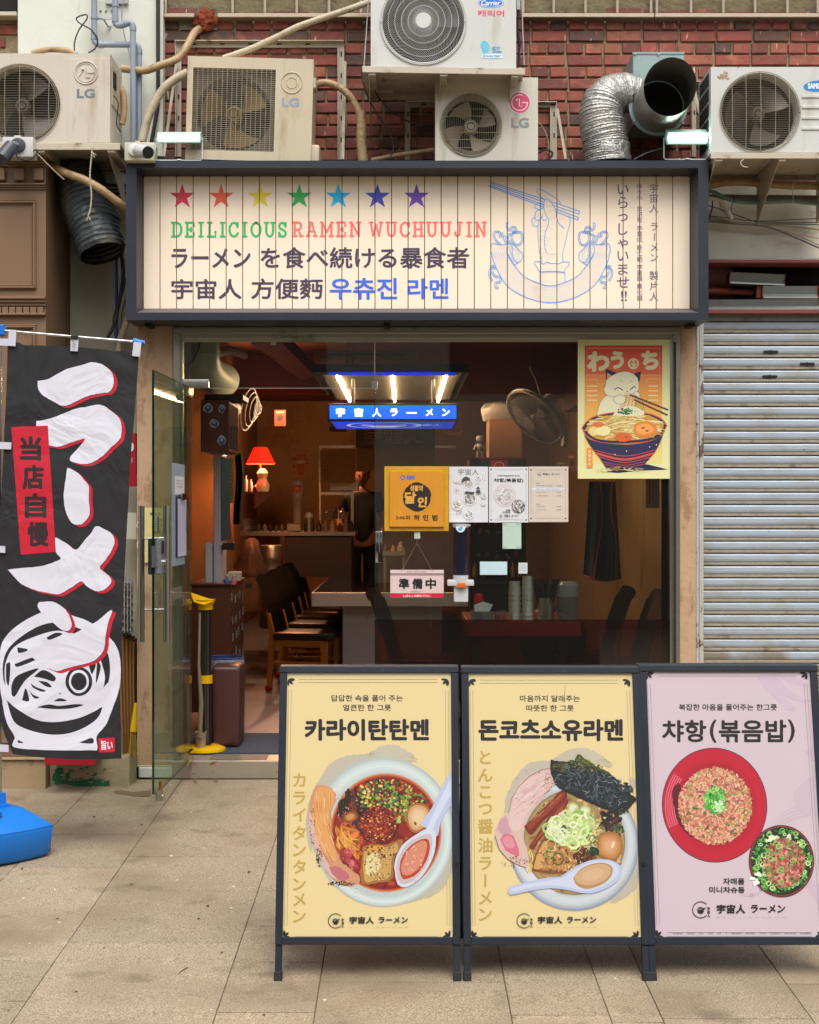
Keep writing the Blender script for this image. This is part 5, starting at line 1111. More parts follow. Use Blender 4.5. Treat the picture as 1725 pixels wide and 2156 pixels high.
MB().cyl(dpt(DL - .03, Zb - .028,.03), dpt(DL - .03, Zb + .07,.03),.008, n=12).build('floor_bolt', M('brass', '9a6f3f',.3,.9), dr); MB().cyl(dpt(DL - .03, Zb - .005,-.015), dpt(DL - .03, Zb - .005,.045),.012, n=12).build('bolt_knob', m_steel, dr)
dbox(MB(), DL - .05, DL - .01, Zb - .025, Zb + .03,.013,.04,.003).build('bolt_block', m_steelh, dr)
s_ = S(-DL + .09); zh0, zh1 = CZ - (1352 - VY) / s_, CZ - (1065 - VY) / s_
for side in (-1,1):
    h = MB(); x = (308.5 - VX) / s_ - DX if side < 0 else (361 - VX) / s_ - DX
    h.cyl(dpt(DL - .09, zh0, x), dpt(DL - .09, zh1, x),.0155, n=24); ho = h.build('pull_handle', m_steel, dr)
    for yv in (1134,1284):
        z = CZ - (yv - VY) / s_; MB().cyl(dpt(DL - .09, z,0), dpt(DL - .09, z, x),.0055, n=12).build('handle_post', m_steel, ho)
        if side > 0: MB().cyl(dpt(DL - .09, z,.01), dpt(DL - .09, z,.04),.0115, n=16).build('handle_boss', m_steel, ho)
za, zb2 = CZ - (1210 - VY) / S(-DL), CZ - (1134.5 - VY) / S(-DL)
lk = dbox(MB(), DL - .09, DL + .004, za, zb2,.010,.040,.006).build('lock_body', M('silver_lock', 'a9aab0',.3,.6, var=.03), dr)
dbox(MB(), DL - .09, DL + .003, za, zb2 + .001,-.026,-.0065,.004).build('lock_back', m_black, dr); dbox(MB(), DL - .002, DL + .005, za + .035, zb2 - .035,-.008,.010,.001).build('lock_strap', M('clear_tape', '5d6260',.2), dr)
for zz, rr in ((.42,.004),(.62,.003),(.22,.004)): MB().cyl(dpt(DL + .004, za + (zb2 - za) * zz,.020), dpt(DL + .008, za + (zb2 - za) * zz,.020), rr, n=14).build('lock_button', m_steel, lk)
MB().cyl(dpt(DL - .05, za + (zb2 - za) * .33,.040), dpt(DL - .05, za + (zb2 - za) * .33,.052),.016, n=24).build('thumb_turn', m_steel, lk); dbox(MB(), DL - .06, DL - .0, zb2 - .075, zb2 - .012,.0395,.0425,.002).build('lock_window', m_black, lk)
# papers on the door (facing the doorway side)
ink = MPRINT('paper_ink',.55)
def door_u(px): # photo x on the door plane -> metres from hinge (door is seen edge on, so x fixes depth)
    # solve (DX - .027u/DL) * FX/(CD-u) + VX = px
    k = (px - VX) / FX; return (k * CD - DX) / (k - .027 / DL)
def dpaper(name, label, cat, c, x0, x1, yt, yb, mat, o=.008, th=.001, lines=None):
    (a, y0),(b, y1) = K1(c, x0, yt), K1(c, x1, yb); ua, ub = door_u(a), door_u(b); s1 = FX / (CD - ua)
    z1, z0 = CZ - (y0 - VY) / s1, CZ - (y1 - VY) / s1; t = thing(name, label, cat, dpt(ua, z0)); dbox(MB(), min(ua, ub), max(ua, ub), z0, z1, o, o + th).build('sheet', mat, t)
    if lines:
        p = Print((0,0,0),(1,0,0), flip=lambda u, v: dpt(ua + (ub - ua) * u, z1 + (z0 - z1) * v, o + th + .0003)); p.at = lambda u, v, k=None, f=p.f: f(u, v) + Vector(((.00005 * (p.k if k is None else k)),0,0)); lines(p); p.build('print', ink, t)
    return t
m_blue_sheet = M('pale_blue_board', '93a9bd',.4, var=.04); m_paper = M('white_paper', 'd9dade',.6, var=.03)
dpaper('blue_board', 'tall pale blue plastic strip stuck to the open glass door', 'board', 'g3',330,466,-240,880, m_blue_sheet)
def _txt(p):
    for i in range(3): p.text(('페인트 조심', '문을 밀어', '주세요')[i],.15,.18 + i * .17,.85,.28 + i * .17, '7d5557')
dpaper('notice', 'small framed notice on the blue strip of the open door', 'notice', 'e3',328,410,1390,1560, m_paper,.0095,.002, _txt)
def _grid(p):
    for i in range(20): p.rect(.06,.12 + i * .042,.94,.1225 + i * .042, '9aa0c8')
    for x in (.2,.5,.8): p.rect(x,.12, x + .012,.93, '9aa0c8')
    for i in range(4): p.rect(.1 + i * .2,.08,.2 + i * .2,.09, '55587a')
bc = dpaper('clipboard', 'black clipboard with a ruled white waiting list on the open door', 'clipboard', 'g3',366,470,122,785, M('clipboard_black', '22242e',.5),.011,.004)
(a, y0),(b, y1) = K1('g3',378,150), K1('g3',468,775); ua, ub = door_u(a), door_u(b); s1 = FX / (CD - ua); z1, z0 = CZ - (y0 - VY) / s1, CZ - (y1 - VY) / s1
dbox(MB(), ub, ua, z0, z1,.016,.017).build('list_sheet', M('list_paper', 'c3c5dc',.6, var=.02), bc); p = Print((0,0,0),(1,0,0), flip=lambda u, v: dpt(ua + (ub - ua) * u, z1 + (z0 - z1) * v,.0175)); p.at = lambda u, v, k=None: p.f(u, v) + Vector((.00004 * (p.k if k is None else k),0,0)); _grid(p); p.build('ruled_lines', ink, bc)
dbox(MB(),(ua + ub) / 2 - .06,(ua + ub) / 2 + .06, z1 - .005, z1 + .03,.016,.03,.003).build('clip', M('chrome', 'c9c9cb',.12,1), bc)
MB().tube(bez([dpt(ub + .03, z1 + .01,.03), dpt(ub + .02, z1 - .08,.035), dpt(ub + .05, z1 - .16,.03), dpt(ub + .03, z1 - .19,.035)]),.004).build('pen_string', m_black, bc)
dpaper('pull_sticker', 'small white vertical door sticker with Korean letters near the handle', 'sticker', 'g3',253,271,315,470, m_paper,.008,.001, lambda p: [p.text(c,.2,.08 + i * .2,.8,.22 + i * .2, '333333', bold=.03) for i, c in enumerate('당기세요')])
dpaper('faint_label', 'translucent rectangular label on the open door below the lock', 'label', 'g3',160,436,1165,1305, MGLASS('frosted_label', 'ffffff',.2, alpha=.22, film='b9b3a6'),.008)
dpaper('blue_tape', 'short strip of blue tape on the glass door beside the handle', 'tape', 'g3',170,190,340,505, MGLASS('blue_tape_film', 'bcd0e0',.2, alpha=.4, film='7f9fb8'),.008)
# ================================================================== FLAT THINGS ON THE SHOP WINDOW
FY = .012
def card(name, label, cat, x0, x1, y0, y1, mat, Y=FY, th=.0015, group=None):
    t = thing(name, label, cat, P((x0 + x1) / 2, y1, Y), group); pb('sheet', mat, t, x0, x1, y0, y1, Y, th); return t, Print((0, Y - .0004,0),(0,-1,0))
def emb(pr, x, y, r, c='2b2a33'):
    pr.ring(x, y, r, r, r * .1, c, a0=.25 * pi, a1=1.75 * pi, n=26); pr.poly([(x - r * .45, y + r * .05),(x + r * .45, y + r * .05),(x + r * .3, y + r * .4),(x, y + r * .52),(x - r * .3, y + r * .4)], c)
    for k in range(3): pr.ring(x - .02 * r, y + r * .02, r * (.4 - k * .12), r * (.36 - k * .1), r * .06, c, a0=pi, a1=2 * pi, n=10)
    pr.line([(x - r * .05, y + r * .05),(x + r * .62, y - r * .3)], r * .07, c); pr.line([(x - r * .0, y + r * .1),(x + r * .65, y - r * .18)], r * .06, c); pr.column('宇宙人', x + r * 1.0, y - r * .35, y + r * .95, r * .42, c,.04)
def brand(pr, x0, y0, x1, y1, c='2b2a33'):
    w = x1 - x0; pr.text('宇宙人', x0, y0, x0 + w * .42, y1, c, bold=.045, shear=.05); pr.text('ラーメン', x0 + w * .5, y0 + (y1 - y0) * .05, x1, y1 - (y1 - y0) * .08, c, bold=.04, shear=.05)
# plaque
t = thing('award_plaque', 'yellow wooden award plaque with a black brush circle hanging on the window', 'plaque', P(877,1118,-.01))
m_yw = M('yellow_ribbed_wood', 'c8971a',.55, var=.2, scale=14, stretch=(14,1,.4), bump=.4, bscale=20); m_yp = M('yellow_wood', 'd08c22',.5, var=.1, scale=10, stretch=(3,1,.6))
pb('backboard', m_yw, t,809.5,945.3,982,1118.5,-.016,.034, bev=.002); pb('front_board', m_yp, t,820.3,935,991.5,1109.5,-.030,.014, bev=.002)
pr = Print((0,-.0306,0),(0,-1,0)); q = lambda x, y: K1('g2', x, y)
x, y = q(235,190); pr.ring(x, y,4.1,4.1,2.0, '1c6fb0', n=24); x0, y0 = q(265,172); x1, y1 = q(338,207); pr.text('SBS', x0, y0, x1, y1, '1c6fb0', bold=.045)
x, y = q(355,353); pr.oval(x, y,30,30.3, '221c16', n=64, wob=.06)
for a_ in range(26): A = ru(0,2 * pi); pr.oval(x + 29 * cos(A), y + 29 * sin(A), ru(.4,1.6), ru(.4,1.2), '221c16' if rnd() < .5 else 'd08c22', n=8)
for s_t, b4, bo in (('생활의',(296,255,405,305),.04),('달',(250,310,350,410),.05),('인',(360,352,440,440),.05), ): pr.text(s_t, *q(b4[0], b4[1]), *q(b4[2], b4[3]), 'd9a243', bold=bo, shear=.08)
pr.text('546회', *q(178,510), *q(297,545), '2a2018', bold=.01); 
for i, c in enumerate('허인범'): pr.text(c, *q(328 + i * 77,502), *q(373 + i * 77,553), '2a2018', bold=.045)
pr.build('plaque_print', ink, t)
m_lam = M('laminated_sheet', 'dcdde2',.3, var=.01, coat=.3); m_lamc = M('cream_laminated_sheet', 'd6c8b8',.3, var=.03, coat=.3)
def food_dot(pr, x, y, r, cols, n=40, ring=True):
    if ring: pr.oval(x, y, r, r, 'c9c6c6', n=24); pr.oval(x, y, r * .92, r * .92, 'e3e1e1', n=24)
    for i in range(n): A, d = ru(0,2 * pi), r * .72 * math.sqrt(rnd()); pr.oval(x + d * cos(A), y + d * sin(A), ru(.06,.16) * r, ru(.04,.1) * r, jit(random.choice(cols),.1), rot=ru(0,3), n=7)
greys = ['6d6a6a', '8d8a8a', 'b5b2b2', '3b3838', 'c9c7c7']
pb_ = lambda pr, a: None
t, pr = card('menu_sheet', 'white laminated sheet of small grey food drawings beside the plaque', 'menu',945.9,1028,982.4,1099.8, m_lam, group='laminated sheets on the window')
pr.text('宇宙人', *q(700,118), *q(872,168), '26242a', bold=.0); pr.text('ちゃーはん', *q(845,205), *q(933,221), '55515a'); pr.text('とんこつ醤油ラーメン', *q(700,237), *q(880,253), '55515a')
for (x, y, r, n) in ((790,245,11,60),(886,200,9,30),(690,303,6.5,40),(800,370,15,120),(693,420,12,50),(790,500,11,40),(913,345,6,40),(913,408,5.5,16),(685,212,6,14)): X, Y_ = q(x, y); food_dot(pr, X, Y_, r, greys, n)
pr.poly([q(728,235), q(735,200), q(765,180), q(800,195), q(798,210), q(760,215)], '4b4846'); pr.poly([q(750,325), q(765,305), q(838,312), q(832,332)], '4b4846'); pr.poly([q(850,285), q(868,265), q(890,285)], '4b4846'); X, Y_ = q(870,310); pr.oval(X, Y_,5,4, '4f4c4a'); pr.ring(*q(707,483),6,3,.7, '6d6a6a', rot=-.4); pr.text('つけ', *q(850,315), *q(900,334), '8d8a8a', bold=.02); pr.build('sheet_print', ink, t)
t, pr = card('menu_sheet', 'white laminated fried rice sheet, middle of the three on the window', 'menu',1030,1112.7,983,1100, m_lam, group='laminated sheets on the window')
def border(pr, x0, y0, x1, y1, s, c='3b3a40'):
    for (cx, cy, ax, ay) in ((x0, y0,1,1),(x1, y0,-1,1),(x0, y1,1,-1),(x1, y1,-1,-1)):
        for (dx, dy, w) in ((1,.12,.2),(.75,.75,.22),(.12,1,.2)): pr.poly([(cx, cy),(cx + ax * s * (dx * .5 + w * dy), cy + ay * s * (dy * .5 - w * dx)),(cx + ax * s * dx, cy + ay * s * dy),(cx + ax * s * (dx * .5 - w * dy), cy + ay * s * (dy * .5 + w * dx))], c)
def rules(pr, x0, y0, x1, y1, i, w, c):
    for k in (0,1): pr.rect(x0 + i, y0 + k * w * 4, x1 - i, y0 + k * w * 4 + w, c); pr.rect(x0 + i, y1 - k * w * 4 - w, x1 - i, y1 - k * w * 4, c); pr.rect(x0 + k * w * 4, y0 + i, x0 + k * w * 4 + w, y1 - i, c); pr.rect(x1 - k * w * 4 - w, y0 + i, x1 - k * w * 4, y1 - i, c)
border(pr,1033,987,1109.5,1096,4); rules(pr,1034,988,1108.5,1095,7,.28, '8f8f96')
pr.text('복잡한 마음을 풀어주는 한그릇', *q(1035,169), *q(1218,182), '3b3a40', bold=.03); pr.text('챠항(볶음밥)', *q(1002,196), *q(1250,236), '26242a', bold=.05)
X, Y_ = q(1092,342); pr.oval(X, Y_,23.5,23.5, 'b3a8a8', n=40); pr.oval(X, Y_,22.8,22.8, 'd6cfd0', n=40); food_dot(pr, X, Y_,24,['e3e0e0', 'c9c6c6', 'b3b0b0', 'd6d4d4'],240, False)
X, Y_ = q(1208,433); pr.oval(X, Y_,14,14, '4f4a4c', n=36); food_dot(pr, X, Y_,17,['e3e0e0', '9d9a9a', '6d6a6a', 'd6d4d4'],160, False)
pr.text('자매품', *q(1100,459), *q(1140,471), '26242a', bold=.05); pr.text('미니차슈동', *q(1076,474), *q(1140,487), '26242a', bold=.05); emb(pr, *q(1060,513),3.6); brand(pr, *q(1088,502), *q(1212,521)); pr.build('sheet_print', ink, t)
t, pr = card('menu_sheet', 'cream laminated drinks price list, rightmost of the three sheets', 'menu',1113.8,1197,982.2,1099.2, m_lamc, group='laminated sheets on the window')
border(pr,1117,988,1192.5,1093,4); rules(pr,1118,989,1191.5,1092,7,.28, '9d9490'); emb(pr, *q(1381,164),3.8); brand(pr, *q(1413,152), *q(1558,171), '4b4a55')
pr.rect(*q(1320,277), *q(1594,297), 'd6dcec')
for tx, b4 in (('주류',(1357,233,1384,245)),('하이볼(가쿠빈, 산토리, 짐빔)',(1357,253,1490,265)),('8,000원',(1528,253,1566,264)),('생맥주 500CC/4500원,300CC/2500원',(1360,281,1557,293)),('병맥주(카스,테라)',(1357,310,1440,321)),('5,000원',(1528,310,1566,320)),('소주(참이슬, 처음처럼)',(1357,338,1465,350)),('5,000원',(1528,338,1566,348)),('음료',(1357,408,1385,419)),('코카콜라 (제로)',(1357,429,1432,440)),('2,000원',(1528,429,1567,439)),('스프라이트 (제로)',(1357,457,1441,468)),('2,000원',(1528,457,1567,467))): pr.text(tx, *q(b4[0], b4[1]), *q(b4[2], b4[3]), '6a6a78')
pr.build('sheet_print', ink, t)
t, pr = card('note_paper', 'blank mint paper note taped under the menu sheets', 'note',1058.4,1097.8,1101,1155.5, M('mint_paper', 'b6cfc2',.6, var=.03))
for i in range(7): pr.line([(1061 + ru(0,30),1104 + i * 6.5),(1066 + ru(0,25),1107 + i * 6.5 + ru(-3,4)),(1080 + ru(0,16),1105 + i * 6.5 + ru(-3,4))],.7, 'b9c6ac', taper=True)
for x, y in ((1058.6,1101),(1087.5,1101),(1058.6,1149.5),(1087.5,1149.5)): pr.rect(x, y, x + 10, y + 5.5, 'a6bcb2')
pr.build('marbling', ink, t)
t, pr = card('note_card', 'blank pale blue card with a black border on the window', 'card',1009.6,1069,1181.3,1211.6, M('card_edge_black', '1f2124',.4)); pr.rect(1010.8,1182.5,1068,1210.2, 'bcd6dc'); pr.line([(1016,1195),(1030,1196.5),(1045,1195),(1058,1197)],1, 'b0cacf', taper=True); pr.build('card_face', ink, t)
t, pr = card('note_card', 'tiny white card right of the blank blue card', 'card',1092,1110.8,1184.8,1207.6, M('small_card', 'c9d3d3',.5, var=.02)); pr.rect(1095.5,1188,1108.5,1203, 'bcc6c6'); pr.build('card_face', ink, t)
# hook, chain, closed sign
t = thing('closed_sign', 'pink and red Japanese preparing sign hanging from a chain on the window', 'sign', P(878,1259,-.01)); Yc = -.012
m = MB(); m.pbox(822,934.7,1200,1258.8, Yc,.004, bev=.0015); m.build('board', M('pink_board', 'dcc3c3',.35, var=.02, coat=.3), t)
pr = Print((0, Yc - .0005,0),(0,-1,0)); pr.rect(822.3,1249,934.4,1258.4, 'c8143a'); pr.text('SORRY, WE\'RE CLOSED', *q(268,978), *q(434,990), '3b3438', bold=.012); pr.rect(822,1207.6,934.7,1209.5, '3b2a30'); pr.rect(822,1210.8,934.7,1211.5, '3b2a30')
for i, c in enumerate('準備中'): pr.text(c, *q(200 + i * 113,1038), *q(290 + i * 113,1130), '1c181c', bold=.05)
pr.text('준비중입니다', *q(300,1143), *q(409,1157), '4b3f44'); pr.text('しばらくお待ち下さい', *q(238,1175), *q(470,1196), 'f0e3e3', bold=.035); pr.oval(*q(226,977),1,1, '3b2a30'); pr.oval(*q(482,977),1,1, '3b2a30'); pr.build('sign_print', ink, t)
hk = thing('suction_hook', 'white adhesive hook on the window under the plaque', 'hook', P(878,1135,0)); m = MB(); m.pbox(872.3,885.2,1118.8,1134.6,-.004,.02, bev=.005, seg=2); m.build('hook_pad', m_wb, hk); MB().tube([P(878.3,1134,-.012), P(878.3,1141,-.014), P(877,1143,-.012)],.0012, n=6).build('hook_wire', m_steel, hk)
for ex in (846,910):
    A, Bq = P(878.2,1143, Yc), P(ex,1201, Yc); L_ = (Bq - A).length; n = int(L_ / .0085); cm = MB(); d = (Bq - A).normalized(); sd = d.cross(Vector((0,1,0))).normalized()
    for i in range(n):
        c = A + d * ((i + .5) * L_ / n); e = sd if i % 2 else Vector((0,1,0)); cm.tube([c + d * .0055 * cos(a_) + e * .0028 * sin(a_) for a_ in [2 * pi * k / 8 for k in range(8)]],.0009, n=4, close=True)
    cm.build('chain', m_steel, t)
# cup dispenser
t = thing('cup_dispenser', 'clear tube paper cup dispenser with an orange button on the window', 'dispenser', P(970,1272,.0)); cx_ = lambda x: PX(x,.0); Yd = -.035
m_dp = M("dispenser_plastic", 'c3c6c8',.3, var=.02)
cxx = PX(970.3, Yd); R1 = 15 / S(Yd); zz = lambda y: PZ(y, Yd)
MB().lathe([(R1 * .94, zz(1210)),(R1 * .94, zz(1110))],(cxx, Yd,0), n=32).build('clear_tube', MGLASS('dispenser_tube', 'a8b4cc', alpha=.06, film='5d6a90'), t)
MB().lathe([(0, zz(1103)),(R1 * 1.15, zz(1103.5)),(R1 * 1.15, zz(1107)),(R1 * 1.02, zz(1111))],(cxx, Yd,0), n=32).build('lid', m_dp, t)
MB().pbox(985,991,1104.5,1108, Yd,.01, bev=.001).build('lid_tab', m_dp, t); m = MB(); m.lathe([(R1 * 1.0, zz(1211)),(R1 * 1.08, zz(1211)),(R1 * 1.08, zz(1222)),(R1 * .98, zz(1236))],(cxx, Yd,0), n=32); m.pbox(956,986,1232,1268, Yd - .02,.04, bev=.004); m.build('dispenser_mouth', m_dp, t)
MB().pbox(942,998.5,1221,1234, Yd - .035,.05, bev=.008, seg=2).build('wings', m_dp, t); MB().pbox(963.5,980.5,1227,1237.5, Yd - .046,.015, bev=.006, seg=2).build('orange_button', M('orange_plastic', 'e0601f',.35, var=.02), t)
pr = Print((0, Yd - .045,0),(0,-1,0)); pr.poly([(970.3 + 10.5 * cos(a_),1108 + 13 * sin(a_)) for a_ in [pi * k / 20 for k in range(21)]], 'd3e0e6'); pr.oval(968.5,1115,4,3, '38a0d6', wob=.4); pr.oval(972,1111.5,2.6,2.3, '38a0d6', wob=.4); pr.build('label_sticker', ink, t)
# ================================================================== CAT AND RAMEN POSTER
t, pr = card('cat_poster', 'big yellow and red poster of a white cat eating a bowl of noodles', 'poster',1217,1410.8,715,1007.8, M('poster_paper', 'e3e0a6',.55, var=.03), Y=.004)
E6 = lambda *p: K('e6', p)
def e6(x, y): return K1('e6', x, y)
def vgrad(x0, y0, x1, y1, c0, c1, n=24):
    a_, b_ = lin(c0), lin(c1)
    for i in range(n):
        f = (i + .5) / n; pr.poly([(x0, y0 + (y1 - y0) * i / n),(x1, y0 + (y1 - y0) * i / n),(x1, y0 + (y1 - y0) * (i + 1) / n),(x0, y0 + (y1 - y0) * (i + 1) / n)],(*[a_[k] * (1 - f) + b_[k] * f for k in range(3)],1), k=2)
pr.k = 3; (X0, Y0),(X1, Y1) = e6(842,157), e6(1437,1065); vgrad(X0, Y0, X1, Y0 + 62, 'd8483a', 'e06a40'); vgrad(X0, Y0 + 62, X1, Y0 + 150, 'e88a48', 'ecb854'); vgrad(X0, Y0 + 150, X1, Y1, 'ecb854', 'e6d888')
for w_ in (0,): pr.line([e6(860,178), e6(1417,178), e6(1417,383), e6(860,383)],.8, 'e6d8a6', closed=True)
cr = 'e6dfb0'
for ch, b4 in (('わ',(860,200,1035,360)),('う',(1040,200,1145,340)),('ち',(1275,195,1410,345))): pr.text(ch, *e6(b4[0], b4[1]), *e6(b4[2], b4[3]), cr, bold=.07)
pr.oval(*e6(1216,297),11.8,11.8, cr, n=30); pr.text('ぐう', *e6(1188,270), *e6(1246,322), 'dc5a3c', bold=.04)
for k in range(4):
    y = 469 + k * 36
    pr.line([e6(865, y), e6(936, y)],2.4, cr); pr.line([e6(1335, y), e6(1402, y)],2.4, cr)
for L_ in (((870,420),(930,420),(945,450),(990,450)),((1310,450),(1330,415),(1410,415))): pr.line(bez(E6(*L_),6),.6, cr)
pr.poly(E6((840,625),(870,615),(900,640),(885,680),(850,720),(840,720)), 'e8b45c'); pr.line(bez(E6((870,690),(900,720),(915,735)),5),.8, 'e8a040')
pr.poly(E6((1290,1068),(1330,1070),(1483,1108),(1420,1112),(1250,1118),(1100,1135),(1000,1128),(1080,1105)), '1f2440')
# cat
wc = 'ebe6c2'; ol = '3b3440'
def blobp(pts, c, w=.7): q_ = [tuple(v) for v in bez(K('e6', pts + [pts[0]]),6)][:-1]; pr.poly(q_, c); pr.line(q_, w, ol, closed=True)
blobp([(1010,540),(970,580),(945,650),(945,720),(1100,760),(1290,700),(1290,620),(1270,550),(1200,520)], wc)
blobp([(1250,560),(1290,600),(1288,660),(1240,690),(1225,610)], 'cfa85a',.4)
pr.poly(E6((1003,335),(1040,348),(1100,372),(1060,400),(1005,430)), '2a2850'); pr.poly(E6((1016,365),(1045,385),(1060,400),(1030,425),(1012,420)), 'e0a458'); pr.poly(E6((1275,355),(1240,365),(1210,382),(1250,420),(1262,440)), '2a2850'); pr.poly(E6((1268,372),(1245,385),(1258,415)), '45406a')
blobp([(1005,425),(1040,395),(1110,362),(1180,360),(1240,395),(1258,450),(1250,510),(1200,530),(1130,545),(1060,550),(1010,535),(990,500),(1000,465)], wc)
for L_ in (((1072,497),(1098,480),(1135,500)),((1192,498),(1218,474),(1232,480))): pr.line(bez(E6(*L_),6),1.9, '28243c')
for L_ in (((1112,432),(1125,428),(1132,440)),((1192,436),(1202,426),(1210,436))): pr.line(bez(E6(*L_),5),.5, ol)
pr.oval(*e6(1169,511),2.3,1.3, 'd6705c'); pr.line(E6((1150,528),(1170,520),(1190,527)),.5, ol)
for i in range(13): pr.line(bez(E6((1150 + i * 7,535),(1140 + i * 8.5,580),(1110 + i * 11,640)),5),1.5,['d69a40', 'e8c068', 'c07f30'][i % 3])
blobp([(1060,570),(1090,540),(1140,540),(1155,570),(1140,600),(1090,605)], wc); blobp([(1215,525),(1240,510),(1262,525),(1262,545),(1235,545)], wc)
for a_, b_ in (((1195,538),(1478,650)),((1225,575),(1474,690))): pr.line([e6(*a_), e6(*b_)],3.6, '28243c'); pr.line([e6(*a_), e6(b_[0] - 2, b_[1] - 2)],2.2, '6a4038')
# bowl
bc_ = bez(K('e6',[(822,790),(870,730),(960,690),(1150,665),(1330,680),(1430,720),(1472,770)]),8); lo = bez(K('e6',[(1472,770),(1430,850),(1340,890),(1150,910),(960,900),(860,850),(822,790)]),8)
pr.poly([tuple(v) for v in bc_[:-1] + lo[:-1]], '2a2850'); pr.line([tuple(v) for v in bc_[:-1] + lo[:-1]],2.2, 'd8582c', closed=True)
inn = [(850,790),(900,745),(1000,700),(1150,680),(1330,695),(1420,735),(1448,775),(1410,830),(1330,868),(1150,888),(960,878),(880,840)]; pr.poly([tuple(v) for v in bez(K('e6', inn + [inn[0]]),5)][:-1], 'cf9a3c')
for i in range(150):
    A = ru(0,2 * pi); d = math.sqrt(rnd()); x, y = 1150 + 265 * d * cos(A),775 + 90 * d * sin(A); L = ru(30,90); an = ru(-.6,.6)
    pr.line(bez(E6((x - L * cos(an), y - L * .3 * sin(an) + ru(-12,12)),(x, y - ru(0,16)),(x + L * cos(an), y + L * .3 * sin(an) + ru(-12,12))),4), ru(1.6,2.6), random.choice(['e8dca0', 'e0c878', 'f0e8b8', 'd6b45c', 'c89840']))
pr.poly([tuple(v) for v in bez(K('e6',[(1060,690),(1090,650),(1160,625),(1240,630),(1300,680),(1250,700),(1150,700),(1060,690)]),5)], 'ebe6c2')
for i in range(55): A = ru(0,2 * pi); d = rnd(); x, y = 1165 + 75 * d * cos(A),660 + 24 * d * sin(A); pr.oval(*e6(x, y), ru(1.5,3.2), ru(.8,1.8), random.choice(['2f7f3c', '1f6a34', '4a9448', '2a5c30']), rot=ru(0,3), n=8)
for (x, y, a_, b_, c) in ((915,815,12,10, 'ead98a'),(985,812,15,11, 'f0e6a8'),(1305,800,26,16, 'e8883c'),(1300,798,19,11, 'f0a858'),(1138,862,19,9, 'd8683a'),(945,765,12,6, 'dc7a40')): pr.oval(*e6(x, y), a_, b_, c, n=26, wob=.15)
for (x, y) in ((1160,858),(1290,790),(1320,812)): pr.oval(*e6(x, y),4,2, 'a8502c', wob=.3)
body = bez(K('e6',[(835,835),(900,885),(1040,912),(1200,915),(1350,890),(1445,840)]),6) + bez(K('e6',[(1445,840),(1390,960),(1310,1060),(1280,1100)]),5) + bez(K('e6',[(1280,1100),(1150,1118),(1010,1100)]),5) + bez(K('e6',[(1010,1100),(950,1010),(880,920),(835,835)]),5)
pr.poly([tuple(v) for v in body], '2c2a50')
def band(yl, yc_, yr, xl, xr_, w, c='d8502c'): pr.line(bez(E6((xl, yl),((xl + xr_) / 2, yc_),(xr_, yr)),10), w, c)
band(960,1005,958,915,1388,1.2); band(985,1032,985,932,1368,4.2); band(1010,1055,1012,948,1352,1.2); band(1050,1075,1045,975,1322,.8); band(1068,1090,1065,985,1310,.8)
for (x, y) in ((1340,935),(1392,918),(1163,967),(1075,993),(1185,1103)): pr.oval(*e6(x, y),1,1.6, 'e6dfb0')
for i in range(16): x = 960 + i * 22 + ru(-8,8); pr.ring(*e6(x,1098 + abs(i - 8) * 2.2), ru(5,10), ru(2,4),1, random.choice(['d8c070', 'e6d8a0', 'c8a04c']), a0=ru(0,2), a1=ru(3,6), n=14)
pr.rect(*e6(858,945), *e6(902,1095), 'e8903c'); pr.column('旨麺本店', e6(880,0)[0], e6(0,955)[1], e6(0,1080)[1],6.5, 'ebe6c2',.02); pr.build('poster_print', ink, t)
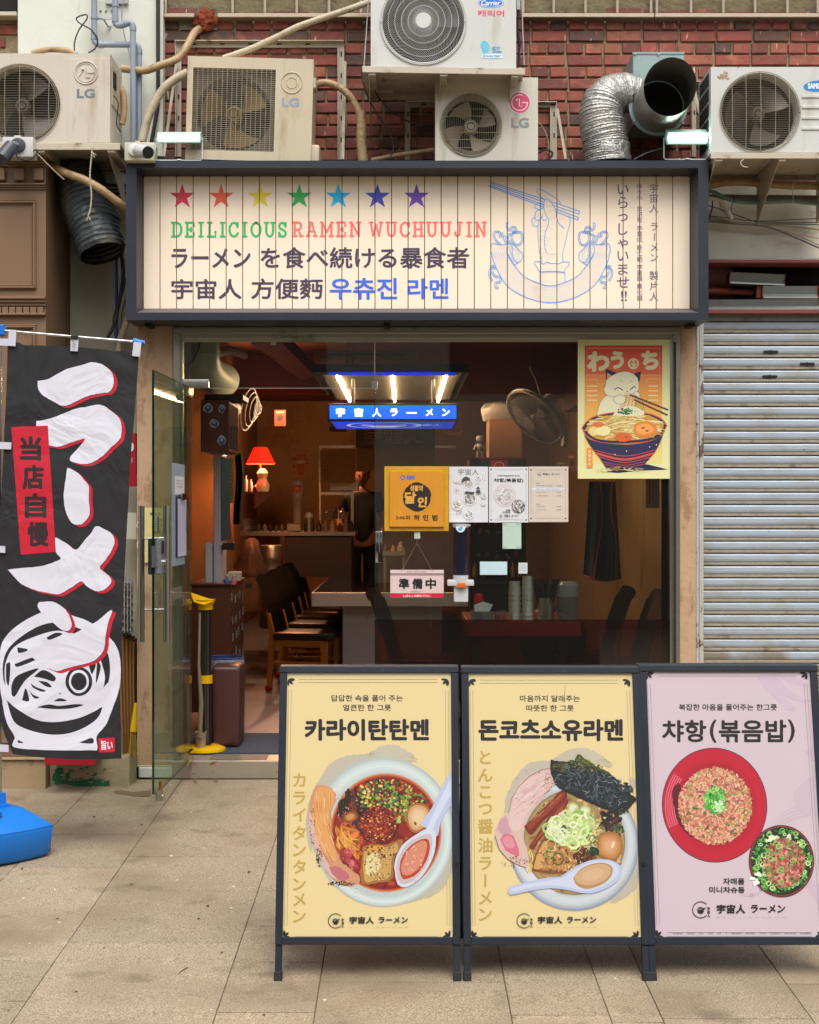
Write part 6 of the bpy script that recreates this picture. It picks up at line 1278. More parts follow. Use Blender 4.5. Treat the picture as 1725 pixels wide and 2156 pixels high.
# ================================================================== THREE MENU BOARDS
m_bf = M('slate_board_frame', '232a34',.45,.25, var=.08, scale=5, dirt='4d4a48', amt=.14, dscale=8); m_rub = M('black_foot', '1c1d1f',.7)
BV = Vector((0,.23,1.078)).normalized(); BN = Vector((0,-BV.z, BV.y)); BY, BZ = -3.13,-.1105
m_bp = MPRINT('board_print',.55, dim=.84)
def bhit(x, y):
    o = Vector((0,-CD, CZ)); d = Vector(((x - VX) / FX,1,-(y - VY) / FX)); t = (Vector((0, BY, BZ)) - o).dot(BN) / d.dot(BN); return o + d * t
def bb(y): return (bhit(VX, y) - Vector((0, BY, BZ))).dot(BV)
def board(label, xc, ytop, paper, wstrip, draw):
    X = bhit(xc,1990).x; hw = .325; t = thing('menu_board', label, 'sandwich board',(X, BY, BZ)); yb = slope_z(BY)
    Mx = Matrix(((1,0,0, X),(0, BV.y,-BN.y, BY),(0, BV.z,-BN.z, BZ),(0,0,0,1)))   # local: x across, y up the board, z away from viewer
    def lb(name, x0, x1, y0, y1, z0, z1, mat, bev=.0015, par=None): return MB().box(x0, x1, y0, y1, z0, z1, bev=bev).xf(Mx).build(name, mat, par or t)
    b1, b0 = bb(ytop + 5), bb(1989); r = .0265
    for s_ in (-1,1):
        xo = s_ * hw; xi = s_ * (hw - r); lb('side_rail', xi, xo, b0, b1 - .022,-.006,.028, m_bf)
        l = lb('leg', xi + s_ * .002, xo - s_ * .001,.03, b0 - .001,0,.024, m_bf); lb('rubber_foot', xi, xo + s_ * .002,-.002,.032,-.003,.028, m_rub,.003, l)
    lb('bottom_rail',-hw + r + .0005, hw - r - .0005, b0, b0 + .026,-.006,.026, m_bf)
    MB().box(-hw - .002, hw + .002, b1 - .0215, b1 + .0,-.009,.03, bev=.002).xf(Mx).build('top_rail', m_bf, t)
    p = bhit(xc, ytop + 5); MB().box(X - hw - .001, X + hw + .001, p.y - .006, p.y + .055, p.z - .004, p.z + .003, bev=.002).build('hinge_cap', m_bf, t)
    lb('backing',-hw + r * .5, hw - r * .5, b0 + .01, b1 - .01,.006,.02, M('board_backing', '2c2e33',.6)); lb('poster',-hw + r - .001, hw - r + .001, b0 + .0255, b1 - .021,.003,.0058, M(*paper),0)
    # rear leaf, leaning the other way
    yr = BY + .46; T = Vector((0, p.y + .05, p.z - .01)); F = Vector((0, yr, slope_z(yr)))
    for s_ in (-1,1): MB().tube([(X + s_ * (hw - .013), F.y, F.z),(X + s_ * (hw - .013), T.y, T.z)],.014, n=4).build('rear_leg', m_bf, t); MB().cyl((X + s_ * (hw - .013), F.y, F.z - .003),(X + s_ * (hw - .013), F.y - .008, F.z + .03),.018, n=10).build('rear_foot', m_rub, t)
    Q = lambda f: F.lerp(T, f)
    MB().prism([(X - hw + .02, Q(.22).y, Q(.22).z),(X + hw - .02, Q(.22).y, Q(.22).z),(X + hw - .02, Q(.97).y, Q(.97).z),(X - hw + .02, Q(.97).y, Q(.97).z)],(0,.008,0)).build('rear_panel', _M['board_backing'], t)
    MB().tube([(X + hw - .01, BY + .07,.28),(X + hw - .01, BY + .40,.28)],.006, n=6).build('spreader_bar', m_bf, t)
    P0 = Vector((X, BY, BZ)) - BN * .0026; pr = Print(P0, BN, step=.0000025)
    eL = lambda y, o=P0: VX + FX * (X - hw + r + .0005) / ((P0 + BV * bb(y)).y + CD); eR = lambda y: VX + FX * (X + hw - r - .0005) / ((P0 + BV * bb(y)).y + CD)
    pr.clip = (eL, eR)
    if wstrip: pr.poly([(eL(1413),1413),(eR(1413),1413),(eR(1420),1419.8),(eL(1420),1419.8)], 'd9dbe4')
    draw(pr, eL, eR); pr.build('printed_artwork', m_bp, t); return t
ik = '1b161b'
def leafs(pr, x, y, ax, ay, s=15):
    for dx, dy, w in ((1,.0,.23),(.72,.72,.22),(.0,1,.23)):
        L = s; e = Vector((dx * ax, dy * ay)).normalized() * L; nn = Vector((-e.y, e.x)) * w; o = Vector((x, y)); bend = Vector((ax, ay)) * .8
        pr.poly([tuple(o), tuple(o + e * .3 + nn * .8 + bend), tuple(o + e * .65 + nn + bend), tuple(o + e), tuple(o + e * .65 - nn * .8), tuple(o + e * .3 - nn * .7)], ik)
def frame_lines(pr, xl, xr, y0, y1, double_bottom=False):
    leafs(pr, xl(y0) + 1.5, y0,1,1); leafs(pr, xr(y0) - 6.5, y0,-1,1); leafs(pr, xl(y1) + 1.5, y1,1,-1); leafs(pr, xr(y1) - 6.5, y1,-1,-1)
    for k in (0,6.6): pr.line([(xl(y0) + 24, y0 + k),(xr(y0) - 28, y0 + k)],.55, ik)
    for k in (2.5,8.5):
        if not (double_bottom and k > 5 and False): pr.line([(xl(y0) + k, y0 + 22),(xl(y1) + k, y1 - 23)],.45, ik); pr.line([(xr(y0) - k - 3, y0 + 22),(xr(y1) - k - 3, y1 - 23)],.45, ik)
    for k in ((0,-8.5) if double_bottom else (-1,)): pr.line([(xl(y1) + 24, y1 + k),(xr(y1) - 30, y1 + k)],.55, ik)
def TB(pr, t, c, x0, y0, x1, y1, col=ik, bold=.05, **k): pr.text(t, *K1(c, x0, y0), *K1(c, x1, y1), col, bold=bold, **k)
def scat(pr, c, cx, cy, rx, ry, n, cols, s0, s1, asp=.55, kind='o', test=None, a0=0, a1=2 * pi, jt=.12):
    base = pr.k; sc = CROP[c][2]
    for i in range(n):
        A = ru(a0, a1); d = math.sqrt(rnd()); x, y = cx + rx * d * cos(A), cy + ry * d * sin(A)
        if test and not test(x, y): continue
        X, Y_ = K1(c, x, y); s = ru(s0, s1) / sc; col = jit(random.choice(cols), jt); k = base + 1 + i % 40; ro = ru(0, pi)
        if kind == 'o': pr.oval(X, Y_, s, s * asp, col, rot=ro, n=8, k=k, wob=.2, seed=i)
        elif kind == 'r': pr.ring(X, Y_, s, s * ru(.6,1), s * .42, col, rot=ro, n=10, k=k)
        elif kind == 'q': 
            c_, q_ = cos(ro), sin(ro); pr.poly([(X + u * c_ - v * q_, Y_ + u * q_ + v * c_) for u, v in ((-s,-s * asp),(s,-s * asp),(s, s * asp),(-s, s * asp))], col, k)
        else: L = s * 2.2; pr.line([(X - L * cos(ro), Y_ - L * sin(ro)),(X + ru(-.5,.5) * s, Y_ + ru(-.5,.5) * s),(X + L * cos(ro), Y_ + L * sin(ro))], s * .45, col, k=k, taper=True)
    pr.k = base + 42
def shade(pr, c, pts, cols, grow=.0):
    """nested copies of an outline, from the first colour at the rim to the last at the centre"""
    P_ = [tuple(v) for v in bez([(*p,0) for p in pts + [pts[0]]],4)][:-1]; P_ = [(p[0], p[1]) for p in P_]; cx = sum(p[0] for p in P_) / len(P_); cy = sum(p[1] for p in P_) / len(P_)
    for i, col in enumerate(cols):
        f = 1 - .8 * i / max(1, len(cols)); pr.poly(K(c,[(cx + (x - cx) * f, cy + (y - cy) * f) for x, y in P_]), col)
def outline(pr, c, pts, col, wob=6, fq=.05):
    P_ = [(v.x, v.y) for v in bez([(*p,0) for p in pts + [pts[0]]],7)][:-1]; pr.poly(K(c,[(x + wob * mnoise.noise(Vector((x * fq, y * fq,1))), y + wob * mnoise.noise(Vector((x * fq, y * fq,7)))) for x, y in P_]), col)
def rimbowl(pr, c, cx, cy, rx, ry, cols, x2, y2, r2x, r2y):
    n = len(cols); s = CROP[c][2]
    for i, col in enumerate(cols):
        f = i / (n - 1); X, Y_ = K1(c, cx + (x2 - cx) * f, cy + (y2 - cy) * f); pr.oval(X, Y_,(rx + (r2x - rx) * f) / s,(ry + (r2y - ry) * f) / s, col, n=72)
def brush(pr, c, cx, cy, rx, ry, col, lo, hi):
    """dry brush arc"""
    s = CROP[c][2]; base = pr.k
    for i in range(260):
        A = ru(lo, hi); e = min(A - lo, hi - A) / (hi - lo) * 2; r = ru(-.10,.08) * (.3 + e); L = ru(.03,.12)
        pts = [K1(c, cx + rx * (1 + r) * cos(A + L * k), cy + ry * (1 + r) * sin(A + L * k)) for k in (-1,0,1)]; pr.line(pts, ru(2,12) / s * (.4 + e * 2), col, k=base + 1 + i % 50, taper=True)
    pr.k = base + 52
def spoon(pr, c, head, handle, bowl_in, soup, cols=('d9dde8', 'c3cbe0', 'b0bcd8')):
    outline(pr, c, handle, cols[1],0); q = [(v.x, v.y) for v in bez([(*p,0) for p in handle + [handle[0]]],6)][:-1]; cx = sum(p[0] for p in q) / len(q)
    outline(pr, c, head, cols[0],0); outline(pr, c, bowl_in, cols[2],0); outline(pr, c, soup[0], soup[1],0); shade(pr, c, soup[2], soup[3])
GL = '93a08f'
def logo_row(pr, c, ex, ey, er, b4, cap=True, small=True):
    X, Y_ = K1(c, ex, ey); emb(pr, X, Y_, er / CROP[c][2], ik); brand(pr, *K1(c, b4[0], b4[1]), *K1(c, b4[2], b4[3]), ik)
    if small:
        ws = 'BLACK HOLE ON TOP OF A BINGE EATER WHO KEEPS EATING RAMEN'.split(); x0, x1 = b4[0] - 3, b4[2] + 2; tot = sum(len(w) for w in ws) * 5.2; gap = ((x1 - x0) - tot) / (len(ws) - 1); x = x0
        for w in ws: wd = len(w) * 5.2; pr.text(w, *K1(c, x, b4[3] + 28), *K1(c, x + wd, b4[3] + 34), '6b6068'); x += wd + gap
def gold(pr, t, c, x, ys, size, dx=0):
    for ch,(y0, y1) in zip(t, ys):
        V, F = glyphs(ch); a, b = min(v[0] for v in V), max(v[0] for v in V); d0, d1 = min(v[1] for v in V), max(v[1] for v in V); sc = CROP[c][2]; s = size / sc; cx, cy = K1(c, x,(y0 + y1) / 2); pr.up()
        if ch == 'ー': W = [(cx + (v[1] - (d0 + d1) / 2) * s, cy + (v[0] - (a + b) / 2) * s) for v in V]
        else: W = [(cx + (v[0] - (a + b) / 2) * s, cy - (v[1] - (d0 + d1) / 2) * s) for v in V]
        pr.stamp(W, F, 'bba052', size * .024 / sc)
# ---------------------------------------------------------------- board 1: red tantan ramen
def art1(pr, xl, xr):
    frame_lines(pr, xl, xr,1430.5,1973)
    TB(pr, '답답한 속을 풀어 주는', 'f1',560,366,1140,418, bold=.02); TB(pr, '얼큰한 한 그릇', 'f1',655,443,1045,495, bold=.02); TB(pr, '카라이탄탄멘', 'f1',343,560,1355,738, bold=.05)
    gold(pr, 'カライタンタンメン', 'f2',300,[(185,305),(333,450),(465,590),(612,740),(762,865),(890,1010),(1040,1145),(1155,1278),(1300,1405)],128)
    brush(pr, 'f2',975,665,590,620, 'b9b2a2',.93 * pi,1.5 * pi); brush(pr, 'f2',985,660,600,600, 'b9b2a2',.12 * pi,.38 * pi); brush(pr, 'f2',1000,640,560,620, 'bfb8a4',1.45 * pi,1.62 * pi)
    outline(pr, 'f2',[(440,280),(520,150),(640,60),(760,40),(880,90),(700,200),(560,330)], 'b9b2a2',14,.03)
    rimbowl(pr, 'f2',985,667,575,607,['aebab9', 'bccac8', 'c9d5d2', 'cfdad6', 'c6d3d1', 'bccbca', 'b5c4c5'],1000,690,470,510)
    scat(pr, 'f2',965,1120,260,70,240,['cf7a4c', 'c98a5c', 'd89a6c'],2,5); scat(pr, 'f2',640,330,60,60,60,['cf8a5c', 'd8a070'],2,5)
    rimbowl(pr, 'f2',1003,672,452,482,['cf8048', 'b8542c', '8e2014', '7a170f', '8a1c12'],1003,676,415,440)
    scat(pr, 'f2',1003,676,410,435,420,['a02a18', '6b120c', 'b8452a', 'c05a34', '8a1c12', '50100a'],8,30,.6)
    scat(pr, 'f2',700,760,110,180,60,['b85c22', 'c8742c', 'a04418'],20,40,.6)
    for i in range(26):
        x = 600 + ru(0,150); y = 590 + ru(0,200); L = ru(60,130); A = ru(.9,1.5) if rnd() < .6 else ru(.1,.6)
        pr.line([K1('f2', *v[:2]) for v in bez([(x, y,0),(x + L * .4 * cos(A) - 12, y + L * .4 * sin(A),0),(x + L * cos(A), y + L * sin(A),0)],4)], ru(3.2,4.6), random.choice(['d8963c', 'e0a84c', 'c47c2c']), taper=True)
    scat(pr, 'f2',690,900,80,90,50,['9a2438', 'b0404a', 'c8686c', '7a1820'],10,30,.5)
    # wood-ear mushrooms
    for i in range(16):
        x, y = 690 + ru(-90,130),400 + ru(-110,140); pr.line([K1('f2', *v[:2]) for v in bez([(x, y,0),(x + ru(-40,50), y + ru(30,90),0),(x + ru(-50,80), y + ru(80,150),0)],5)], ru(6,14), random.choice(['2a1712', '3a2018', '1d100c', '4a2c1e']), taper=True)
    scat(pr, 'f2',700,470,110,130,50,['c8a07c', 'a8683c', '8a4c24'],3,14,.3); shade(pr, 'f2',[(650,540),(700,500),(760,500),(780,550),(720,590),(660,580)],['7a3c14', 'a8642a', 'c88c4c'])
    # chashu slice
    outline(pr, 'f2',[(380,480),(400,360),(440,290),(500,285),(560,310),(600,360),(590,430),(560,520),(560,650),(590,790),(640,900),(720,970),(790,1030),(780,1080),(720,1110),(640,1095),(560,1040),(500,950),(450,830),(400,720),(375,600)], 'c8906c',10,.03)
    outline(pr, 'f2',[(405,480),(430,350),(470,305),(560,320),(588,380),(560,470),(540,560),(550,680),(590,820),(600,900),(520,860),(460,760),(415,640)], 'd89c5c',8,.03)
    for i in range(60):
        x = ru(420,560); y = ru(330,850); pr.line(K('f2',[(x, y),(x + 6 + (y - 500) * .05, y + 40),(x + 14 + (y - 500) * .1, y + 85)]), ru(.6,1.8), random.choice(['e4b078', 'c07c3c', 'edc494', 'b86c30']), taper=True)
    outline(pr, 'f2',[(385,500),(410,560),(440,720),(500,860),(560,960),(620,1040),(560,1030),(490,930),(430,800),(390,680),(376,580)], 'd0aca4',5)
    outline(pr, 'f2',[(540,950),(620,950),(700,1010),(700,1050),(640,1060),(570,1010)], 'b86870',6)
    scat(pr, 'f2',410,620,25,150,40,['3b2a20', '54402e'],3,7); scat(pr, 'f2',460,860,25,90,45,['2b2018', '54402e', '6a543c'],4,10); scat(pr, 'f2',640,1085,110,18,70,['2b1f18', '4a3a2a'],4,9)
    # spring onions
    t1 = lambda x, y: ((x - 1003) / 405) ** 2 + ((y - 676) / 440) ** 2 < 1 and y < 520 - abs(x - 1030) * .1
    scat(pr, 'f2',1060,350,280,180,200,['2a1410', '5c1810', '3a1c14'],8,20,.6, test=t1)
    scat(pr, 'f2',1060,350,290,190,210,['4f7a2c', '7ca03c', 'a8b84c', '2f6a34', '5f9048', '2a5a30', 'c8c06c'],9,19,.55, 'q', t1)
    scat(pr, 'f2',1110,480,90,120,34,['6f9a34', 'b8b858', '3f7a38'],9,20,.6, 'q'); scat(pr, 'f2',1040,380,220,150,60,['d8a84c', 'e0c078', 'c88a34'],6,12,.8)
    # minced meat heap
    shade(pr, 'f2',[(830,520),(900,465),(980,460),(1060,510),(1090,600),(1080,700),(1000,755),(880,750),(800,680),(790,590)],['4c0e0a', '6b150d', '7e1d12'])
    scat(pr, 'f2',940,610,150,150,620,['8e2414', 'a83a1e', '6b150d', '3a0c08', 'c05a2c', '96301c', '7a1a12'],4,11,.7); scat(pr, 'f2',940,610,145,145,60,['d89048', 'e0b068', 'c87034'],4,9,.8)
    # square pork slice
    outline(pr, 'f2',[(820,780),(900,765),(1000,770),(1080,740),(1130,730),(1140,790),(1080,860),(1065,980),(1040,1060),(930,1080),(840,1095),(800,1060),(805,900)], '9a6a30',10,.04)
    outline(pr, 'f2',[(830,800),(900,785),(1020,790),(1090,760),(1100,810),(1050,880),(1035,1030),(920,1060),(840,1070),(820,960)], 'c09a58',8,.04)
    outline(pr, 'f2',[(850,860),(900,840),(950,860),(950,960),(900,1010),(840,1000)], 'd8cc94',8,.04); outline(pr, 'f2',[(860,780),(980,780),(960,815),(880,815)], 'd89a3c',5)
    scat(pr, 'f2',940,930,110,130,120,['7a4c1c', 'b08444', 'dcc888', '5c3814'],3,12,.5); scat(pr, 'f2',960,830,130,60,30,['4a1c10', '6b2a18'],5,12,.7)
    # egg
    shade(pr, 'f2',[(1165,520),(1200,450),(1270,430),(1340,455),(1370,520),(1350,600),(1290,660),(1220,670),(1175,600)],['a8602c', 'c89a6c', 'd0ac80', 'd8b88c', 'dcc09a']); pr.oval(*K1('f2',1242,598),2.4,4.4, '7a4424', rot=-.4)
    # spoon
    outline(pr, 'f2',[(1350,640),(1290,600),(1370,480),(1450,320),(1520,200),(1600,160),(1600,420),(1520,470),(1450,580),(1420,700)], 'b4c0dc',0); outline(pr, 'f2',[(1330,640),(1390,520),(1470,350),(1545,220),(1570,300),(1480,450),(1400,600),(1370,700)], 'c9d1e6',0)
    outline(pr, 'f2',[(1070,950),(1090,860),(1150,760),(1260,680),(1340,640),(1400,660),(1410,740),(1390,860),(1330,980),(1250,1070),(1160,1115),(1095,1080)], 'ccd2e2',0); outline(pr, 'f2',[(1085,960),(1110,860),(1180,760),(1280,700),(1370,690),(1375,800),(1330,940),(1240,1050),(1150,1090),(1100,1050)], 'c3b4b6',0)
    outline(pr, 'f2',[(1112,970),(1130,880),(1190,790),(1280,730),(1340,725),(1360,780),(1340,880),(1280,980),(1210,1035),(1140,1045)], 'b0381c',3); outline(pr, 'f2',[(1125,960),(1145,890),(1200,800),(1280,742),(1330,745),(1335,800),(1310,890),(1260,970),(1190,1015),(1140,1010)], 'cf8468',3)
    scat(pr, 'f2',1225,890,80,110,50,['d89a80', 'c8788c', 'c06c50', 'e0ac94'],3,10,1); scat(pr, 'f2',1180,1060,90,40,60,['c87048', 'b85430'],1.5,4)
    logo_row(pr, 'f2',595,1387,58,(706,1352,1182,1410))
# ---------------------------------------------------------------- board 2: tonkotsu soy ramen
def art2(pr, xl, xr):
    frame_lines(pr, xl, xr,1432,1973)
    TB(pr, '마음까지 달래주는', 'f3',604,392,1122,447, bold=.02); TB(pr, '따뜻한 한 그릇', 'f3',658,475,1070,530, bold=.02); TB(pr, '돈코츠소유라멘', 'f3',245,596,1497,788, bold=.05); pr.line(K('f3',[(995,305),(990,380),(982,450)]),1.2, '8a7050', taper=True)
    gold(pr, 'とんこつ醤油ラーメン', 'f4',288,[(105,220),(250,362),(395,497),(540,625),(655,790),(810,940),(965,1082),(1110,1220),(1250,1360),(1390,1490)],128)
    outline(pr, 'f4',[(440,620),(470,440),(560,290),(650,205),(730,190),(820,200),(860,300),(700,420),(560,600)], 'b9b2a2',16,.03); brush(pr, 'f4',1010,840,560,590, 'b9b2a2',.1 * pi,.3 * pi); brush(pr, 'f4',1040,700,500,560, 'bfb8a4',1.38 * pi,1.66 * pi); outline(pr, 'f4',[(1450,330),(1480,325),(1520,370),(1540,420),(1480,400)], 'b9b2a2',8,.05)
    rimbowl(pr, 'f4',1010,880,525,530,['8e99a6', 'a8b1ba', 'bcc4ca', 'c6cdd2', 'c9d0d4', 'c0c8cd', 'b3bbc0'],1005,850,440,440)
    shade(pr, 'f4',[(520,1010),(560,1080),(660,1200),(800,1290),(900,1330),(840,1240),(700,1120),(600,1020)],['c6cdd2', 'ced5da'])
    rimbowl(pr, 'f4',1010,850,415,430,['8f7a52', '9c8458', 'a88e60', 'a08452'],1010,850,380,400)
    scat(pr, 'f4',1010,850,400,410,200,['a88a58', '7a6034', 'c0a878', '8a6c3c'],8,34,.5)
    for i in range(90):
        x, y = 1100 + ru(-130,150),660 + ru(-70,130); L = ru(40,100); A = ru(0, pi); pr.line([K1('f4', *v[:2]) for v in bez([(x, y,0),(x + L * .5 * cos(A) + ru(-15,15), y + L * .5 * sin(A),0),(x + L * cos(A), y + L * sin(A),0)],4)], ru(2.6,4), random.choice(['d8c88c', 'e4d8a4', 'c0a860', 'ccb87c']), taper=True)
    for i in range(14): x, y = 640 + ru(-20,40),880 + ru(0,160); pr.line(K('f4',[(x, y),(x + ru(-20,20), y + 30),(x + ru(-10,20), y + 70)]),3, random.choice(['dcc478', 'c8a850']), taper=True)
    # chashu
    outline(pr, 'f4',[(475,620),(490,520),(540,410),(620,320),(720,270),(820,250),(845,330),(830,400),(740,510),(640,640),(600,760),(610,880),(640,960),(625,1060),(560,1040),(470,990),(400,910),(362,820),(380,720),(430,640)], 'd0b4a8',10,.03)
    outline(pr, 'f4',[(500,600),(540,440),(640,340),(760,290),(825,300),(800,390),(700,520),(610,640),(570,740),(520,760),(480,700)], 'd8bcb8',8,.03)
    for i in range(90):
        x = ru(500,780); y = 860 - x * .62 + ru(-90,130); pr.line(K('f4',[(x, y),(x + 30, y - 26),(x + 66, y - 44)]), ru(.6,1.6), random.choice(['e4ccc4', 'c8a4a0', 'cbb09c', 'c898a4']), taper=True)
    outline(pr, 'f4',[(400,690),(450,640),(480,720),(500,770),(440,790),(390,750)], 'c498a4',6,.04); outline(pr, 'f4',[(410,830),(440,785),(500,790),(540,850),(565,950),(520,955),(450,910)], 'cc6c80',8,.04); outline(pr, 'f4',[(425,835),(455,800),(500,810),(530,880),(490,900),(450,880)], 'd48c98',6,.05)
    scat(pr, 'f4',660,420,160,160,16,['5c3030', '7a4848'],2,6,.9); scat(pr, 'f4',520,1010,110,45,50,['7a4c34', '4a2c1c', 'a87858'],3,9); scat(pr, 'f4',800,370,40,90,50,['b08070', '9a6858'],3,8); 
    pr.line(K('f4',[(478,610),(500,500),(560,400),(640,318),(740,264),(820,248)]),1.2, '8a6454'); pr.line(K('f4',[(366,800),(400,910),(470,990),(560,1040),(620,1058)]),1.4, '6b4030')
    # bamboo shoots
    outline(pr, 'f4',[(605,720),(700,640),(800,530),(910,430),(955,480),(880,570),(760,680),(660,790)], '6e2214',3); outline(pr, 'f4',[(620,715),(720,630),(820,525),(905,450),(925,480),(820,590),(700,700),(650,755)], '8e3820',3); outline(pr, 'f4',[(640,890),(720,770),(800,650),(900,530),(965,510),(900,640),(820,740),(740,820),(680,910)], '7a2a18',3); outline(pr, 'f4',[(660,880),(740,770),(830,650),(930,535),(900,620),(800,740)], '9a4428',3)
    for i in range(24): x = ru(640,900); y = 1290 - x * .93 + ru(-15,25); pr.line(K('f4',[(x, y),(x + 40, y - 42)]), ru(.5,1.2), random.choice(['b86a44', '5c1c10', 'c88a68']))
    # pork belly
    outline(pr, 'f4',[(665,1080),(690,960),(750,830),(790,800),(900,850),(1050,860),(1110,930),(1190,960),(1170,1000),(1080,1050),(1000,1090),(900,1110),(760,1100)], '7a4a28',8,.04); outline(pr, 'f4',[(700,1060),(730,940),(780,840),(880,880),(1000,880),(1060,940),(1030,1020),(930,1070),(800,1080)], 'b08048',8,.04)
    outline(pr, 'f4',[(680,1070),(705,960),(760,850),(790,860),(760,960),(740,1060)], 'cf9a5c',6,.04); scat(pr, 'f4',900,980,190,110,260,['c8985c', '8a5a30', '6b3c1c', 'd8b078', 'a87444'],4,18,.45); scat(pr, 'f4',1080,960,80,60,70,['3a1c10', '5c3018', '4a2814'],6,20,.5)
    # wood ear, greens at right
    scat(pr, 'f4',1300,680,90,90,60,['241818', '3a2420', '1a1010', '5c4034'],14,36,.5); scat(pr, 'f4',1370,770,40,60,26,['1f4a28', '2f6a34', '14301c'],8,18,.6)
    # nori
    outline(pr, 'f4',[(1010,190),(1045,135),(1100,175),(1200,240),(1300,290),(1350,380),(1180,330),(1040,260)], '3f4a20',6,.05); outline(pr, 'f4',[(820,182),(900,195),(1010,200),(1120,225),(1260,290),(1350,335),(1400,420),(1480,470),(1510,505),(1460,570),(1380,632),(1300,600),(1200,560),(1110,520),(1020,480),(900,420),(850,370),(815,260)], '161c1e',7,.05)
    nt_ = lambda x, y: abs((y - 380) - (x - 1160) * .42) < 125 and 830 < x < 1480 and (x - 1160) ** 2 / 330 ** 2 + (y - 380) ** 2 / 240 ** 2 < 1
    scat(pr, 'f4',1160,380,330,240,520,['232b2e', '0d1214', '2d383a', '364448', '1c2a30'],8,26,.4, test=nt_); scat(pr, 'f4',1160,390,320,230,330,['5c6c74', '8a9aa4', '3f4c54'],3,11,.3, test=nt_, kind='l'); scat(pr, 'f4',1120,215,150,60,110,['5c6420', '7a7c2c', '3f4a1c', '6b6c2a'],4,14,.5, test=lambda x, y: y > 150 + abs(x - 1045) * .45 and y < 260 + (x - 1045) * .4); scat(pr, 'f4',900,240,70,40,60,['4a5224', '2f3818', '6b6c2a'],4,13,.5); scat(pr, 'f4',1400,600,50,20,20,['4a5224'],4,10)
    # spring onion rings
    for (x, y, r) in ((1000,575,48),(1095,600,50)): shade(pr, 'f4',[(x - r, y),(x - r * .7, y - r * .7),(x, y - r),(x + r * .8, y - r * .6),(x + r, y),(x + r * .7, y + r * .7),(x, y + r),(x - r * .7, y + r * .7)],['a8b878', 'd0d8a8', 'dce0bc'])
    scat(pr, 'f4',990,740,190,120,46,['c8d890', '8fb85c', '6fa04c', 'd8e0a8', 'a8c878', '2f6a34', '55904a'],28,52,.8, 'r'); scat(pr, 'f4',1020,700,150,110,50,['b8cc80', 'dce4b4', '7fae50'],14,34,.5); scat(pr, 'f4',850,760,80,60,30,['1f5a2c', '2f7038', '14401f'],20,34,.7, 'r')
    scat(pr, 'f4',960,740,170,110,60,['e0e6c0', 'a8c870', 'd4dea0'],18,46,.8, 'r', jt=.06)
    for (x, y, r, c_) in ((820,875,40, 'b8cc80'),(800,945,30, '7fae50'),(878,985,42, '4a5c24'),(1015,870,50, 'b8cc80'),(1225,765,34, '8fb050'),(1180,860,26, 'd8dca8'),(1160,825,26, '3f6a2c')): X, Y_ = K1('f4', x, y); pr.ring(X, Y_, r / 3.86, r / 3.86 * 1.15,1.9, c_, n=20)
    # egg
    shade(pr, 'f4',[(1195,880),(1210,790),(1280,765),(1360,780),(1400,850),(1395,930),(1340,1000),(1260,985),(1200,940)],['a06c38', 'b88048', 'c48c58', 'cc9866', 'd2a474']); pr.oval(*K1('f4',1325,870),3.4,8, 'e4cbb0', rot=.3)
    scat(pr, 'f4',1160,925,34,28,8,['14301c', '1f4a28'],16,26,.8)
    # spoon
    outline(pr, 'f4',[(900,1130),(1000,1060),(1130,1000),(1250,988),(1350,1015),(1392,1070),(1370,1150),(1290,1215),(1170,1262),(1060,1262),(960,1240),(820,1225),(660,1245),(520,1275),(482,1270),(480,1220),(600,1180),(780,1140)], 'b4c0dc',0)
    outline(pr, 'f4',[(920,1140),(1010,1075),(1140,1015),(1250,1000),(1340,1025),(1370,1075),(1340,1140),(1260,1195),(1160,1235),(1060,1240),(960,1215),(820,1200),(640,1220),(520,1250),(500,1230),(640,1190),(800,1160)], 'c6cfe4',0)
    outline(pr, 'f4',[(1000,1140),(1060,1070),(1160,1025),(1260,1020),(1320,1060),(1300,1140),(1220,1200),(1110,1230),(1030,1200)], 'b08a58',0); shade(pr, 'f4',[(1010,1130),(1065,1075),(1160,1035),(1250,1030),(1305,1065),(1285,1130),(1210,1180),(1110,1200),(1035,1175)],['c8a47c', 'd0ae88'])
    logo_row(pr, 'f4',603,1488,58,(712,1452,1188,1510))
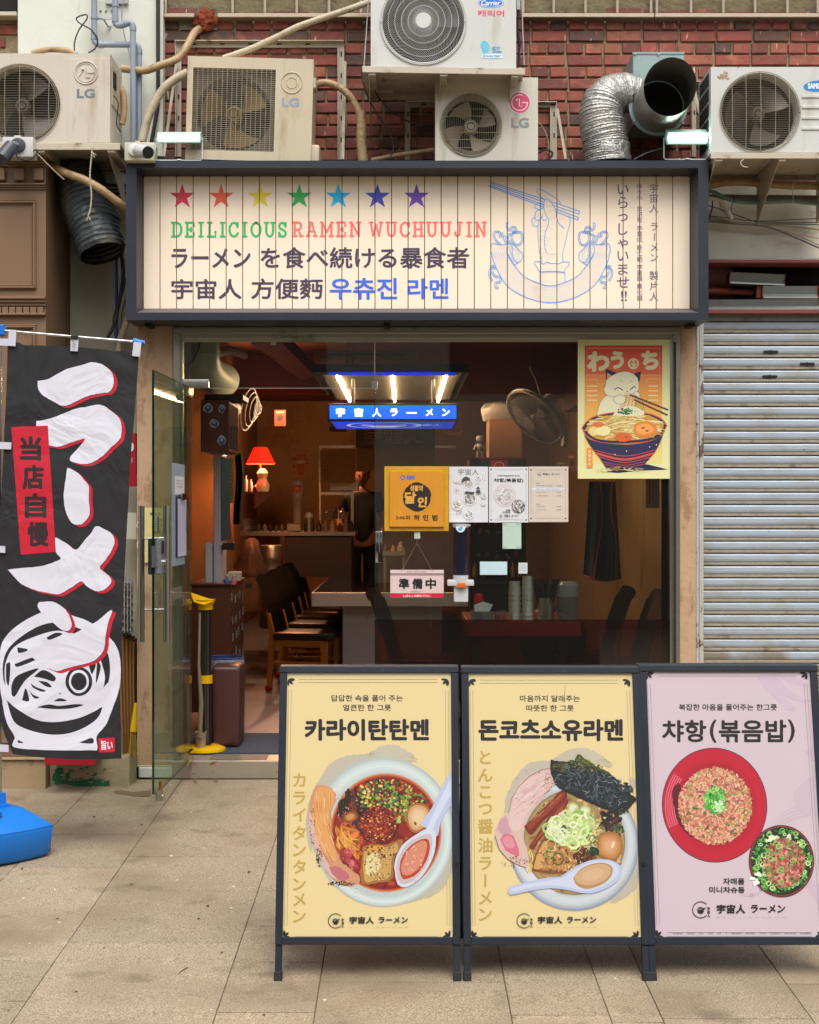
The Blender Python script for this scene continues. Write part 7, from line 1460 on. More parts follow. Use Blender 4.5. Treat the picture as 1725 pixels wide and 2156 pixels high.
# ---------------------------------------------------------------- board 3: fried rice
def art3(pr, xl, xr):
    for s_, c in ((((1150,180),(1250,330),(1400,480),(1450,540)),0),(((1230,190),(1350,320),(1480,420),(1640,460)),0),(((1300,185),(1450,260),(1640,330)),0)):
        for k in range(6): pr.line([K1('f5', v[0] + k * 14 + ru(-5,5), v[1]) for v in bez([(*p,0) for p in s_],6)], ru(2,9), 'c9b5c4', taper=True)
    for p_ in ([(1380,460),(1480,360),(1600,300),(1600,520),(1500,640),(1420,600)],[(1430,1120),(1560,1180),(1700,1300),(1700,1420),(1560,1330)],[(1480,120),(1600,20),(1640,60),(1560,200)]): outline(pr, 'f6', p_, 'c8b4c2',12,.03)
    for k in range(4): pr.line([K1('f6', v[0], v[1] + k * 30) for v in bez([(1240,680,0),(1300,620,0),(1450,560,0),(1640,540,0)],6)], ru(2,5), 'c8b4c2', taper=True)
    frame_lines(pr, xl, xr,1417,1972, True)
    TB(pr, '복잡한 마음을 풀어주는 한그릇', 'f5',480,480,1352,538, bold=.025); TB(pr, '챠항', 'f5',330,622,724,820, bold=.034); TB(pr, '(', 'f5',754,618,815,826, bold=.03); TB(pr, '볶음밥', 'f5',834,620,1436,822, bold=.034); TB(pr, ')', 'f5',1448,616,1510,824, bold=.03)
    X, Y_ = K1('f6',737,556); s = 3.9; pr.oval(X, Y_,432 / s,472 / s, '2a2438', n=80, rot=-.12)
    for i, c in enumerate(('b81430', 'bd1230', 'b5102c', 'a60d28', '9c0b25')): pr.oval(X + i * .3, Y_ - i * .3,(426 - i * 38) / s,(466 - i * 40) / s, c, n=80, rot=-.12)
    for i in range(9): pr.ring(X, Y_,(405 - i * 9) / s,(440 - i * 9) / s,1.3,('e0788c', 'cc3c58')[i % 2], a0=.86 * pi, a1=1.2 * pi, n=20)
    outline(pr, 'f6',[(400,560),(390,440),(450,380),(480,560),(560,760),(640,860),(520,800),(440,700)], '5c0a1c',8)
    inr = lambda x, y: ((x - 742) / 306) ** 2 + ((y - 562) / 318) ** 2 < 1
    outline(pr, 'f6',[(742 + 296 * cos(a),562 + 306 * sin(a)) for a in [2 * pi * k / 18 for k in range(18)]], 'a86444',22,.03)
    scat(pr, 'f6',742,562,300,312,900,['c07c5c', 'd49474', 'b46c4c', 'e0a488', 'c88868', 'a85c40'],11,19,.5); scat(pr, 'f6',742,562,303,314,1500,['d89c7c', 'e4b090', 'cc8868', 'e8bca4', 'c07c5c', 'dca484', 'b86c50'],9,16,.48, jt=.07)
    scat(pr, 'f6',742,562,300,310,60,['4f8a34', '7aa84c', '2f6a2c'],8,15,.6); scat(pr, 'f6',742,562,310,320,16,['8fb84c', '6fa03c'],10,15,.9, 'r'); scat(pr, 'f6',742,562,260,270,26,['8a5048', '9c6058'],12,30,.4)
    scat(pr, 'f6',745,520,85,110,110,['3f9a34', '5cb84c', '2f7a2c', '8fd068', '4fa840'],12,26,.6); scat(pr, 'f6',745,520,80,105,40,['3f9a34', '8fd068', 'b4dc94'],14,22,.8, 'r'); scat(pr, 'f6',770,560,40,50,10,['dce8d4', 'e8ece0'],8,16,.7)
    X, Y_ = K1('f6',1286,1016); pr.oval(X, Y_,269 / s,297 / s, '5c2420', n=64, rot=-.05); pr.oval(X, Y_,262 / s,290 / s, '7a3430', n=64, rot=-.05); pr.oval(X, Y_,250 / s,278 / s, '18261c', n=64, rot=-.05)
    scat(pr, 'f6',1286,1016,240,266,420,['2f6a2c', '4f9a3c', '1f4a20', '6fb04c', '8cc468', '1a3a1c'],9,21,.55, jt=.1); scat(pr, 'f6',1286,1016,238,264,110,['6fb84c', 'a0d078', '4f9a3c', 'c4e0a0'],13,22,.8, 'r'); scat(pr, 'f6',1240,850,120,60,14,['dce4c8', 'c8d8a8', 'ece8c0'],14,34,.6); scat(pr, 'f6',1080,1160,40,60,8,['dce8d4'],14,30,.5)
    scat(pr, 'f6',1305,1030,165,195,520,['b8685c', 'a85048', 'c87c68', '94443c', 'd49480', '8a3c34'],10,24,.6); scat(pr, 'f6',1300,1020,150,180,30,['4f9a3c', '8cc468'],14,22,.7, 'r')
    TB(pr, '자매품', 'f6',806,1155,982,1208, bold=.03); TB(pr, '미니차슈동', 'f6',692,1225,984,1278, bold=.03)
    cv = bez([(962,1290,0),(990,1305,0),(1040,1305,0),(1050,1285,0),(1030,1282,0),(1035,1298,0),(1080,1290,0),(1110,1265,0),(1120,1250,0)],5)
    for i in range(0, len(cv) - 2,2): pr.line([K1('f6', *cv[i][:2]), K1('f6', *cv[i + 1][:2])],.7, ik)
    pr.line(K('f6',[(1102,1250),(1122,1246),(1126,1268)]),.7, ik)
    logo_row(pr, 'f6',622,1415,66,(752,1370,1316,1446))
    ws = 'BLACK HOLE ON TOP OF A BINGE EATER WHO KEEPS EATING RAMEN'.split(); xs = [395,511,611,681,761,827,877,991,1105,1197,1312,1441]; xe = [475,576,643,727,790,840,955,1070,1161,1275,1406,1528]
    for w, a_, b_ in zip(ws, xs, xe): pr.text(w, *K1('f6', a_,1600), *K1('f6', b_,1613), '4a4450')
yp = ('yellow_poster_paper', 'd0be8c',.45,0,.02,2)
board('sandwich board with a yellow poster of a red ramen bowl, leftmost of the three',774.5,1399, yp, True, art1)
board('sandwich board with a yellow poster of a ramen bowl topped with black seaweed',1171.5,1400, yp, True, art2)
board('sandwich board with a pink poster of fried rice on a red plate',1560.5,1396,('pink_poster_paper', 'bfafb8',.45,0,.02,2), False, art3)
# ================================================================== INSIDE THE SHOP
FZ = .1; XL, XR, YB, ZC = -2.0,1.95,11.0,3.0
m_wor = M('ochre_plaster', '8a6238',.75, var=.2, scale=2.5, dirt='7a4f26', amt=.4, dscale=1.5, bump=.1, bscale=15); m_wood = M('brown_wood_panel', 'a0875c',.55, var=.22, scale=5, stretch=(1,1,.12), dirt='7a5c3a', amt=.35, dscale=2, dstretch=(1,1,.3))
m_ceil = M('dusky_ceiling', '865650',.8, var=.1); m_lam_b = M('brown_laminate', '4f2c1c',.35, var=.1, scale=8, stretch=(1,1,.3)); m_lea = M('black_leather', '17161a',.32, var=.1, bump=.1, bscale=80); m_ylw = M('varnished_wood', 'a06a1c',.35, var=.15, scale=12, stretch=(1,1,.2)); m_ss = M('kitchen_steel', '8f8a80',.3,.9, var=.1); m_bk = M('matt_black', '121214',.5, var=.1)
inn = setting('interior_walls')
B('left_wall', m_wor, inn,(XL - .1, XL,.5, YB,0, ZC)); B('right_wall', m_wood, inn,(XR, XR + .1,.6, YB,0, ZC),(PX(1433,0), PX(1433,0) + .02,.301,.599,0, ZC)); B('back_wall', m_wor, inn,(XL - .1, XR + .1, YB, YB + .1,0, ZC)); B('ceiling', m_ceil, inn,(XL - .1, XR + .1,.6, YB + .1, ZC, ZC + .1),(-1.5,1.6,.3,.6, ZC, ZC + .1))
B('front_wall', m_ceil, inn,(XL - .1, PX(300,0),.42,.5,0, ZC),(PX(300,0), PX(365,0),.36,.5,0, ZC),(PX(1433,0), PX(1462,0),.352,.599,0, ZC),(PX(1462,0), XR + .1,.56,.599,0, ZC),(PX(365,0), PX(1433,0),.06,.3, PZ(704,.06), ZC + .1)); B('ceiling_beam', m_ceil, inn,(XL, XR,5.2,5.7,2.62,2.999)); B('wall_soffit', m_ceil, inn,(1.5, XR - .001,.32,5.19,2.45,2.998))
B('wall_pier', m_wor, inn,(XL + .001,-1.55,4.2,4.7, FZ,2.999))
fl = setting('shop_floor'); B('floor_finish', M('polished_floor', '76767e',.3, var=.06, scale=2), fl,(XL, XR,.2055, YB,0, FZ))
cp = thing('door_mat', 'dark blue ribbed door mat just inside the entrance', 'mat',(PX(600,.5),.5, FZ)); B('mat_pile', M('blue_carpet', '3c4250',.95, var=.3, scale=150, bump=.8, bscale=220), cp,(PX(385,.3), PX(789,.3),.212,.94, FZ + .0005, FZ + .008))
def bt(name, label, cat, mat, x0, x1, y0, y1, Y, d, part='body', bev=.004, seg=1, group=None):
    t = thing(name, label, cat, P((x0 + x1) / 2, y1, Y + d / 2), group); pb(part, mat, t, x0, x1, y0, y1, Y, d, bev, seg); return t
def pt_light(t, p, e, col, r=.04):
    l = bpy.data.lights.new('lamp_light', 'POINT'); l.energy = e; l.color = col; l.shadow_soft_size = r; o = bpy.data.objects.new('lamp_light', l); COL.objects.link(o); o.parent = t; o.location = Vector(p) - wbase(t); return o
# hanging light tray with three tubes, blue light box below
t = thing('tube_light_tray', 'dark hanging ceiling tray with a blue edge and three warm tube lights', 'ceiling light',(-.08,2.3,2.43)); m_blue = M('lit_blue_panel', '0a4ae8',.4, emit=1.0, var=0)
B('tray', m_bk, t,(-.61,.42,1.2,3.5,2.435,2.49)); B('blue_edge', M('lit_blue_edge', '0f36d8',.4, emit=.7, var=0), t,(-.5,.33,1.196,1.2,2.415,2.436)); B('reflector', M('warm_reflector', '1f170d',.5, var=.05), t,(-.55,.36,1.25,3.45,2.427,2.434))
for x in (-.447,-.082,.272): MB().cyl((x,1.22,2.412),(x,3.4,2.412),.0075, n=10).build('tube_light', M('lit_warm_tube', 'ffcf9c',.4, emit=115, var=0), t)
for x in (-.40,-.36,.24): MB().tube([(x,1.6,2.49),(x + .01,1.6,2.75),(x,1.6, ZC)],.004, n=5).build('hanging_chain', m_dark, t)
Y = 1.5; t = thing('light_box_sign', 'glowing blue hanging light box with white Japanese letters inside the shop', 'light box', P(828,886, Y)); a, b, z0, z1 = PX(690, Y), PX(966, Y), PZ(886.5, Y), PZ(849, Y)
B('casing', m_bk, t,(a, b, Y, Y + .92, z0, z1), bev=.003); pr = Print((0, Y - .002,0),(0,-1,0)); pr.rect(694.5,853.5,961,882, '0b50e8')
for ch, x in zip('宇宙人ラーメン',(350,507,664,812,964,1117,1259)):
    X, Y_ = K1('e5', x,754); w = 9.5 if ch in '宇宙人' else 8
    if ch == 'ー': pr.rect(X - 11, Y_ - .5, X + 11, Y_ + 2.6, 'e8f0ff')
    else: pr.text(ch, X - w, Y_ - w, X + w, Y_ + w, 'e8f0ff', bold=.05)
pr.build('lit_front', MPRINT('lit_print',.4, emit=1.15), t)
pr = Print((0,0,0),(0,0,-1), flip=lambda u, v: Vector((a + .02 + (b - a - .04) * u, Y + .02 + .88 * v, z0 - .002))); pr.rect(0,0,1,1, '2f48d0'); pr.ring(.42,.5,.3,.38,.03, 'b8c4f4', n=40); pr.ring(.42,.5,.18,.2,.03, '9aa8ec', n=30); pr.poly([(.25,.52),(.6,.52),(.5,.8),(.34,.8)], 'b8c4f4'); pr.text('宇宙人',.66,.3,.9,.6, 'b8c4f4'); pr.build('lit_underside', MPRINT('lit_print_under',.4, emit=.55), t)
for x in (a + .17, b - .17): MB().cyl((x, Y + .1, z1),(x, Y + .1,2.43),.012, n=8).build('hanger_post', m_bk, t)
# ceiling things
t = bt('ceiling_air_conditioner', 'ceiling cassette air conditioner in the red glow above the light box', 'air conditioner', M('cream_cassette', '9c8a80',.5, var=.05),660,880,738,757,3.2,1.0); pb('louvre', m_bk, t,690,850,744,749,3.19,.02)
t = thing('ventilation_pipe', 'fat pale ventilation pipe bending down behind the glass above the door', 'pipe', P(423,800,.5)); m_vp = M('pale_pipe', '8f9c90',.5, var=.05)
MB().tube(bez([P(423,660,.5), P(423,740,.5), P(425,765,.55), P(436,785,.75), P(452,795,1.1), P(470,800,1.6)],6),.112, n=36).build('pipe_bend', m_vp, t)
for y in (745,): MB().tube([P(423, y,.5), P(423, y + 3,.5)],.116, n=36).build('pipe_collar', m_vp, t)
MB().tube(bez([P(455,745,.9), P(478,738,1.0), P(500,742,1.1), P(516,750,1.2)],6),[.03] * 13 + [.022] * 6, n=10).build('pipe_wrap', m_tape, t)
t = thing('ceiling_duct', 'pink lit rectangular duct slanting across the ceiling above the doorway', 'duct', P(620,790,2)); MB().prism([P(*K1('e3', x, y), yy) for x, y, yy in ((1040,165,1.0),(1330,165,1.0),(1630,470,2.6),(1500,505,2.6))],(.0,.25,.1)).build('duct_body', M('pink_paint', '9c625c',.6, var=.06), t)
cable('black cable loop hanging by the pale ventilation pipe',[(420,715),(418,735),(405,760),(385,772)],1.6,.35)
# sticker cabinet, kiosk, cabinet
t = bt('hanging_cabinet', 'dark brown cabinet with four stickers high beside the door', 'cabinet', m_lam_b,423,482,842,951,.55,.5); pr = Print((0,.549,0),(0,-1,0))
for x, y, w, h in ((650,765,10,10),(776,770,7,9),(707,905,10,9),(775,1065,9,11)): X, Y_ = K1('e3', x, y); pr.oval(X, Y_, w, h, 'a9b4bc', n=14, wob=.25, seed=x); pr.oval(X, Y_ + 1, w * .75, h * .75, '3d5878', n=12, wob=.4, seed=y); pr.oval(X, Y_ - 2, w * .35, h * .3, '93a4b8', n=10)
pr.build('stickers', ink, t); pb('black_recorder', m_bk, t,430,512,830,842,.6,.3, bev=.003)
MB().box(PX(482,.55), PX(482,.55) + .004,.56,1.0, PZ(944,.6), PZ(850,.6)).build('glossy_side', M('mirror_side', '8a8a9a',.08,.8), t)
t = thing('table_fan', 'pale grey fan head beside the dark cabinet near the ceiling', 'fan', P(520,875,2)); c = P(518,862,2.0); m = MB()
for k in range(5): m.tube([c + Vector((.03 * sin(a) * (k + 1) / 5 + .02 * (5 - k),0,0)) + Vector((.035 * cos(a),.12 * cos(a),.15 * sin(a))) * ((k + 1) / 5) for a in [2 * pi * j / 24 for j in range(24)]],.004, n=4, close=True)
m.build('fan_guard', m_dp, t); MB().sphere(c + Vector((-.08,0,.0)),.05,12).build('fan_motor', m_dp, t)
t = bt('counter_cabinet', 'dark brown counter cabinet covered with small stickers by the entrance', 'cabinet', m_lam_b,400,485,1232,1500,.9,.75); Xs = PX(485,.9) + .001; pr = Print((0,0,0),(1,0,0), flip=lambda u, v: Vector((Xs,.9 + .75 * u,1.05 - v)))
pr.at = lambda u, v, k=None, f=pr.f: f(u, v) + Vector((.0001 * (pr.k if k is None else k),0,0))
for i in range(20): u, v = .15 + .7 * (i % 4) / 3 + ru(-.05,.05),.1 + .12 * (i // 4) + ru(-.03,.03); pr.oval(u, v,.045,.028, 'a8b0b8', n=10, wob=.3, seed=i); pr.oval(u, v,.03,.018, random.choice(['4d7088', '8a7a9a', '3f5c58', 'a08090']), n=10, wob=.3, seed=i)
pr.build('stickers', ink, t); pb('worktop', m_lam_b, t,398,487,1229,1233,.88,.79, bev=.002)
t = bt('order_kiosk', 'slim silver self order kiosk standing on the cabinet', 'kiosk', M('silver_plastic', 'c4c4ce',.35,.3, var=.03),449.5,466,955,1229,1.0,.28, bev=.006); MB().prism([P(466,962,1.0), P(466,1138,1.0), P(484,1136,1.35), P(484,966,1.35)],(.004,0,0)).build('touch_screen', M('teal_screen', '1f4048',.2, emit=.12, var=.2, scale=4), t); pb('printer', m_dp, t,432,449,1142,1228,1.02,.2, bev=.006)
pb('card_reader', m_bk, t,468,492,1143,1158,.98,.1, bev=.003)
t = bt('plastic_basket', 'small white lattice basket on the cabinet worktop', 'basket', M('basket_white', 'b9b4a8',.5, var=.1),479,504,1205,1224,1.1,.15)
for lab, x, c1 in (('tiny toy figure in a blue shirt on the worktop edge',478, '2a6a94'),('tiny toy figure in pink behind the blue one',492, 'b85a70')):
    t = thing('toy_figure', lab, 'toy', P(x,1232,.93)); MB().lathe([(.018,0),(.02,.02),(.012,.04),(.006,.045)], P(x,1231,.95), n=12, close=True).build('toy_body', M('toy_' + c1, c1,.5), t); MB().sphere(P(x,1213,.95),.011,10).build('toy_head', M('toy_skin', 'c89870',.5), t)
# bins and umbrella bag stand
t = thing('waste_bin', 'tall dark brown plastic bin by the entrance', 'bin', P(475,1577,.39)); m = MB(); m.box(PX(446,.39), PX(505,.39),.39,.66, FZ + .009, PZ(1403,.39), bev=.03, seg=4)
for v in m.bm.verts:
    f = (v.co.z - FZ) / .5; v.co.x += (v.co.x - PX(475,.39)) * .05 * f
m.build('bin_body', M('brown_bin_plastic', '4a2a28',.4, var=.05), t)
t = thing('waste_bin', 'round blue bin with a clear plastic liner behind the brown bin', 'bin', P(476,1500,.72)); c = P(476,1386,.72); c.z = 0; MB().lathe([(.085, FZ),(.108, PZ(1386,.72))], c, n=32).build('bin_body', M('blue_bin_plastic', '2f3f74',.5), t)
m = MB(); m.grid(48,4, lambda u, v: Vector((c.x + (.112 + .008 * sin(u * 60) * v) * cos(2 * pi * u),.72 + (.112 + .006 * sin(u * 47) * v) * sin(2 * pi * u), PZ(1384,.72) - .085 * v + .006 * sin(u * 40) * v))); m.build('liner', MGLASS('plastic_liner', 'e6ecf4', alpha=.5, rough=.1, film='c4ccd8'), t); MB().tube([(c.x + .111 * cos(a),.72 + .111 * sin(a), PZ(1384,.72)) for a in [2 * pi * k / 32 for k in range(32)]],.005, n=6, close=True).build('bin_rim', _M['blue_bin_plastic'], t)
Y = .3; t = thing('umbrella_bag_stand', 'yellow umbrella bag stand with a tall dark tube', 'stand', P(432,1590, Y)); m_yl = M('yellow_plastic', 'd9a900',.35, var=.03); c = Vector((PX(433, Y), Y,0)); r = 12.5 / S(Y)
MB().lathe([(r, PZ(1280, Y)),(r, PZ(1578, Y))], c, n=24).build('dark_tube', M('smoked_tube', '261f1e',.15, coat=.4), t)
MB().lathe([(r * 1.0, PZ(1284, Y)),(r * 1.25, PZ(1283, Y)),(r * 1.25, PZ(1274, Y)),(r * 1.75, PZ(1262, Y)),(r * 1.55, PZ(1265, Y)),(r * .9, PZ(1276, Y))], c, n=28).build('funnel', m_yl, t); MB().prism([P(401,1250, Y), P(424,1258, Y), P(449,1266, Y - .05), P(430,1274, Y - .08), P(408,1268, Y - .05)],(0,.05,.004), bev=.003).build('funnel_lip', m_yl, t)
MB().lathe([(r * 1.02, PZ(1438, Y)),(r * 1.2, PZ(1438, Y)),(r * 1.2, PZ(1421, Y)),(r * 1.02, PZ(1421, Y))], c, n=24).build('ring', m_yl, t); MB().lathe([(.12, FZ + .009),(.118, FZ + .022),(.085, FZ + .036),(r, FZ + .04)], c, n=32, close=True).build('base', m_yl, t)
t = thing('paper_cup_stack', 'stack of cream paper cups at the foot of the yellow stand', 'cups', P(423,1575,.2)); cc = Vector((PX(423,.24),.24, FZ))
for k in range(3): MB().lathe([(.023,.01 + k * .02),(.033,.085 + k * .02),(.0345,.087 + k * .02)], cc, n=20).build('paper_cup', M('cream_paper', 'b39c7c',.7), t)
t = thing('wooden_pole', 'weathered wooden stick leaning inside the door jamb', 'stick', P(420,1550,.2)); MB().tube([P(421,1290,.16), P(419,1400,.16), P(424,1480,.17), P(421,1552,.18)],[.006,.008,.014,.013], n=10).build('stick', M('grey_wood', '7a6a52',.8, var=.2), t)
# far left wall: lamp, shelf, bottles, posters, coat
Y = 4.0; t = thing('wall_shelf', 'small wall shelf carrying the red lamp and bottles', 'shelf', P(548,1037, Y)); pb('board', m_lam_b, t,508,586,1035,1039, Y,.3); MB().prism([P(536,1040, Y), P(577,1040, Y), P(536,1072, Y)],(0,.02,0)).build('shelf_bracket', m_lam_b, t)
t = thing('table_lamp', 'lit red pleated lampshade on the shelf inside', 'lamp', P(548,1035, Y + .1)); c = Vector((PX(549, Y + .1), Y + .1,0)); s = S(Y + .1)
MB().lathe([(30.5 / s, PZ(976, Y)),(14 / s, PZ(941, Y))], c, n=48).build('lamp_shade', M('lit_red_shade', 'f01808',.7, emit=1.3, var=.08, scale=30), t)
MB().cyl(c + Vector((0,0, PZ(1035, Y))), c + Vector((0,0, PZ(965, Y))),.008, n=8).build('lamp_stem', M('brass', '9a6f3f'), t); MB().lathe([(.05, PZ(1035, Y)),(.06, PZ(1022, Y)),(.035, PZ(1008, Y)),(.05, PZ(996, Y)),(.02, PZ(986, Y))], c + Vector((.02,-.02,0)), n=16, close=True).build('lamp_base', M('cream_ceramic', 'b89878',.4), t); pt_light(t, c + Vector((0,0, PZ(968, Y))),42,(1,.42,.16))
t = thing('ceiling_spotlight', 'small warm ceiling spotlight lighting the ochre wall', 'ceiling light', P(600,835,7.5)); q_ = P(600,800,7.5); MB().lathe([(.05,.1),(.06,0),(.045,0)], q_, n=16, close=True).build('spot_body', M('warm_spot', 'ffb060',.4, emit=6, var=0), t); pt_light(t, q_ - Vector((0,0,.12)),60,(1,.55,.28))
for i,(x, h, w, cl) in enumerate(((518,34,3.4, 'b0a59c'),(524,28,2.4, '2a1a16'),(529,26,3, 'b8b0a8'),(532,14,3, '4c1810'),(538,16,3.2, '3a140e'),(522,13,2.6, '8a7a1c'))):
    t = thing('bottle',('tall white pump bottle at the left end of the lamp shelf', 'thin dark bottle on the lamp shelf', 'white bottle left of the lamp', 'small red brown jar on the lamp shelf', 'dark sauce bottle beside the lamp', 'short yellow bottle at the front of the lamp shelf')[i], 'bottle', P(x,1035, Y + .05)); w /= s; h /= s; MB().lathe([(w,0),(w, h * .7),(w * .4, h * .82),(w * .4, h)], P(x,1035, Y + .03 + .02 * i), n=14, close=True).build('bottle_body', M('bottle_' + cl, cl,.3), t)
def flat(name, label, cat, x0, x1, y0, y1, Y, col, draw=None, th=.004):
    t = thing(name, label, cat, P((x0 + x1) / 2, y1, Y)); pb('sheet', M('sheet_' + col, col,.6, var=.05), t, x0, x1, y0, y1, Y, th)
    if draw: p = Print((0, Y - .001,0),(0,-1,0)); draw(p); p.build('print', ink, t)
    return t
def _beer(p):
    p.text('생맥주',622,956,644,963, 'a83a1c', bold=.05); p.text('生ビール',615.5,963,650,970, '2a1a14', bold=.04); p.poly([(625,973),(642,973),(640,1000),(628,1000)], 'a8581c'); p.oval(633.5,973,9,3, 'c8b08c'); p.column('₩2500',647,972,1003,6.5, 'a83a1c',.04); p.column('필샷',618.5,974,1002,7, 'a83a1c',.05)
flat('beer_poster', 'orange draught beer poster on the ochre wall', 'poster',614,652,951,1005,6.5, 'b87c4c', _beer); flat('price_sheet', 'narrow yellow and white price sheet beside the kiosk', 'notice',483.5,493,965,1060,1.6, 'b8963c', lambda p: [p.rect(485,970 + i * 8,491,971.5 + i * 8, '4a3a20') for i in range(11)])
t = thing('hanging_coat', 'black coat hanging on the wall beside the kiosk', 'coat', P(500,1105,2.4)); m = MB(); m.grid(10,14, lambda u, v: P(494 + u * 17 + 3 * sin(v * 5),962 + 142 * v - 8 * sin(pi * u) * (1 - v),2.4 + .04 * sin(u * 14) + .02 * sin(v * 7))); m.build('cloth', m_bk, t)
# kitchen counter, beer tower, kegs
t = thing('kitchen_counter', 'long dark kitchen counter at the back left', 'counter', P(630,1140,6.0)); pb('worktop', m_ss, t,505,748,1120,1128,6.0,.8); pb('front', m_bk, t,598,740,1128,1215,6.05,.7); pb('side', m_lam_b, t,590,600,1128,1240,6.0,.7)
t = thing('beer_tower', 'white draught beer tower with a red emblem and tap', 'beer tap', P(625,1120,6.1)); c = P(626,1120,6.2); s = S(6.2); MB().lathe([(7.5 / s,0),(9 / s,60 / s),(13.5 / s,104 / s),(12 / s,108 / s)], c, n=20, close=True).build('tower', M('tower_white', 'a39a98',.35), t)
pr = Print((0,6.12,0),(0,-1,0)); pr.poly([(616,1021),(636,1021),(634,1032),(626,1040),(618,1032)], 'a82c14'); pr.oval(626,1029,6,4, 'c8642c'); pr.build('emblem', ink, t); MB().tube([P(627,1048,6.05), P(627,1052,5.95), P(627,1062,5.95)],.012, n=8).build('tap', m_steel, t)
bt('drip_tray', 'steel drip tray under the beer tower', 'tray', m_ss,604,634,1103,1119,5.98,.2)
t = thing('steel_canister', 'steel canister with a round white lid beside the beer tower', 'canister', P(651,1120,6.1)); s = S(6.1); MB().lathe([(10.5 / s,0),(10.5 / s,29 / s)], P(651,1120,6.1), n=20, close=True).build('can_body', m_ss, t); MB().sphere(P(651,1087,6.1),9 / s,14).build('lid', m_dp, t)
t = thing('plate_stack', 'stack of dark plates on the kitchen counter', 'plates', P(527,1120,6.0))
for k in range(8): MB().lathe([(0,0),(.045,0),(.075,.012)], P(527,1119 - k * 3.4,6.1), n=18).build('plate', M('dark_plate', '3c2a20',.4), t)
for i,(y0, y1) in enumerate(((1148,1232),(1236,1322))):
    t = thing('beer_keg',('steel beer keg on top of the other keg', 'steel beer keg standing on the floor under the other')[i], 'keg', P(571, y1,5.4)); s = S(5.4); h = (y1 - y0) / s; R_ = 25 / s; MB().lathe([(R_ * .9,0),(R_,.02),(R_, h * .28),(R_ * 1.04, h * .33),(R_, h * .38),(R_, h * .62),(R_ * 1.04, h * .67),(R_, h * .72),(R_, h - .03),(R_ * .92, h)], P(571, y1,5.4), n=28, close=True).build('keg_body', m_ss, t)
def _rp(p): p.rect(517,1228,531,1238, '1f3a5c'); p.column('Roll paper',523,1244,1284,5, '23242c',0)
t = bt('cardboard_box', 'brown roll paper carton beside the kegs', 'box', M('brown_card', '7a5230',.8, var=.1),513,543,1218,1289,4.6,.35); p_ = Print((0,4.598,0),(0,-1,0)); _rp(p_); p_.build('print', ink, t)
t = thing('plastic_bag', 'crumpled clear plastic bag on the carton', 'bag', P(525,1215,4.7)); m = MB(); m.sphere(P(526,1182,4.7),.15,20,(.9,.6,1.25))
for v in m.bm.verts: v.co += Vector((mnoise.noise(v.co * 9), mnoise.noise(v.co * 9 + Vector((3,3,3))), mnoise.noise(v.co * 9 + Vector((8,1,5))))) * .06
m.build('bag_film', MGLASS('bag_plastic', 'e0c8b8', alpha=.45, rough=.2, film='8a6a5c'), t)
# kitchen opening: noren, frame, cook, panel
Y = 6.4; t = thing('kitchen_hatch', 'steel kitchen hatch frame behind the beer tower', 'frame', P(680,1110, Y))
for x0, x1, y0, y1 in ((672,676,945,1120),(739,745,1036,1120),(676,739,1036,1042),(672,960,938,943)): pb('rail', m_ss, t, x0, x1, y0, y1, Y,.04)
m_lin = M('linen_cloth', '8f7448',.9, var=.06, bump=.1, bscale=60)
def noren(label, x0, x1, y0, y1, txt=None):
    t = thing('noren_curtain', label, 'curtain', P((x0 + x1) / 2, y1, Y - .05)); MB().grid(16,10, lambda u, v: P(x0 + (x1 - x0) * u, y0 + (y1 - y0) * v - 3 * (1 - v) * u, Y - .05 + .025 * sin(u * 9 + v))).build('cloth', m_lin, t, ang=80)
    if txt: p = Print((0, Y - .09,0),(0,-1,0)); p.column(txt,686.5,968,1010,9, '2f2416',0); p.build('print', ink, t)
noren('beige linen curtain reading ramen, left of the pair',675,748,948,1016, 'ramen'); noren('wide plain beige linen curtain right of the lettered one',751,916,940,993)
bt('appliance_box', 'white kitchen appliance under the lettered curtain', 'appliance', m_dp,696,755,1014,1033,6.6,.3)
t = thing('wall_panel_sign', 'dark red panel with outlined Japanese letters behind the light box', 'sign', P(825,938,6.2)); pb('panel', M('dark_red_panel', '2c0f0e',.5), t,749,916,898,941,6.2,.03); pr = Print((0,6.198,0),(0,-1,0))
for i, ch in enumerate('宇宙人'): x = 768 + i * 42; pr.text(ch, x,902, x + 36,934, 'a87c2c', bold=.06); pr.text(ch, x + 1.3,903.3, x + 34.7,932.7, '2c0f0e', bold=.03)
pr.build('outlined_letters', ink, t)
# the cook, standing in the shade behind the curtain
Y = 7.6; s = S(Y); t = thing('person', 'cook in a black t-shirt standing in the dark kitchen behind the curtain', 'person',(PX(763, Y), Y, FZ + .2)); B('kitchen_step', m_lam_b, inn,(-1.2,.6,7.2,9, FZ, FZ + .2))
def skin(name, pts, edges, rad, mat, par, root=0):
    me = bpy.data.meshes.new(name); me.from_pydata([Vector(p) - wbase(par) for p in pts], edges,[]); o = bpy.data.objects.new(name, me); COL.objects.link(o); o.parent = par; me.materials.append(mat)
    m = o.modifiers.new('s', 'SKIN'); m.use_smooth_shade = True
    for i, r in enumerate(rad): me.skin_vertices[0].data[i].radius = r if isinstance(r, tuple) else (r, r); me.skin_vertices[0].data[i].use_root = i == root
    q = o.modifiers.new('d', 'SUBSURF'); q.levels = q.render_levels = 2; return o
X0 = PX(763, Y); H = lambda x, z, y=0: (X0 + x, Y + y, z + .2); m_sk = M('skin', 'a8785c',.55, var=.05)
sh, hp_ = 1.50,1.02
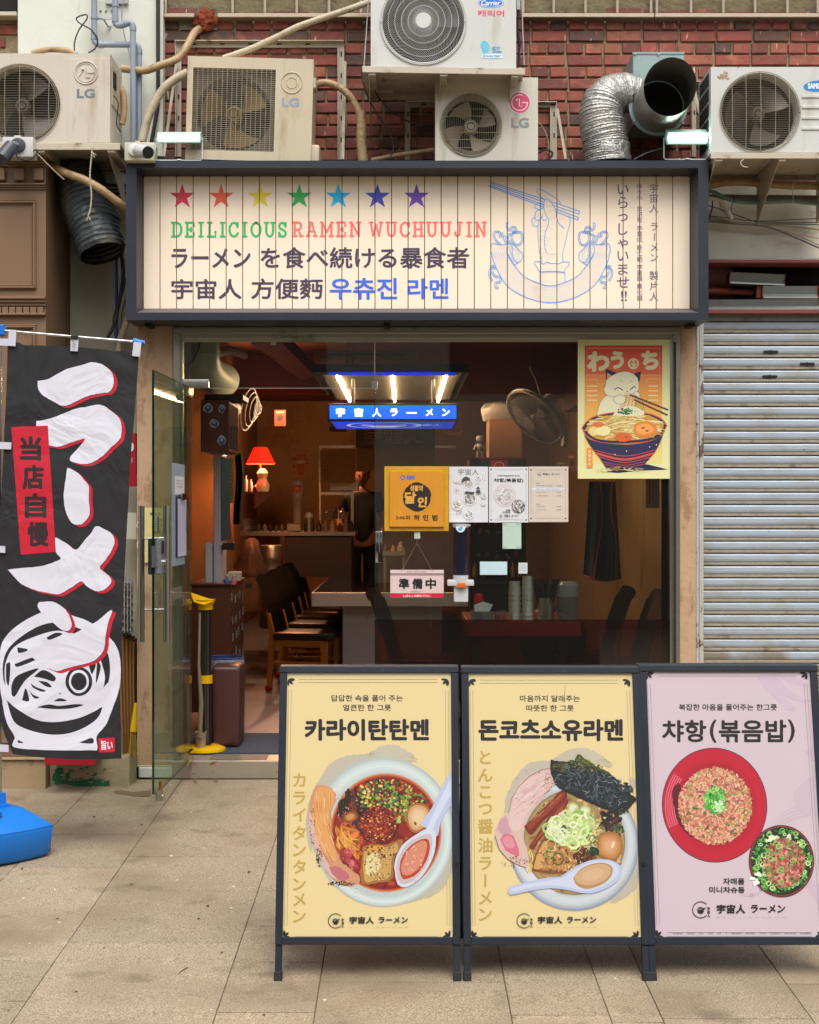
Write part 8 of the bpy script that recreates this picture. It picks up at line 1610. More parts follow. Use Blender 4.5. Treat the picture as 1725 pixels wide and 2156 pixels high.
skin('body',[H(0, hp_), H(0,1.2), H(0,1.42), H(0,1.54), H(0,1.60), H(-.17,1.47), H(-.25,1.22), H(-.22,1.04,-.12), H(.17,1.47), H(.25,1.22), H(.22,1.04,-.12), H(-.09,.95), H(-.10,.55), H(-.10,.14), H(.09,.95), H(.10,.55), H(.10,.14), H(-.21,.98,-.18), H(.21,.98,-.18), H(-.10,.13,-.12), H(.10,.13,-.12)],
    [(0,1),(1,2),(2,3),(3,4),(2,5),(5,6),(6,7),(2,8),(8,9),(9,10),(0,11),(11,12),(12,13),(0,14),(14,15),(15,16),(7,17),(10,18),(13,19),(16,20)],[(.16,.11),(.15,.10),(.17,.10),.055,.05,.065,.045,.033,.065,.045,.033,.09,.065,.045,.09,.065,.045,.03,.03,.035,.035], m_sk, t)
m = MB(); m.sphere(H(0,1.70),.095,24,(.82,.95,1.22))
for v in m.bm.verts:
    d = v.co - Vector(H(0,1.70))
    if d.y < -.05: v.co.y -= .018 * math.exp(-((d.x / .014) ** 2 + ((d.z + .01) / .025) ** 2)); v.co.y += .008 * math.exp(-(((abs(d.x) - .032) / .014) ** 2 + ((d.z - .012) / .012) ** 2))
    if d.z < -.05: v.co.x -= d.x * .25
m.build('head', m_sk, t); m = MB(); m.sphere(H(0,1.735,.015),.098,20,(.85,.95,1.1)); bmesh.ops.delete(m.bm, geom=[v for v in m.bm.verts if v.co.z < 1.94 and v.co.y < Y - .02], context='VERTS'); m.build('hair', m_bk, t)
for e in (-1,1): MB().sphere(H(e * .032,1.71,-.083),.011,10).build('eye', M('eye_dark', '1a1412',.2), t); MB().sphere(H(e * .08,1.70,0),.022,10,(.4,.7,1)).build('ear', m_sk, t)
MB().box(X0 - .022, X0 + .022, Y - .094, Y - .086,1.848,1.854).build('mouth', M('lip', '6a3c34',.5), t)
skin('t_shirt',[H(0, hp_ - .12), H(0,1.2), H(0,1.42), H(0,1.53), H(-.17,1.47), H(-.225,1.29), H(.17,1.47), H(.225,1.29)],[(0,1),(1,2),(2,3),(2,4),(4,5),(2,6),(6,7)],[(.185,.13),(.175,.12),(.19,.12),.06,.08,.065,.08,.065], m_bk, t); skin('trousers',[H(0, hp_), H(-.09,.93), H(-.10,.55), H(-.10,.16), H(.09,.93), H(.10,.55), H(.10,.16)],[(0,1),(1,2),(2,3),(0,4),(4,5),(5,6)],[(.17,.12),.1,.08,.06,.1,.08,.06], m_bk, t)
for e in (-1,1):
    for k in range(5): MB().tube([H(e * (.2 + .012 * k - .02),.975,-.2 - (.0 if k else -.02)), H(e * (.2 + .014 * k - .025),.945,-.215), H(e * (.2 + .012 * k - .02),.915 + (.02 if k in (0,4) else 0),-.205)],[.009,.0085,.007], n=8).build('finger', m_sk, t)
# bar counter
t = thing('bar_counter', 'long white edged bar counter with a dark glossy top', 'counter',(PX(790,3),3.0, FZ)); a, b = PX(656,3), PX(1000,3); zt = PZ(1248,3); m_wt = M('white_counter_panel', 'cfc9c0',.5, var=.04, dirt='8f877c', amt=.12, dscale=6)
B('top_edge', m_wt, t,(a, b,3.0,3.06, zt - .108, zt), bev=.003); B('counter_top', M('navy_gloss_top', '15182c',.08, coat=.5), t,(a + .01, b - .01,3.062,9.0, zt - .03, zt - .002)); B('top_trim', m_lam_b, t,(a, a + .0098,3.062,9.0, zt - .1, zt)); B('side_trim', m_lam_b, t,(b - .0098, b,3.062,9.0, zt - .1, zt)); B('end_panel', m_wt, t,(PX(722,3.2), PX(931,3.2),3.2,3.28, FZ, zt - .109)); B('long_panel', m_lam_b, t,(PX(740,3.2), PX(915,3.2),3.282,8.9, FZ, zt - .11))
# chairs
def chair(label, x, y, rz, group=None):
    """dining chair; faces +x before turning"""
    t = thing('dining_chair', label, 'chair',(0,0,0), group); S_ = lambda nm, mb, mt: mb.build(nm, mt, t)
    for dy in (-.19,.19): S_('leg', MB().prism([(.20, dy - .02,0),(.235, dy - .02,0),(.24, dy - .02,.40),(.19, dy - .02,.40)],(0,.04,0),.003), m_ylw); S_('leg', MB().prism([(-.25, dy - .02,0),(-.215, dy - .02,0),(-.18, dy - .02,.44),(-.225, dy - .02,.62),(-.245, dy - .02,.62),(-.23, dy - .02,.44)],(0,.04,0),.003), m_ylw); S_('apron_rail', MB().box(-.2,.22, dy - .015, dy + .015,.36,.41), m_ylw); S_('stretcher', MB().box(-.22,.215, dy - .01, dy + .01,.22,.245), m_ylw)
    for dx in (-.235,.217): 
        for dy in (-.19,.19): S_('foot_cover', MB().sphere((dx, dy,.03),.032,10,(1,1,.95)), M('red_foot_sock', '8a1c14',.9, var=.1))
    S_('seat', MB().box(-.2,.25,-.215,.215,.412,.47, bev=.02, seg=3), m_lea)
    m = MB(); m.grid(6,12, lambda u, v: Vector((-.19 - .10 * v - .05 * v * v,-.21 + .42 * u,.46 + .46 * v - (.03 * (2 * u - 1) ** 4 * (v > .9))))); g_ = bmesh.ops.solidify(m.bm, geom=m.bm.faces[:], thickness=.045); S_('backrest', m, m_lea)
    t.location = (x, y, FZ); t.rotation_euler = (0,0, R(rz)); return t
gl_ = 'black leather chairs along the bar counter'; ords = ('nearest', 'second', 'third', 'fourth', 'farthest')
first = chair('nearest black leather chair with wooden legs left of the bar counter',-.80,3.15,-12, gl_)
for i in range(1,5): dup(first,(0,.95 * i - (.05 * i * i),0), ords[i] + ' black leather chair in the row left of the bar counter', gl_)
dup(first,(.92,-1.95,0), 'black leather chair behind the window under the hanging closed sign', 'x').__delitem__('group'); first['group'] = gl_
for x, y, rz, lb_ in ((1.17,1.42,186, 'black leather chair at the right of the window table, nearer the bag'),(1.33,1.0,190, 'black leather chair close to the right wall')): c = dup(first,(0,0,0), lb_, gl_); del c['group']; c.location = (x, y, FZ); c.rotation_euler = (0,0, R(rz))
# window table and what stands on it
Y = .45; ztt = PZ(1310, Y); t = thing('window_table', 'red brown table behind the window set with cups and a jug', 'table',(PX(1105,.7),.7, FZ)); m_rt = M('red_brown_table', '8a402c',.35, var=.1, scale=6, stretch=(.2,1,1)); B('tabletop', m_rt, t,(PX(985, Y), PX(1224, Y), Y,1.3, ztt - .085, ztt), bev=.004)
for x in (PX(1000, Y), PX(1180, Y)):
    for y in (Y + .08,1.18): B('leg', m_bk, t,(x, x + .045, y, y + .045, FZ, ztt - .086))
m_hm = M('hammered_steel', 'b8b8b0',.3,.6, var=.05, bump=.7, bscale=90)
def tp(x, dy=.1): v = P(x,1310, Y); return Vector((PX(x, Y + dy), Y + dy, ztt))
for lab, x, n in (('shorter stack of hammered steel cups on the window table',1084,6),('taller stack of hammered steel cups on the window table',1111.5,7)):
    t = thing('cup_stack', lab, 'cups', tp(x)); s = S(Y + .1)
    for k in range(n): z = k * 11.2 / s; h = 27 / s; MB().lathe([(13.5 / s, z),(12 / s, z + h * .35),(11 / s, z + h),(0, z + h)], tp(x), n=20).build('steel_cup', m_hm, t)
t = thing('straw_holder', 'steel holder full of black straws on the window table', 'straw holder', tp(1150)); s = S(Y + .1); MB().lathe([(16 / s,0),(16 / s,49 / s),(15 / s,49 / s),(15 / s,5 / s)], tp(1150), n=24, close=True).build('holder', m_steel, t)
for i in range(34): A = ru(0,2 * pi); r_ = .03 * math.sqrt(rnd()); q_ = tp(1150) + Vector((r_ * cos(A), r_ * sin(A),.02)); MB().cyl(q_, q_ + Vector((cos(A) * ru(.02,.06) + (.02 if i % 2 else -.02), sin(A) * .03,.235)),.0042, n=6).build('straw', m_bk, t)
t = thing('water_jug', 'clear water jug with a translucent lid on the window table', 'jug', tp(1194.5)); MB().lathe([(21 / s,0),(21 / s,4 / s),(22.5 / s,52 / s)], tp(1194.5), n=28, close=True).build('jug_body', MGLASS('jug_glass', 'c4ccd0', alpha=.12, rough=.03, film='a8b0b4'), t); MB().lathe([(23 / s,51 / s),(24 / s,58 / s),(24 / s,76 / s),(16 / s,83 / s),(0,84 / s)], tp(1194.5), n=28).build('lid', MGLASS('jug_lid', 'c8ccd0', alpha=.4, rough=.1, film='a4a8ac'), t)
t = thing('soda_can', 'red soda can on the window table', 'can', tp(1008,.2)); s = S(Y + .2); MB().lathe([(8.5 / s,0),(10 / s,3 / s),(10 / s,50 / s),(8 / s,55 / s),(0,55 / s)], tp(1008,.2), n=24).build('can_body', M('red_can', 'b4121c',.25,.4, var=.05), t)
t = bt('tissue_box', 'clear tissue box with a white tissue sticking out', 'tissue box', MGLASS('acrylic_box', 'c8d0d4', alpha=.3, film='8f989c'),993,1040,1288,1311, Y + .02,.12); MB().prism([P(x, y, Y + .08) for x, y in ((1000,1288),(998,1274),(1018,1267),(1038,1273),(1030,1289))],(0,.01,0)).build('tissue', m_paper, t)
t = thing('sweet_jar', 'small jar of red sweets on the window table', 'jar', tp(1054,.02)); s = S(Y); MB().lathe([(12 / s,0),(12 / s,20 / s),(9 / s,24 / s)], tp(1054,.03), n=18, close=True).build('jar_glass', MGLASS('jar_glass', 'd8d0d0', alpha=.15, film='b09a9a'), t); MB().lathe([(10 / s,.004),(10 / s,14 / s)], tp(1054,.03), n=14, close=True).build('sweets', M('red_sweets', 'a8281c',.4, var=.6, scale=60), t)
# right side: dark display, apron, fan, bag
t = bt('display_cabinet', 'dark display cabinet with red edges full of bottles behind the notices', 'cabinet', m_bk,990,1108,965,1310,2.6,.5)
for x0, x1, y0, y1 in ((988,991,963,1300),(988,1110,963,966),(991,1106,1040,1042),(991,1106,1105,1107)): pb('red_trim', M('red_trim_paint', '7a1420',.4), t, x0, x1, y0, y1,2.59,.02)
pr = Print((0,2.588,0),(0,-1,0)); pr.rect(1033,969,1069,984, '94203c'); pr.ring(1051,981,10,8,1.4, 'c8a4a8')
for i in range(10): pr.oval(1010 + (i % 5) * 19 + ru(-4,4),1122 + (i // 5) * 46 + ru(-9,9), ru(4,6), ru(4,6), '5c4a44', n=12, wob=.4, seed=i); pr.oval(1010 + (i % 5) * 19,1122 + (i // 5) * 46,3,3, '8a5050', n=10, wob=.4, seed=i)
pr.build('stickers', ink, t)
bt('cardboard_box', 'brown cardboard box on top of the dark display cabinet', 'box', M('brown_card', '7a5230'),1030,1100,882,963,2.7,.35)
t = thing('plastic_bag', 'patterned white plastic bag lying on the cardboard box', 'bag', P(1062,882,2.8)); m = MB(); m.sphere(P(1062,868,2.85),.16,20,(1.25,.7,.55))
for v in m.bm.verts: v.co += Vector((mnoise.noise(v.co * 9),0, mnoise.noise(v.co * 9 + Vector((8,1,5))))) * .05
m.build('bag_film', M('white_film', '8a807c',.5, var=.15), t)
t = thing('astronaut_toy', 'small white astronaut figure beside the cardboard box', 'toy', P(1011,963,2.65)); s = S(2.65); q_ = P(1011,963,2.65); m = MB(); m.sphere(q_ + Vector((0,0,38 / s)),9 / s,14); m.sphere(q_ + Vector((0,0,22 / s)),8 / s,12,(1,.8,1.1))
for e in (-1,1): m.tube([q_ + Vector((e * 4 / s,0,14 / s)), q_ + Vector((e * 5 / s,0,0))],3.4 / s, n=8); m.tube([q_ + Vector((e * 7 / s,0,27 / s)), q_ + Vector((e * 12 / s,0,16 / s))],2.6 / s, n=8)
m.build('toy_body', m_fgt := M('toy_grey', '6b6460',.5), t)
Y = 1.6; t = thing('apron', 'dark navy apron with red piping hanging on the right wall', 'apron', P(1268,1218, Y)); ap = [(906,1205,0),(1000,1215,0),(1105,1180,0)]
def apf(u, v): xl_, xr_ = 1241 - 13 * v,1296 + 12 * v; return P(xl_ + (xr_ - xl_) * u,1014 + (197 + 12 * sin(u * 2.6)) * v, Y + .03 * sin(u * 13 + v) * (.4 + v))
MB().grid(24,16, apf).build('cloth', M('navy_cloth', '14151f',.9, var=.1), t, ang=80); m_rd = M('red_piping', '94101c',.6)
for us in ([(0,1),(.3,1),(.6,1),(1,1)],[(.42,0),(.5,.35),(.36,.7),(.28,1)],[(.86,0),(.8,.3),(.9,.65),(.86,1)]): MB().tube([p + Vector((0,-.008,0)) for p in bez([apf(*q_) for q_ in us],6)],.006, n=5).build('piping', m_rd, t)
Y = 1.5; t = thing('wall_fan', 'grey wall fan tilted down on the right wall', 'fan', P(1190,900, Y)); c = P(1126,879, Y); ax = Vector((-.62,-.42,-.66)).normalized(); u_ = ax.orthogonal().normalized(); w_ = ax.cross(u_); R_ = .225; m_fg = M('fan_grey', '6f6664',.45, var=.05)
m = MB(); m.tube([c + (u_ * cos(a) + w_ * sin(a)) * R_ for a in [2 * pi * k / 48 for k in range(48)]],.010, n=8, close=True); m.tube([c - ax * .02 + (u_ * cos(a) + w_ * sin(a)) * R_ for a in [2 * pi * k / 48 for k in range(48)]],.008, n=6, close=True)
for k in range(56): A = 2 * pi * k / 56; e1 = u_ * cos(A) + w_ * sin(A); e2 = u_ * cos(A + .5) + w_ * sin(A + .5); m.tube([c + ax * .055 + e1 * .05, c + ax * .045 + (e1 + e2).normalized() * .14, c + e2 * R_],.0014, n=4, cap=False); m.tube([c - ax * .08 + e1 * .05, c - ax * .07 + e1 * .14, c + e1 * R_],.0014, n=4, cap=False)
m.build('fan_guard', m_fg, t); m = MB(); m.tube([c + ax * .055, c + ax * .065],.05, n=20); m.build('hub_cap', m_fg, t); MB().tube([c - ax * .05, c - ax * .09, c - ax * .2],[.05,.062,.05], n=18).build('motor', m_fg, t)
for k in range(3):
    A = 2 * pi * k / 3; m = MB(); m.grid(5,5, lambda u, v: c + (u_ * cos(A + (u - .5) * 1.2) + w_ * sin(A + (u - .5) * 1.2)) * (.03 + .16 * v) + ax * (u - .5) * .05); m.build('fan_blade', M('smoky_blade', '5a5252',.3), t)
MB().tube(bez([c - ax * .14, P(1166,868, Y + .25), P(1186,884, Y + .3), P(1190,915, Y + .35), P(1188,940, Y + .35)],6),[.03] * 12 + [.022] * 13, n=10).build('wall_arm', m_fg, t); cable('thin white cord rising from the wall fan',[(1138,832),(1128,800),(1116,770),(1120,730)],.9,1.6, mat=m_fg)
t = thing('black_bag', 'black padded bag resting beside the window table', 'bag', P(1240,1390,1.2)); m = MB(); m.sphere((1.0,1.45,.62),.3,28,(.72,.5,1.0))
for v in m.bm.verts: v.co += Vector((mnoise.noise(v.co * 4),0, mnoise.noise(v.co * 4 + Vector((8,1,5))))) * .07
m.build('bag_body', m_bk, t)
flat('wall_drawing', 'pale vertical drawing pinned on the right wall behind the glass', 'picture',1360,1389,985,1070,.9, '8a7458', lambda p: [p.ring(1381,1040,7,18,.6, '3a3028'), p.line([(1368,1000),(1369,1035),(1368,1060)],2, '4a4038'), p.line([(1375,995),(1377,1030)],.8, '3a3028')])
flat('noodle_poster', 'small red and yellow noodle poster deep on the back wall', 'poster',941,975,862,916,5.1, '8a4a24', lambda p: [p.oval(958,905,13,5, '5c1c14'), p.rect(945,866,971,875, 'a83018')])
flat('small_menu_frame', 'small dark framed menu left of the outlined letters', 'picture',694,730,898,909,6.0, '34100c')
for i,(x, y) in enumerate(((1290,930),(1230,905),(1322,960))): flat('wall_card',('middle small card pinned on the right wood wall', 'left small card pinned on the right wood wall', 'right small card pinned on the right wood wall')[i], 'card', x - 7, x + 7, y, y + 34,3 + i * .4,('7a4c20', '8a6a3c', '6a2418')[i])
# shelf of toys behind the bar counter
t = bt('toy_shelf', 'pale green shelf of small ornaments behind the bar counter', 'shelf', M('pale_green_paint', '7a8470',.5, var=.08),806,854,1161,1171,5.0,.3); pb('leg', _M['pale_green_paint'], t,808,813,1171,1250,5.02,.04); pb('leg', _M['pale_green_paint'], t,847,852,1171,1250,5.02,.04)
for lab, x, w, h, cl in (('yellow duck ornament on the green shelf',828,5,15, 'c89a14'),('white lucky cat shaped ornament on the green shelf',844,8,22, 'b0a8a0'),('small brown ornament on the green shelf',812,6,20, '6a4430')): t = thing('ornament', lab, 'ornament', P(x,1161,5.1)); s = S(5.1); MB().lathe([(w / s,0),(w / s * 1.05, h * .35 / s),(w * .6 / s, h * .6 / s),(w * .65 / s, h * .8 / s),(0, h / s)], P(x,1161,5.1), n=14, close=True).build('ornament_body', M('orn_' + cl, cl,.5), t)

# small clutter
def jarrow(kind, lab, xs, y, Y, cols, h, w):
    od = ('first', 'second', 'third', 'fourth', 'fifth', 'sixth', 'seventh', 'eighth')
    for i, x in enumerate(xs):
        hh = h * ru(.75,1.1) / S(Y); ww = w * ru(.8,1.1) / S(Y); t = thing(kind, od[i] + ' ' + lab + ', counted from the left', kind.replace('_', ' '), P(x, y, Y + .06)); cl = cols[i % len(cols)]
        MB().lathe([(ww,0),(ww * 1.03, hh * .62),(ww * .5, hh * .78),(ww * .42, hh),(0, hh)], P(x, y, Y + .06), n=14, close=True).build(kind + '_body', M('glassware_' + cl, cl,.2, coat=.3), t)
jarrow('spirit_bottle', 'bottle on the upper shelf of the dark display cabinet',(1002,1016,1030,1044,1058,1074,1090),1105,2.5,('6a4414', '3c5a2c', '7a2a18', 'b08a3c', '2a3a4c'),34,4.6)
jarrow('spirit_bottle', 'bottle on the lower shelf of the dark display cabinet',(1000,1018,1064,1080,1094),1215,2.5,('8a6a2c', '4c5a2c', '3a2414', 'a87c2c'),38,5)
jarrow('sauce_pot', 'pot on the kitchen counter right of the beer tower',(672,686,700,716,728,740),1120,6.05,('3a3430', '8a8078', 'b0a08c', '5c2c20', '7a7468'),24,5.5)
jarrow('glass_jar', 'small jar behind the chairs on the kitchen counter',(545,558,570,582,594),1120,6.1,('6a5c50', '8c8478', '4c3424'),20,4.6)
jarrow('bowl_stack', 'bowl stack inside the kitchen hatch',(690,706,722),1092,6.7,('8c8680', '5c5650'),26,7)
for i,(x, y, w, h, c) in enumerate(((590,880,12,17, '6b3420'),(1180,985,9,13, '7a6a4c'),(1204,975,7,18, '8a4428'))): flat('wall_picture',('small red brown print high on the ochre back wall', 'small pale print on the wood wall below the fan', 'narrow orange print on the wood wall below the fan')[i], 'picture', x - w, x + w, y - h, y + h,(8,4.5,4)[i], c, lambda p: [p.oval(x, y, w * .55, h * .4, '2a1a14', n=14, wob=.4), p.rect(x - w * .7, y - h * .8, x + w * .7, y - h * .6, 'b89a70')])
# ================================================================== BANNER AND ITS BLUE BASE
BQ = -1.62; t = thing('banner', 'tall black nobori banner with white and red brush letters and a daruma face', 'banner', P(0,1700, BQ))
def cloth(name, col): m = M(name, col,.75, var=.05, scale=3); folds(m, m.node_tree.nodes['Principled BSDF'],.3); return m
Lp = bez([(16.5,727,0),(13.7,823,0),(8.2,932,0),(3.7,1024,0),(-2,1120,0),(-6,1300,0),(-3,1480,0),(8,1540,0),(28,1588,0)],4); Rp = bez([(293,745,0),(284.7,859,0),(276.4,951,0),(271,1052,0),(263.6,1184,0),(258,1320,0),(253.4,1448,0),(254.8,1521,0),(256.3,1597,0)],4)
cy = lambda x, y: BQ + .012 * sin(x * .03 + y * .008)
def cf(u, v):
    a, b = samp(Lp, v), samp(Rp, v); p = a.lerp(b, u); y = p.y - (16 * (1 - (2 * u - 1) ** 2) * .35 + (6 if u < .1 else 0)) * max(0,1 - v * 9) + (6 * sin(pi * u)) * max(0, v * 9 - 8); return P(p.x, y, BQ)
MB().grid(24,60, cf).build('cloth', cloth('black_banner_cloth', '1c1c20'), t)
pr = Print((0, BQ - .0006,0),(0,-1,0), step=.00001); wh = 'd6d6e2'; re_ = 'c0102c'; kk = '1c1c20'
def brushp(c, pts, sh=(7.5,4.6), red=True):
    rag = lambda q: [(v.x + .8 * mnoise.noise(Vector((v.x * .35, v.y * .35,1))), v.y + .8 * mnoise.noise(Vector((v.x * .35, v.y * .35,9)))) for v in q]
    q = rag(bez([(*p,0) for p in K(c, pts + [pts[0]])],5)[:-1])
    if red:
        for k in (1,.5): pr.poly([(x + sh[0] * k, y + sh[1] * k) for x, y in q], re_)
    pr.poly([(x + 1.2, y + .9) for x, y in q], kk); pr.poly(q, wh)
# daruma doll face
brushp('e2',[(0,1090),(30,1000),(130,900),(290,812),(400,795),(520,830),(660,885),(790,990),(850,1080),(868,1200),(860,1350),(810,1500),(760,1620),(695,1700),(700,1790),(640,1800),(300,1797),(110,1780),(95,1740),(105,1700),(50,1600),(15,1440),(-8,1250)], red=False)
def D_(pts, c=kk, n=4): pr.poly([(v.x, v.y) for v in bez([(*p,0) for p in K('e2', pts + [pts[0]])], n)[:-1]], c)
D_([(25,1290),(22,1180),(60,1070),(170,970),(300,900),(420,882),(560,920),(680,980),(770,1090),(792,1200),(785,1290),(760,1330),(640,1420),(200,1450),(60,1360)]); D_([(45,1370),(34,1250),(45,1160),(100,1060),(230,990),(420,940),(600,990),(700,1100),(740,1200),(755,1290),(720,1420),(640,1520),(430,1570),(200,1540),(80,1450)], wh)
for q_ in ([(105,1180),(240,1130),(255,1150),(130,1200)],[(125,1060),(190,1070),(195,1085),(135,1100)],[(85,1400),(85,1330),(130,1260),(280,1210),(180,1300),(110,1410)],[(245,1270),(300,1225),(350,1235),(400,1275),(385,1305),(320,1285)],[(220,1315),(260,1345),(330,1370),(300,1378),(240,1350)],[(275,1300),(340,1310),(372,1345),(330,1340)],[(160,1440),(180,1360),(195,1370),(210,1445)],[(208,1365),(240,1400),(285,1420),(245,1425)],[(45,1180),(75,1175),(65,1330),(45,1290)],[(640,1190),(690,1180),(665,1250),(650,1230)],[(700,1150),(725,1200),(700,1300),(690,1300)],[(735,1140),(780,1170),(785,1250),(765,1310)],[(335,990),(400,955),(450,965),(360,1005)],[(385,1448),(430,1425),(482,1445)],[(265,1490),(350,1470),(430,1480),(540,1468),(600,1475),(500,1500),(370,1502)],[(50,1440),(120,1500),(260,1580),(400,1597),(560,1570),(680,1520),(735,1490),(700,1570),(600,1640),(480,1680),(350,1685),(200,1650),(100,1590)],[(132,1725),(170,1745),(130,1745)],[(570,1745),(660,1710),(668,1750)],[(425,1395),(432,1385),(440,1396)]): D_(q_)
for a_, b_, c_ in ((96,105, kk),(72,84, wh),(56,64, kk)): X, Y_ = K1('e2',568,1305); pr.oval(X, Y_, a_ / 3.414, b_ / 3.414, c_, n=30, wob=.02)
brushp('e1',[(435,785),(545,770),(650,715),(760,655),(880,620),(965,598),(1050,573),(1160,590),(1225,630),(1285,690),(1308,760),(1300,850),(1255,915),(1190,925),(1105,938),(1000,965),(880,1020),(800,1060),(740,1072),(690,1065),(620,1025),(540,980),(480,940),(440,870)])
brushp('e1',[(420,1248),(480,1242),(610,1210),(760,1150),(880,1105),(1000,1085),(1110,1060),(1195,1075),(1260,1120),(1350,1190),(1395,1270),(1398,1385),(1370,1470),(1270,1560),(1170,1660),(1050,1730),(960,1742),(860,1725),(805,1700),(820,1650),(900,1560),(980,1455),(870,1480),(740,1525),(660,1545),(580,1530),(430,1500)])
brushp('d',[(142,985),(150,987.4),(165,996.5),(181,1015),(187.6,1026),(187.7,1052),(189,1082),(176,1101),(165.5,1104.7),(152,1101),(140.6,1082),(134.5,1052),(136.4,1024)])
brushp('e2',[(57,500),(190,487),(300,475),(380,450),(437,420),(403,375),(397,275),(440,290),(490,320),(547,357),(610,290),(655,240),(690,188),(740,205),(800,240),(825,300),(800,370),(760,430),(718,488),(760,525),(800,570),(790,610),(740,650),(690,655),(630,625),(585,585),(520,625),(430,675),(370,672),(280,655),(210,630),(150,600),(110,560)])
brushp('e2',[(280,735),(370,730),(430,755),(480,800),(510,860),(515,910),(490,940),(440,930),(380,880),(300,810),(272,765)]); brushp('e2',[(195,1050),(215,1030),(300,1035),(400,1000),(520,965),(600,925),(700,870),(805,790),(780,880),(760,980),(750,1070),(700,1140),(640,1170),(560,1190),(480,1210),(410,1230),(340,1205),(280,1165),(230,1130),(205,1090)])
pr.poly([(24.3,899.5),(101,896),(118,1162),(44,1168)], re_)
for i, ch in enumerate('当店自慢'): y = 918 + i * 60; x = 42 + i * 5.2; pr.text(ch, x, y, x + 46, y + 53, '2a1a20', bold=.05)
pr.poly(K('e2',[(708,1712),(825,1708),(827,1812),(712,1816)]), re_); pr.text('旨い', *K1('e2',728,1728), *K1('e2',812,1798), wh, bold=.03)
pr.build('banner_print', MPRINT('banner_ink',.7, bump=.22), t)
m_tab = M('white_tab_cloth', 'c6c6d2',.8, var=.03); z_ = BQ - .012
for q_ in ([(103,195),(190,200),(178,388),(94,382)],[(815,300),(905,300),(895,446),(811,442)],[(1540,335),(1628,345),(1608,510),(1520,498)],[(-30,300),(96,300),(94,384),(-30,380)],[(-20,1488),(132,1495),(127,1575),(-20,1568)]): MB().prism([P(x, y, z_) for x, y in K('e1', q_)],(0,.004,0)).build('tab', m_tab, t)
for q_ in ([(-5,330),(38,332),(38,382),(-5,378)],[(-5,1758),(62,1762),(62,1812),(-5,1810)]): MB().prism([P(x, y, z_) for x, y in K('e2', q_)],(0,.004,0)).build('tab', m_tab, t)
m_bp2 = M('blue_base_plastic', '0a70c8',.38, var=.04, dirt='3f88c0', amt=.12, dscale=5); m_rod = M('chrome_rod', 'bcbcc0',.15,1)
MB().cyl(P(-8,695, BQ + .0), P(283,719.5, BQ + .0),.0062, n=12).build('cross_rod', m_rod, t); MB().tube([P(281,717, BQ), P(296,721, BQ), P(305,721.5, BQ)],[.013,.012,.01], n=12).build('rod_end', m_bp2, t); MB().pbox(-8,7.5,683,706, BQ - .02,.05, bev=.005).build('rod_joint', m_bp2, t)
MB().cyl(P(-1,700, BQ + .02), P(-1,1700, BQ + .04),.011, n=14).build('pole', m_rod, t); MB().pbox(149,164.5,706,714, z_ - .006,.02, bev=.002).build('binder_clip', m_bk, t); MB().tube([P(*K1('e1', x, y), z_ - .008) for x, y in ((835,315),(850,370),(828,395),(860,405),(865,380),(862,330))],.0012, n=5).build('clip_wire', m_rod, t)
bs = thing('water_weight', 'bright blue plastic water weight holding the banner pole at the left edge', 'weight',(PX(-1,-1.58),-1.58, slope_z(-1.58))); m = MB(); rings = []
for R_, z in ((0,.004),(.215,.004),(.232,.02),(.245,.125),(.243,.142),(.225,.155),(.12,.215),(.10,.222),(.045,.226),(.043,.24),(.032,.243),(.03,.29),(.0,.292)):
    rings.append([m.bm.verts.new((PX(-1,-1.58) + max(R_,.0001) * cos(a) / (abs(cos(a)) ** 1.18 + abs(sin(a)) ** 1.18) ** (1 / 1.18) * 1.0,-1.58 + max(R_,.0001) * sin(a) / (abs(cos(a)) ** 1.18 + abs(sin(a)) ** 1.18) ** (1 / 1.18) * .98, slope_z(-1.58) + z)) for a in [2 * pi * k / 64 for k in range(64)]])
RIM = [v.co.copy() * 1 for v in rings[4]]
for i in range(len(rings) - 1):
    for k in range(64): m.bm.faces.new((rings[i][k], rings[i][(k + 1) % 64], rings[i + 1][(k + 1) % 64], rings[i + 1][k]))
m.build('base_body', m_bp2, bs, ang=50); MB().tube([v + Vector((0,0,0)) for v in RIM],.0028, n=6, close=True).build('mould_seam', m_bp2, bs); MB().lathe([(.016,0),(.014,.006),(0,.006)],(PX(-1,-1.58) + .03,-1.70, slope_z(-1.58) + .218), n=16).build('filler_cap', M('dark_blue_cap', '0b3f7a',.5), bs)
# ================================================================== CLUTTER BETWEEN BANNER AND PILLAR
def leaf(name, label, cat, mat, x0, x1, y0, y1, Y, d, rot=0, part='body'):
    t = thing(name, label, cat, P((x0 + x1) / 2, y1, Y)); MB().pbox(x0, x1, y0, y1, Y, d, bev=.002).xf(about(P((x0 + x1) / 2, y1, Y), 'Y', rot)).build(part, mat, t); return t
m_cd = M('corrugated_card', '8f6234',.8, var=.15, scale=6, stretch=(8,1,.3))
for i in range(5): leaf('cardboard_sheet',('leftmost', 'second', 'third', 'fourth', 'rightmost')[i] + ' flattened cardboard box leaning in the gap beside the pillar', 'cardboard', m_cd,257 + i * 5.5,261 + i * 5.5,1338 + i * 4,1592 - i * 4,-.12 + i * .03,.25,-2.2 + i * .5, 'sheet')
m_egg = M('grey_egg_tray', '9c9ca8',.9, var=.08)
for i in range(4):
    t = thing('egg_tray',('front', 'second', 'third', 'back')[i] + ' grey paper egg tray stood on edge in the gap', 'egg tray', P(262 + i * 6.5,1338,-.1)); m = MB()
    m.grid(4,36, lambda u, v: P(259 + i * 6.5 + 2.6 * sin(v * 44 + u * 6),1218 + 119 * v,-.14 + .26 * u)); m.build('tray_pulp', m_egg, t)
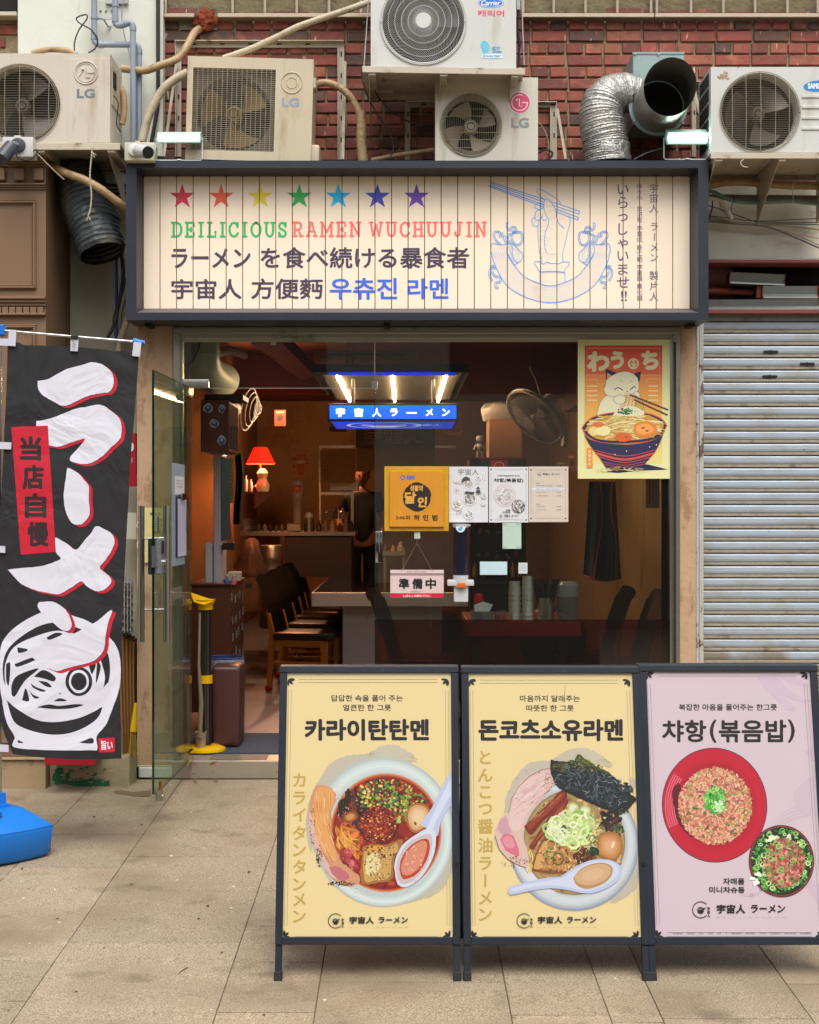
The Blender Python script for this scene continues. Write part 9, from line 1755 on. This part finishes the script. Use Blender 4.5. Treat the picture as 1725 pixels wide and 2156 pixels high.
t = thing('broom', 'yellow broom with straw bristles standing by the pillar', 'broom', P(280,1592,-.15)); MB().tube([P(286,1480,-.16), P(281,1540,-.16)],[.008,.02], n=10).build('broom_head', m_yl, t); m = MB()
for i in range(70): a = ru(-.02,.02); b = ru(-.03,.03); m.tube([P(281,1535,-.16) + Vector((a * .6, b * .4,0)), P(280,1592 - ru(0,8),-.16) + Vector((a * 1.1, b,0))],.0012, n=3)
m.build('bristles', M('straw', '9a7a2c',.9, var=.2), t)['kind'] = 'stuff'
leaf('plastic_crate', 'red plastic crate half hidden under the banner hem', 'crate', M('red_crate', 'a81024',.45, var=.05),94,198,1565,1611,-.43,.22); leaf('wall_box', 'small cream electrical box on the wall beside the banner', 'box', m_jb,266,288,1080,1136,.1,.06)
t = leaf('red_sign', 'narrow red sign edge showing between banner and pillar', 'sign', M('red_sign_paint', '9c0c20',.4, var=.03),262,287,912,1024,.05,.03); p = Print((0,.049,0),(0,-1,0)); p.text('ぢ',276,964,281,974, 'd8c8c8'); p.oval(278,941,4,9, 'd8d0d0', n=14); p.build('print', ink, t)
# yellow menu on the pillar, seen beside and through the door
def _ym(p):
    p.text('宇宙人 ラーメン',316,1079,352,1086, '2a2020', bold=.03); border(p,297,1073,352,1182,4)
    for x, y, cl in ((297,1105,['a02a18', 'c06030']),(347,1122,['c8a050', 'b88038']),(297,1148,['b07030', 'd8a858']),(347,1162,['c8a050', '7a9a3c'])): p.oval(x, y,9,11, 'cfcab8', n=24); p.oval(x, y,7,9, cl[0], n=20); [p.oval(x + ru(-5,5), y + ru(-6,6),1.4,1, cl[1], n=6) for _ in range(12)]
    for i in range(7): p.rect(326,1098 + i * 5,350,1099 + i * 5, '6b4a3a')
    p.text('카라이탄탄멘',329,1092,350,1096.5, 'a02a20', bold=.03); p.text('돈코츠라멘',322,1118,338,1122, '8a5a20', bold=.03)
flat('wall_menu', 'yellow menu poster on the pillar behind the open door handles', 'poster',295,354,1069,1185,-.012, 'd8c88c', _ym)
# ================================================================== ACROSS THE STREET (seen in the reflections)
t = thing('opposite_building', 'pale building across the street, mirrored faintly in the shop window', 'building',(0,-17,0)); B('wall', M('pale_render', 'd2cec2',.8, var=.08), t,(-16,16,-17.5,-17, slope_z(-17),8.5)); m_ow = M('dark_window', '2a2e30',.2, var=.2)
for i in range(6):
    for z in (3.6,6.2): B('window', m_ow, t,(-13 + i * 4.6,-10.6 + i * 4.6,-16.99,-16.95, z, z + 1.5))
for i in range(4): B('shopfront', M('dark_shopfront', '3a342c',.4, var=.3), t,(-13 + i * 7,-7.6 + i * 7,-16.99,-16.94, slope_z(-17),2.2))
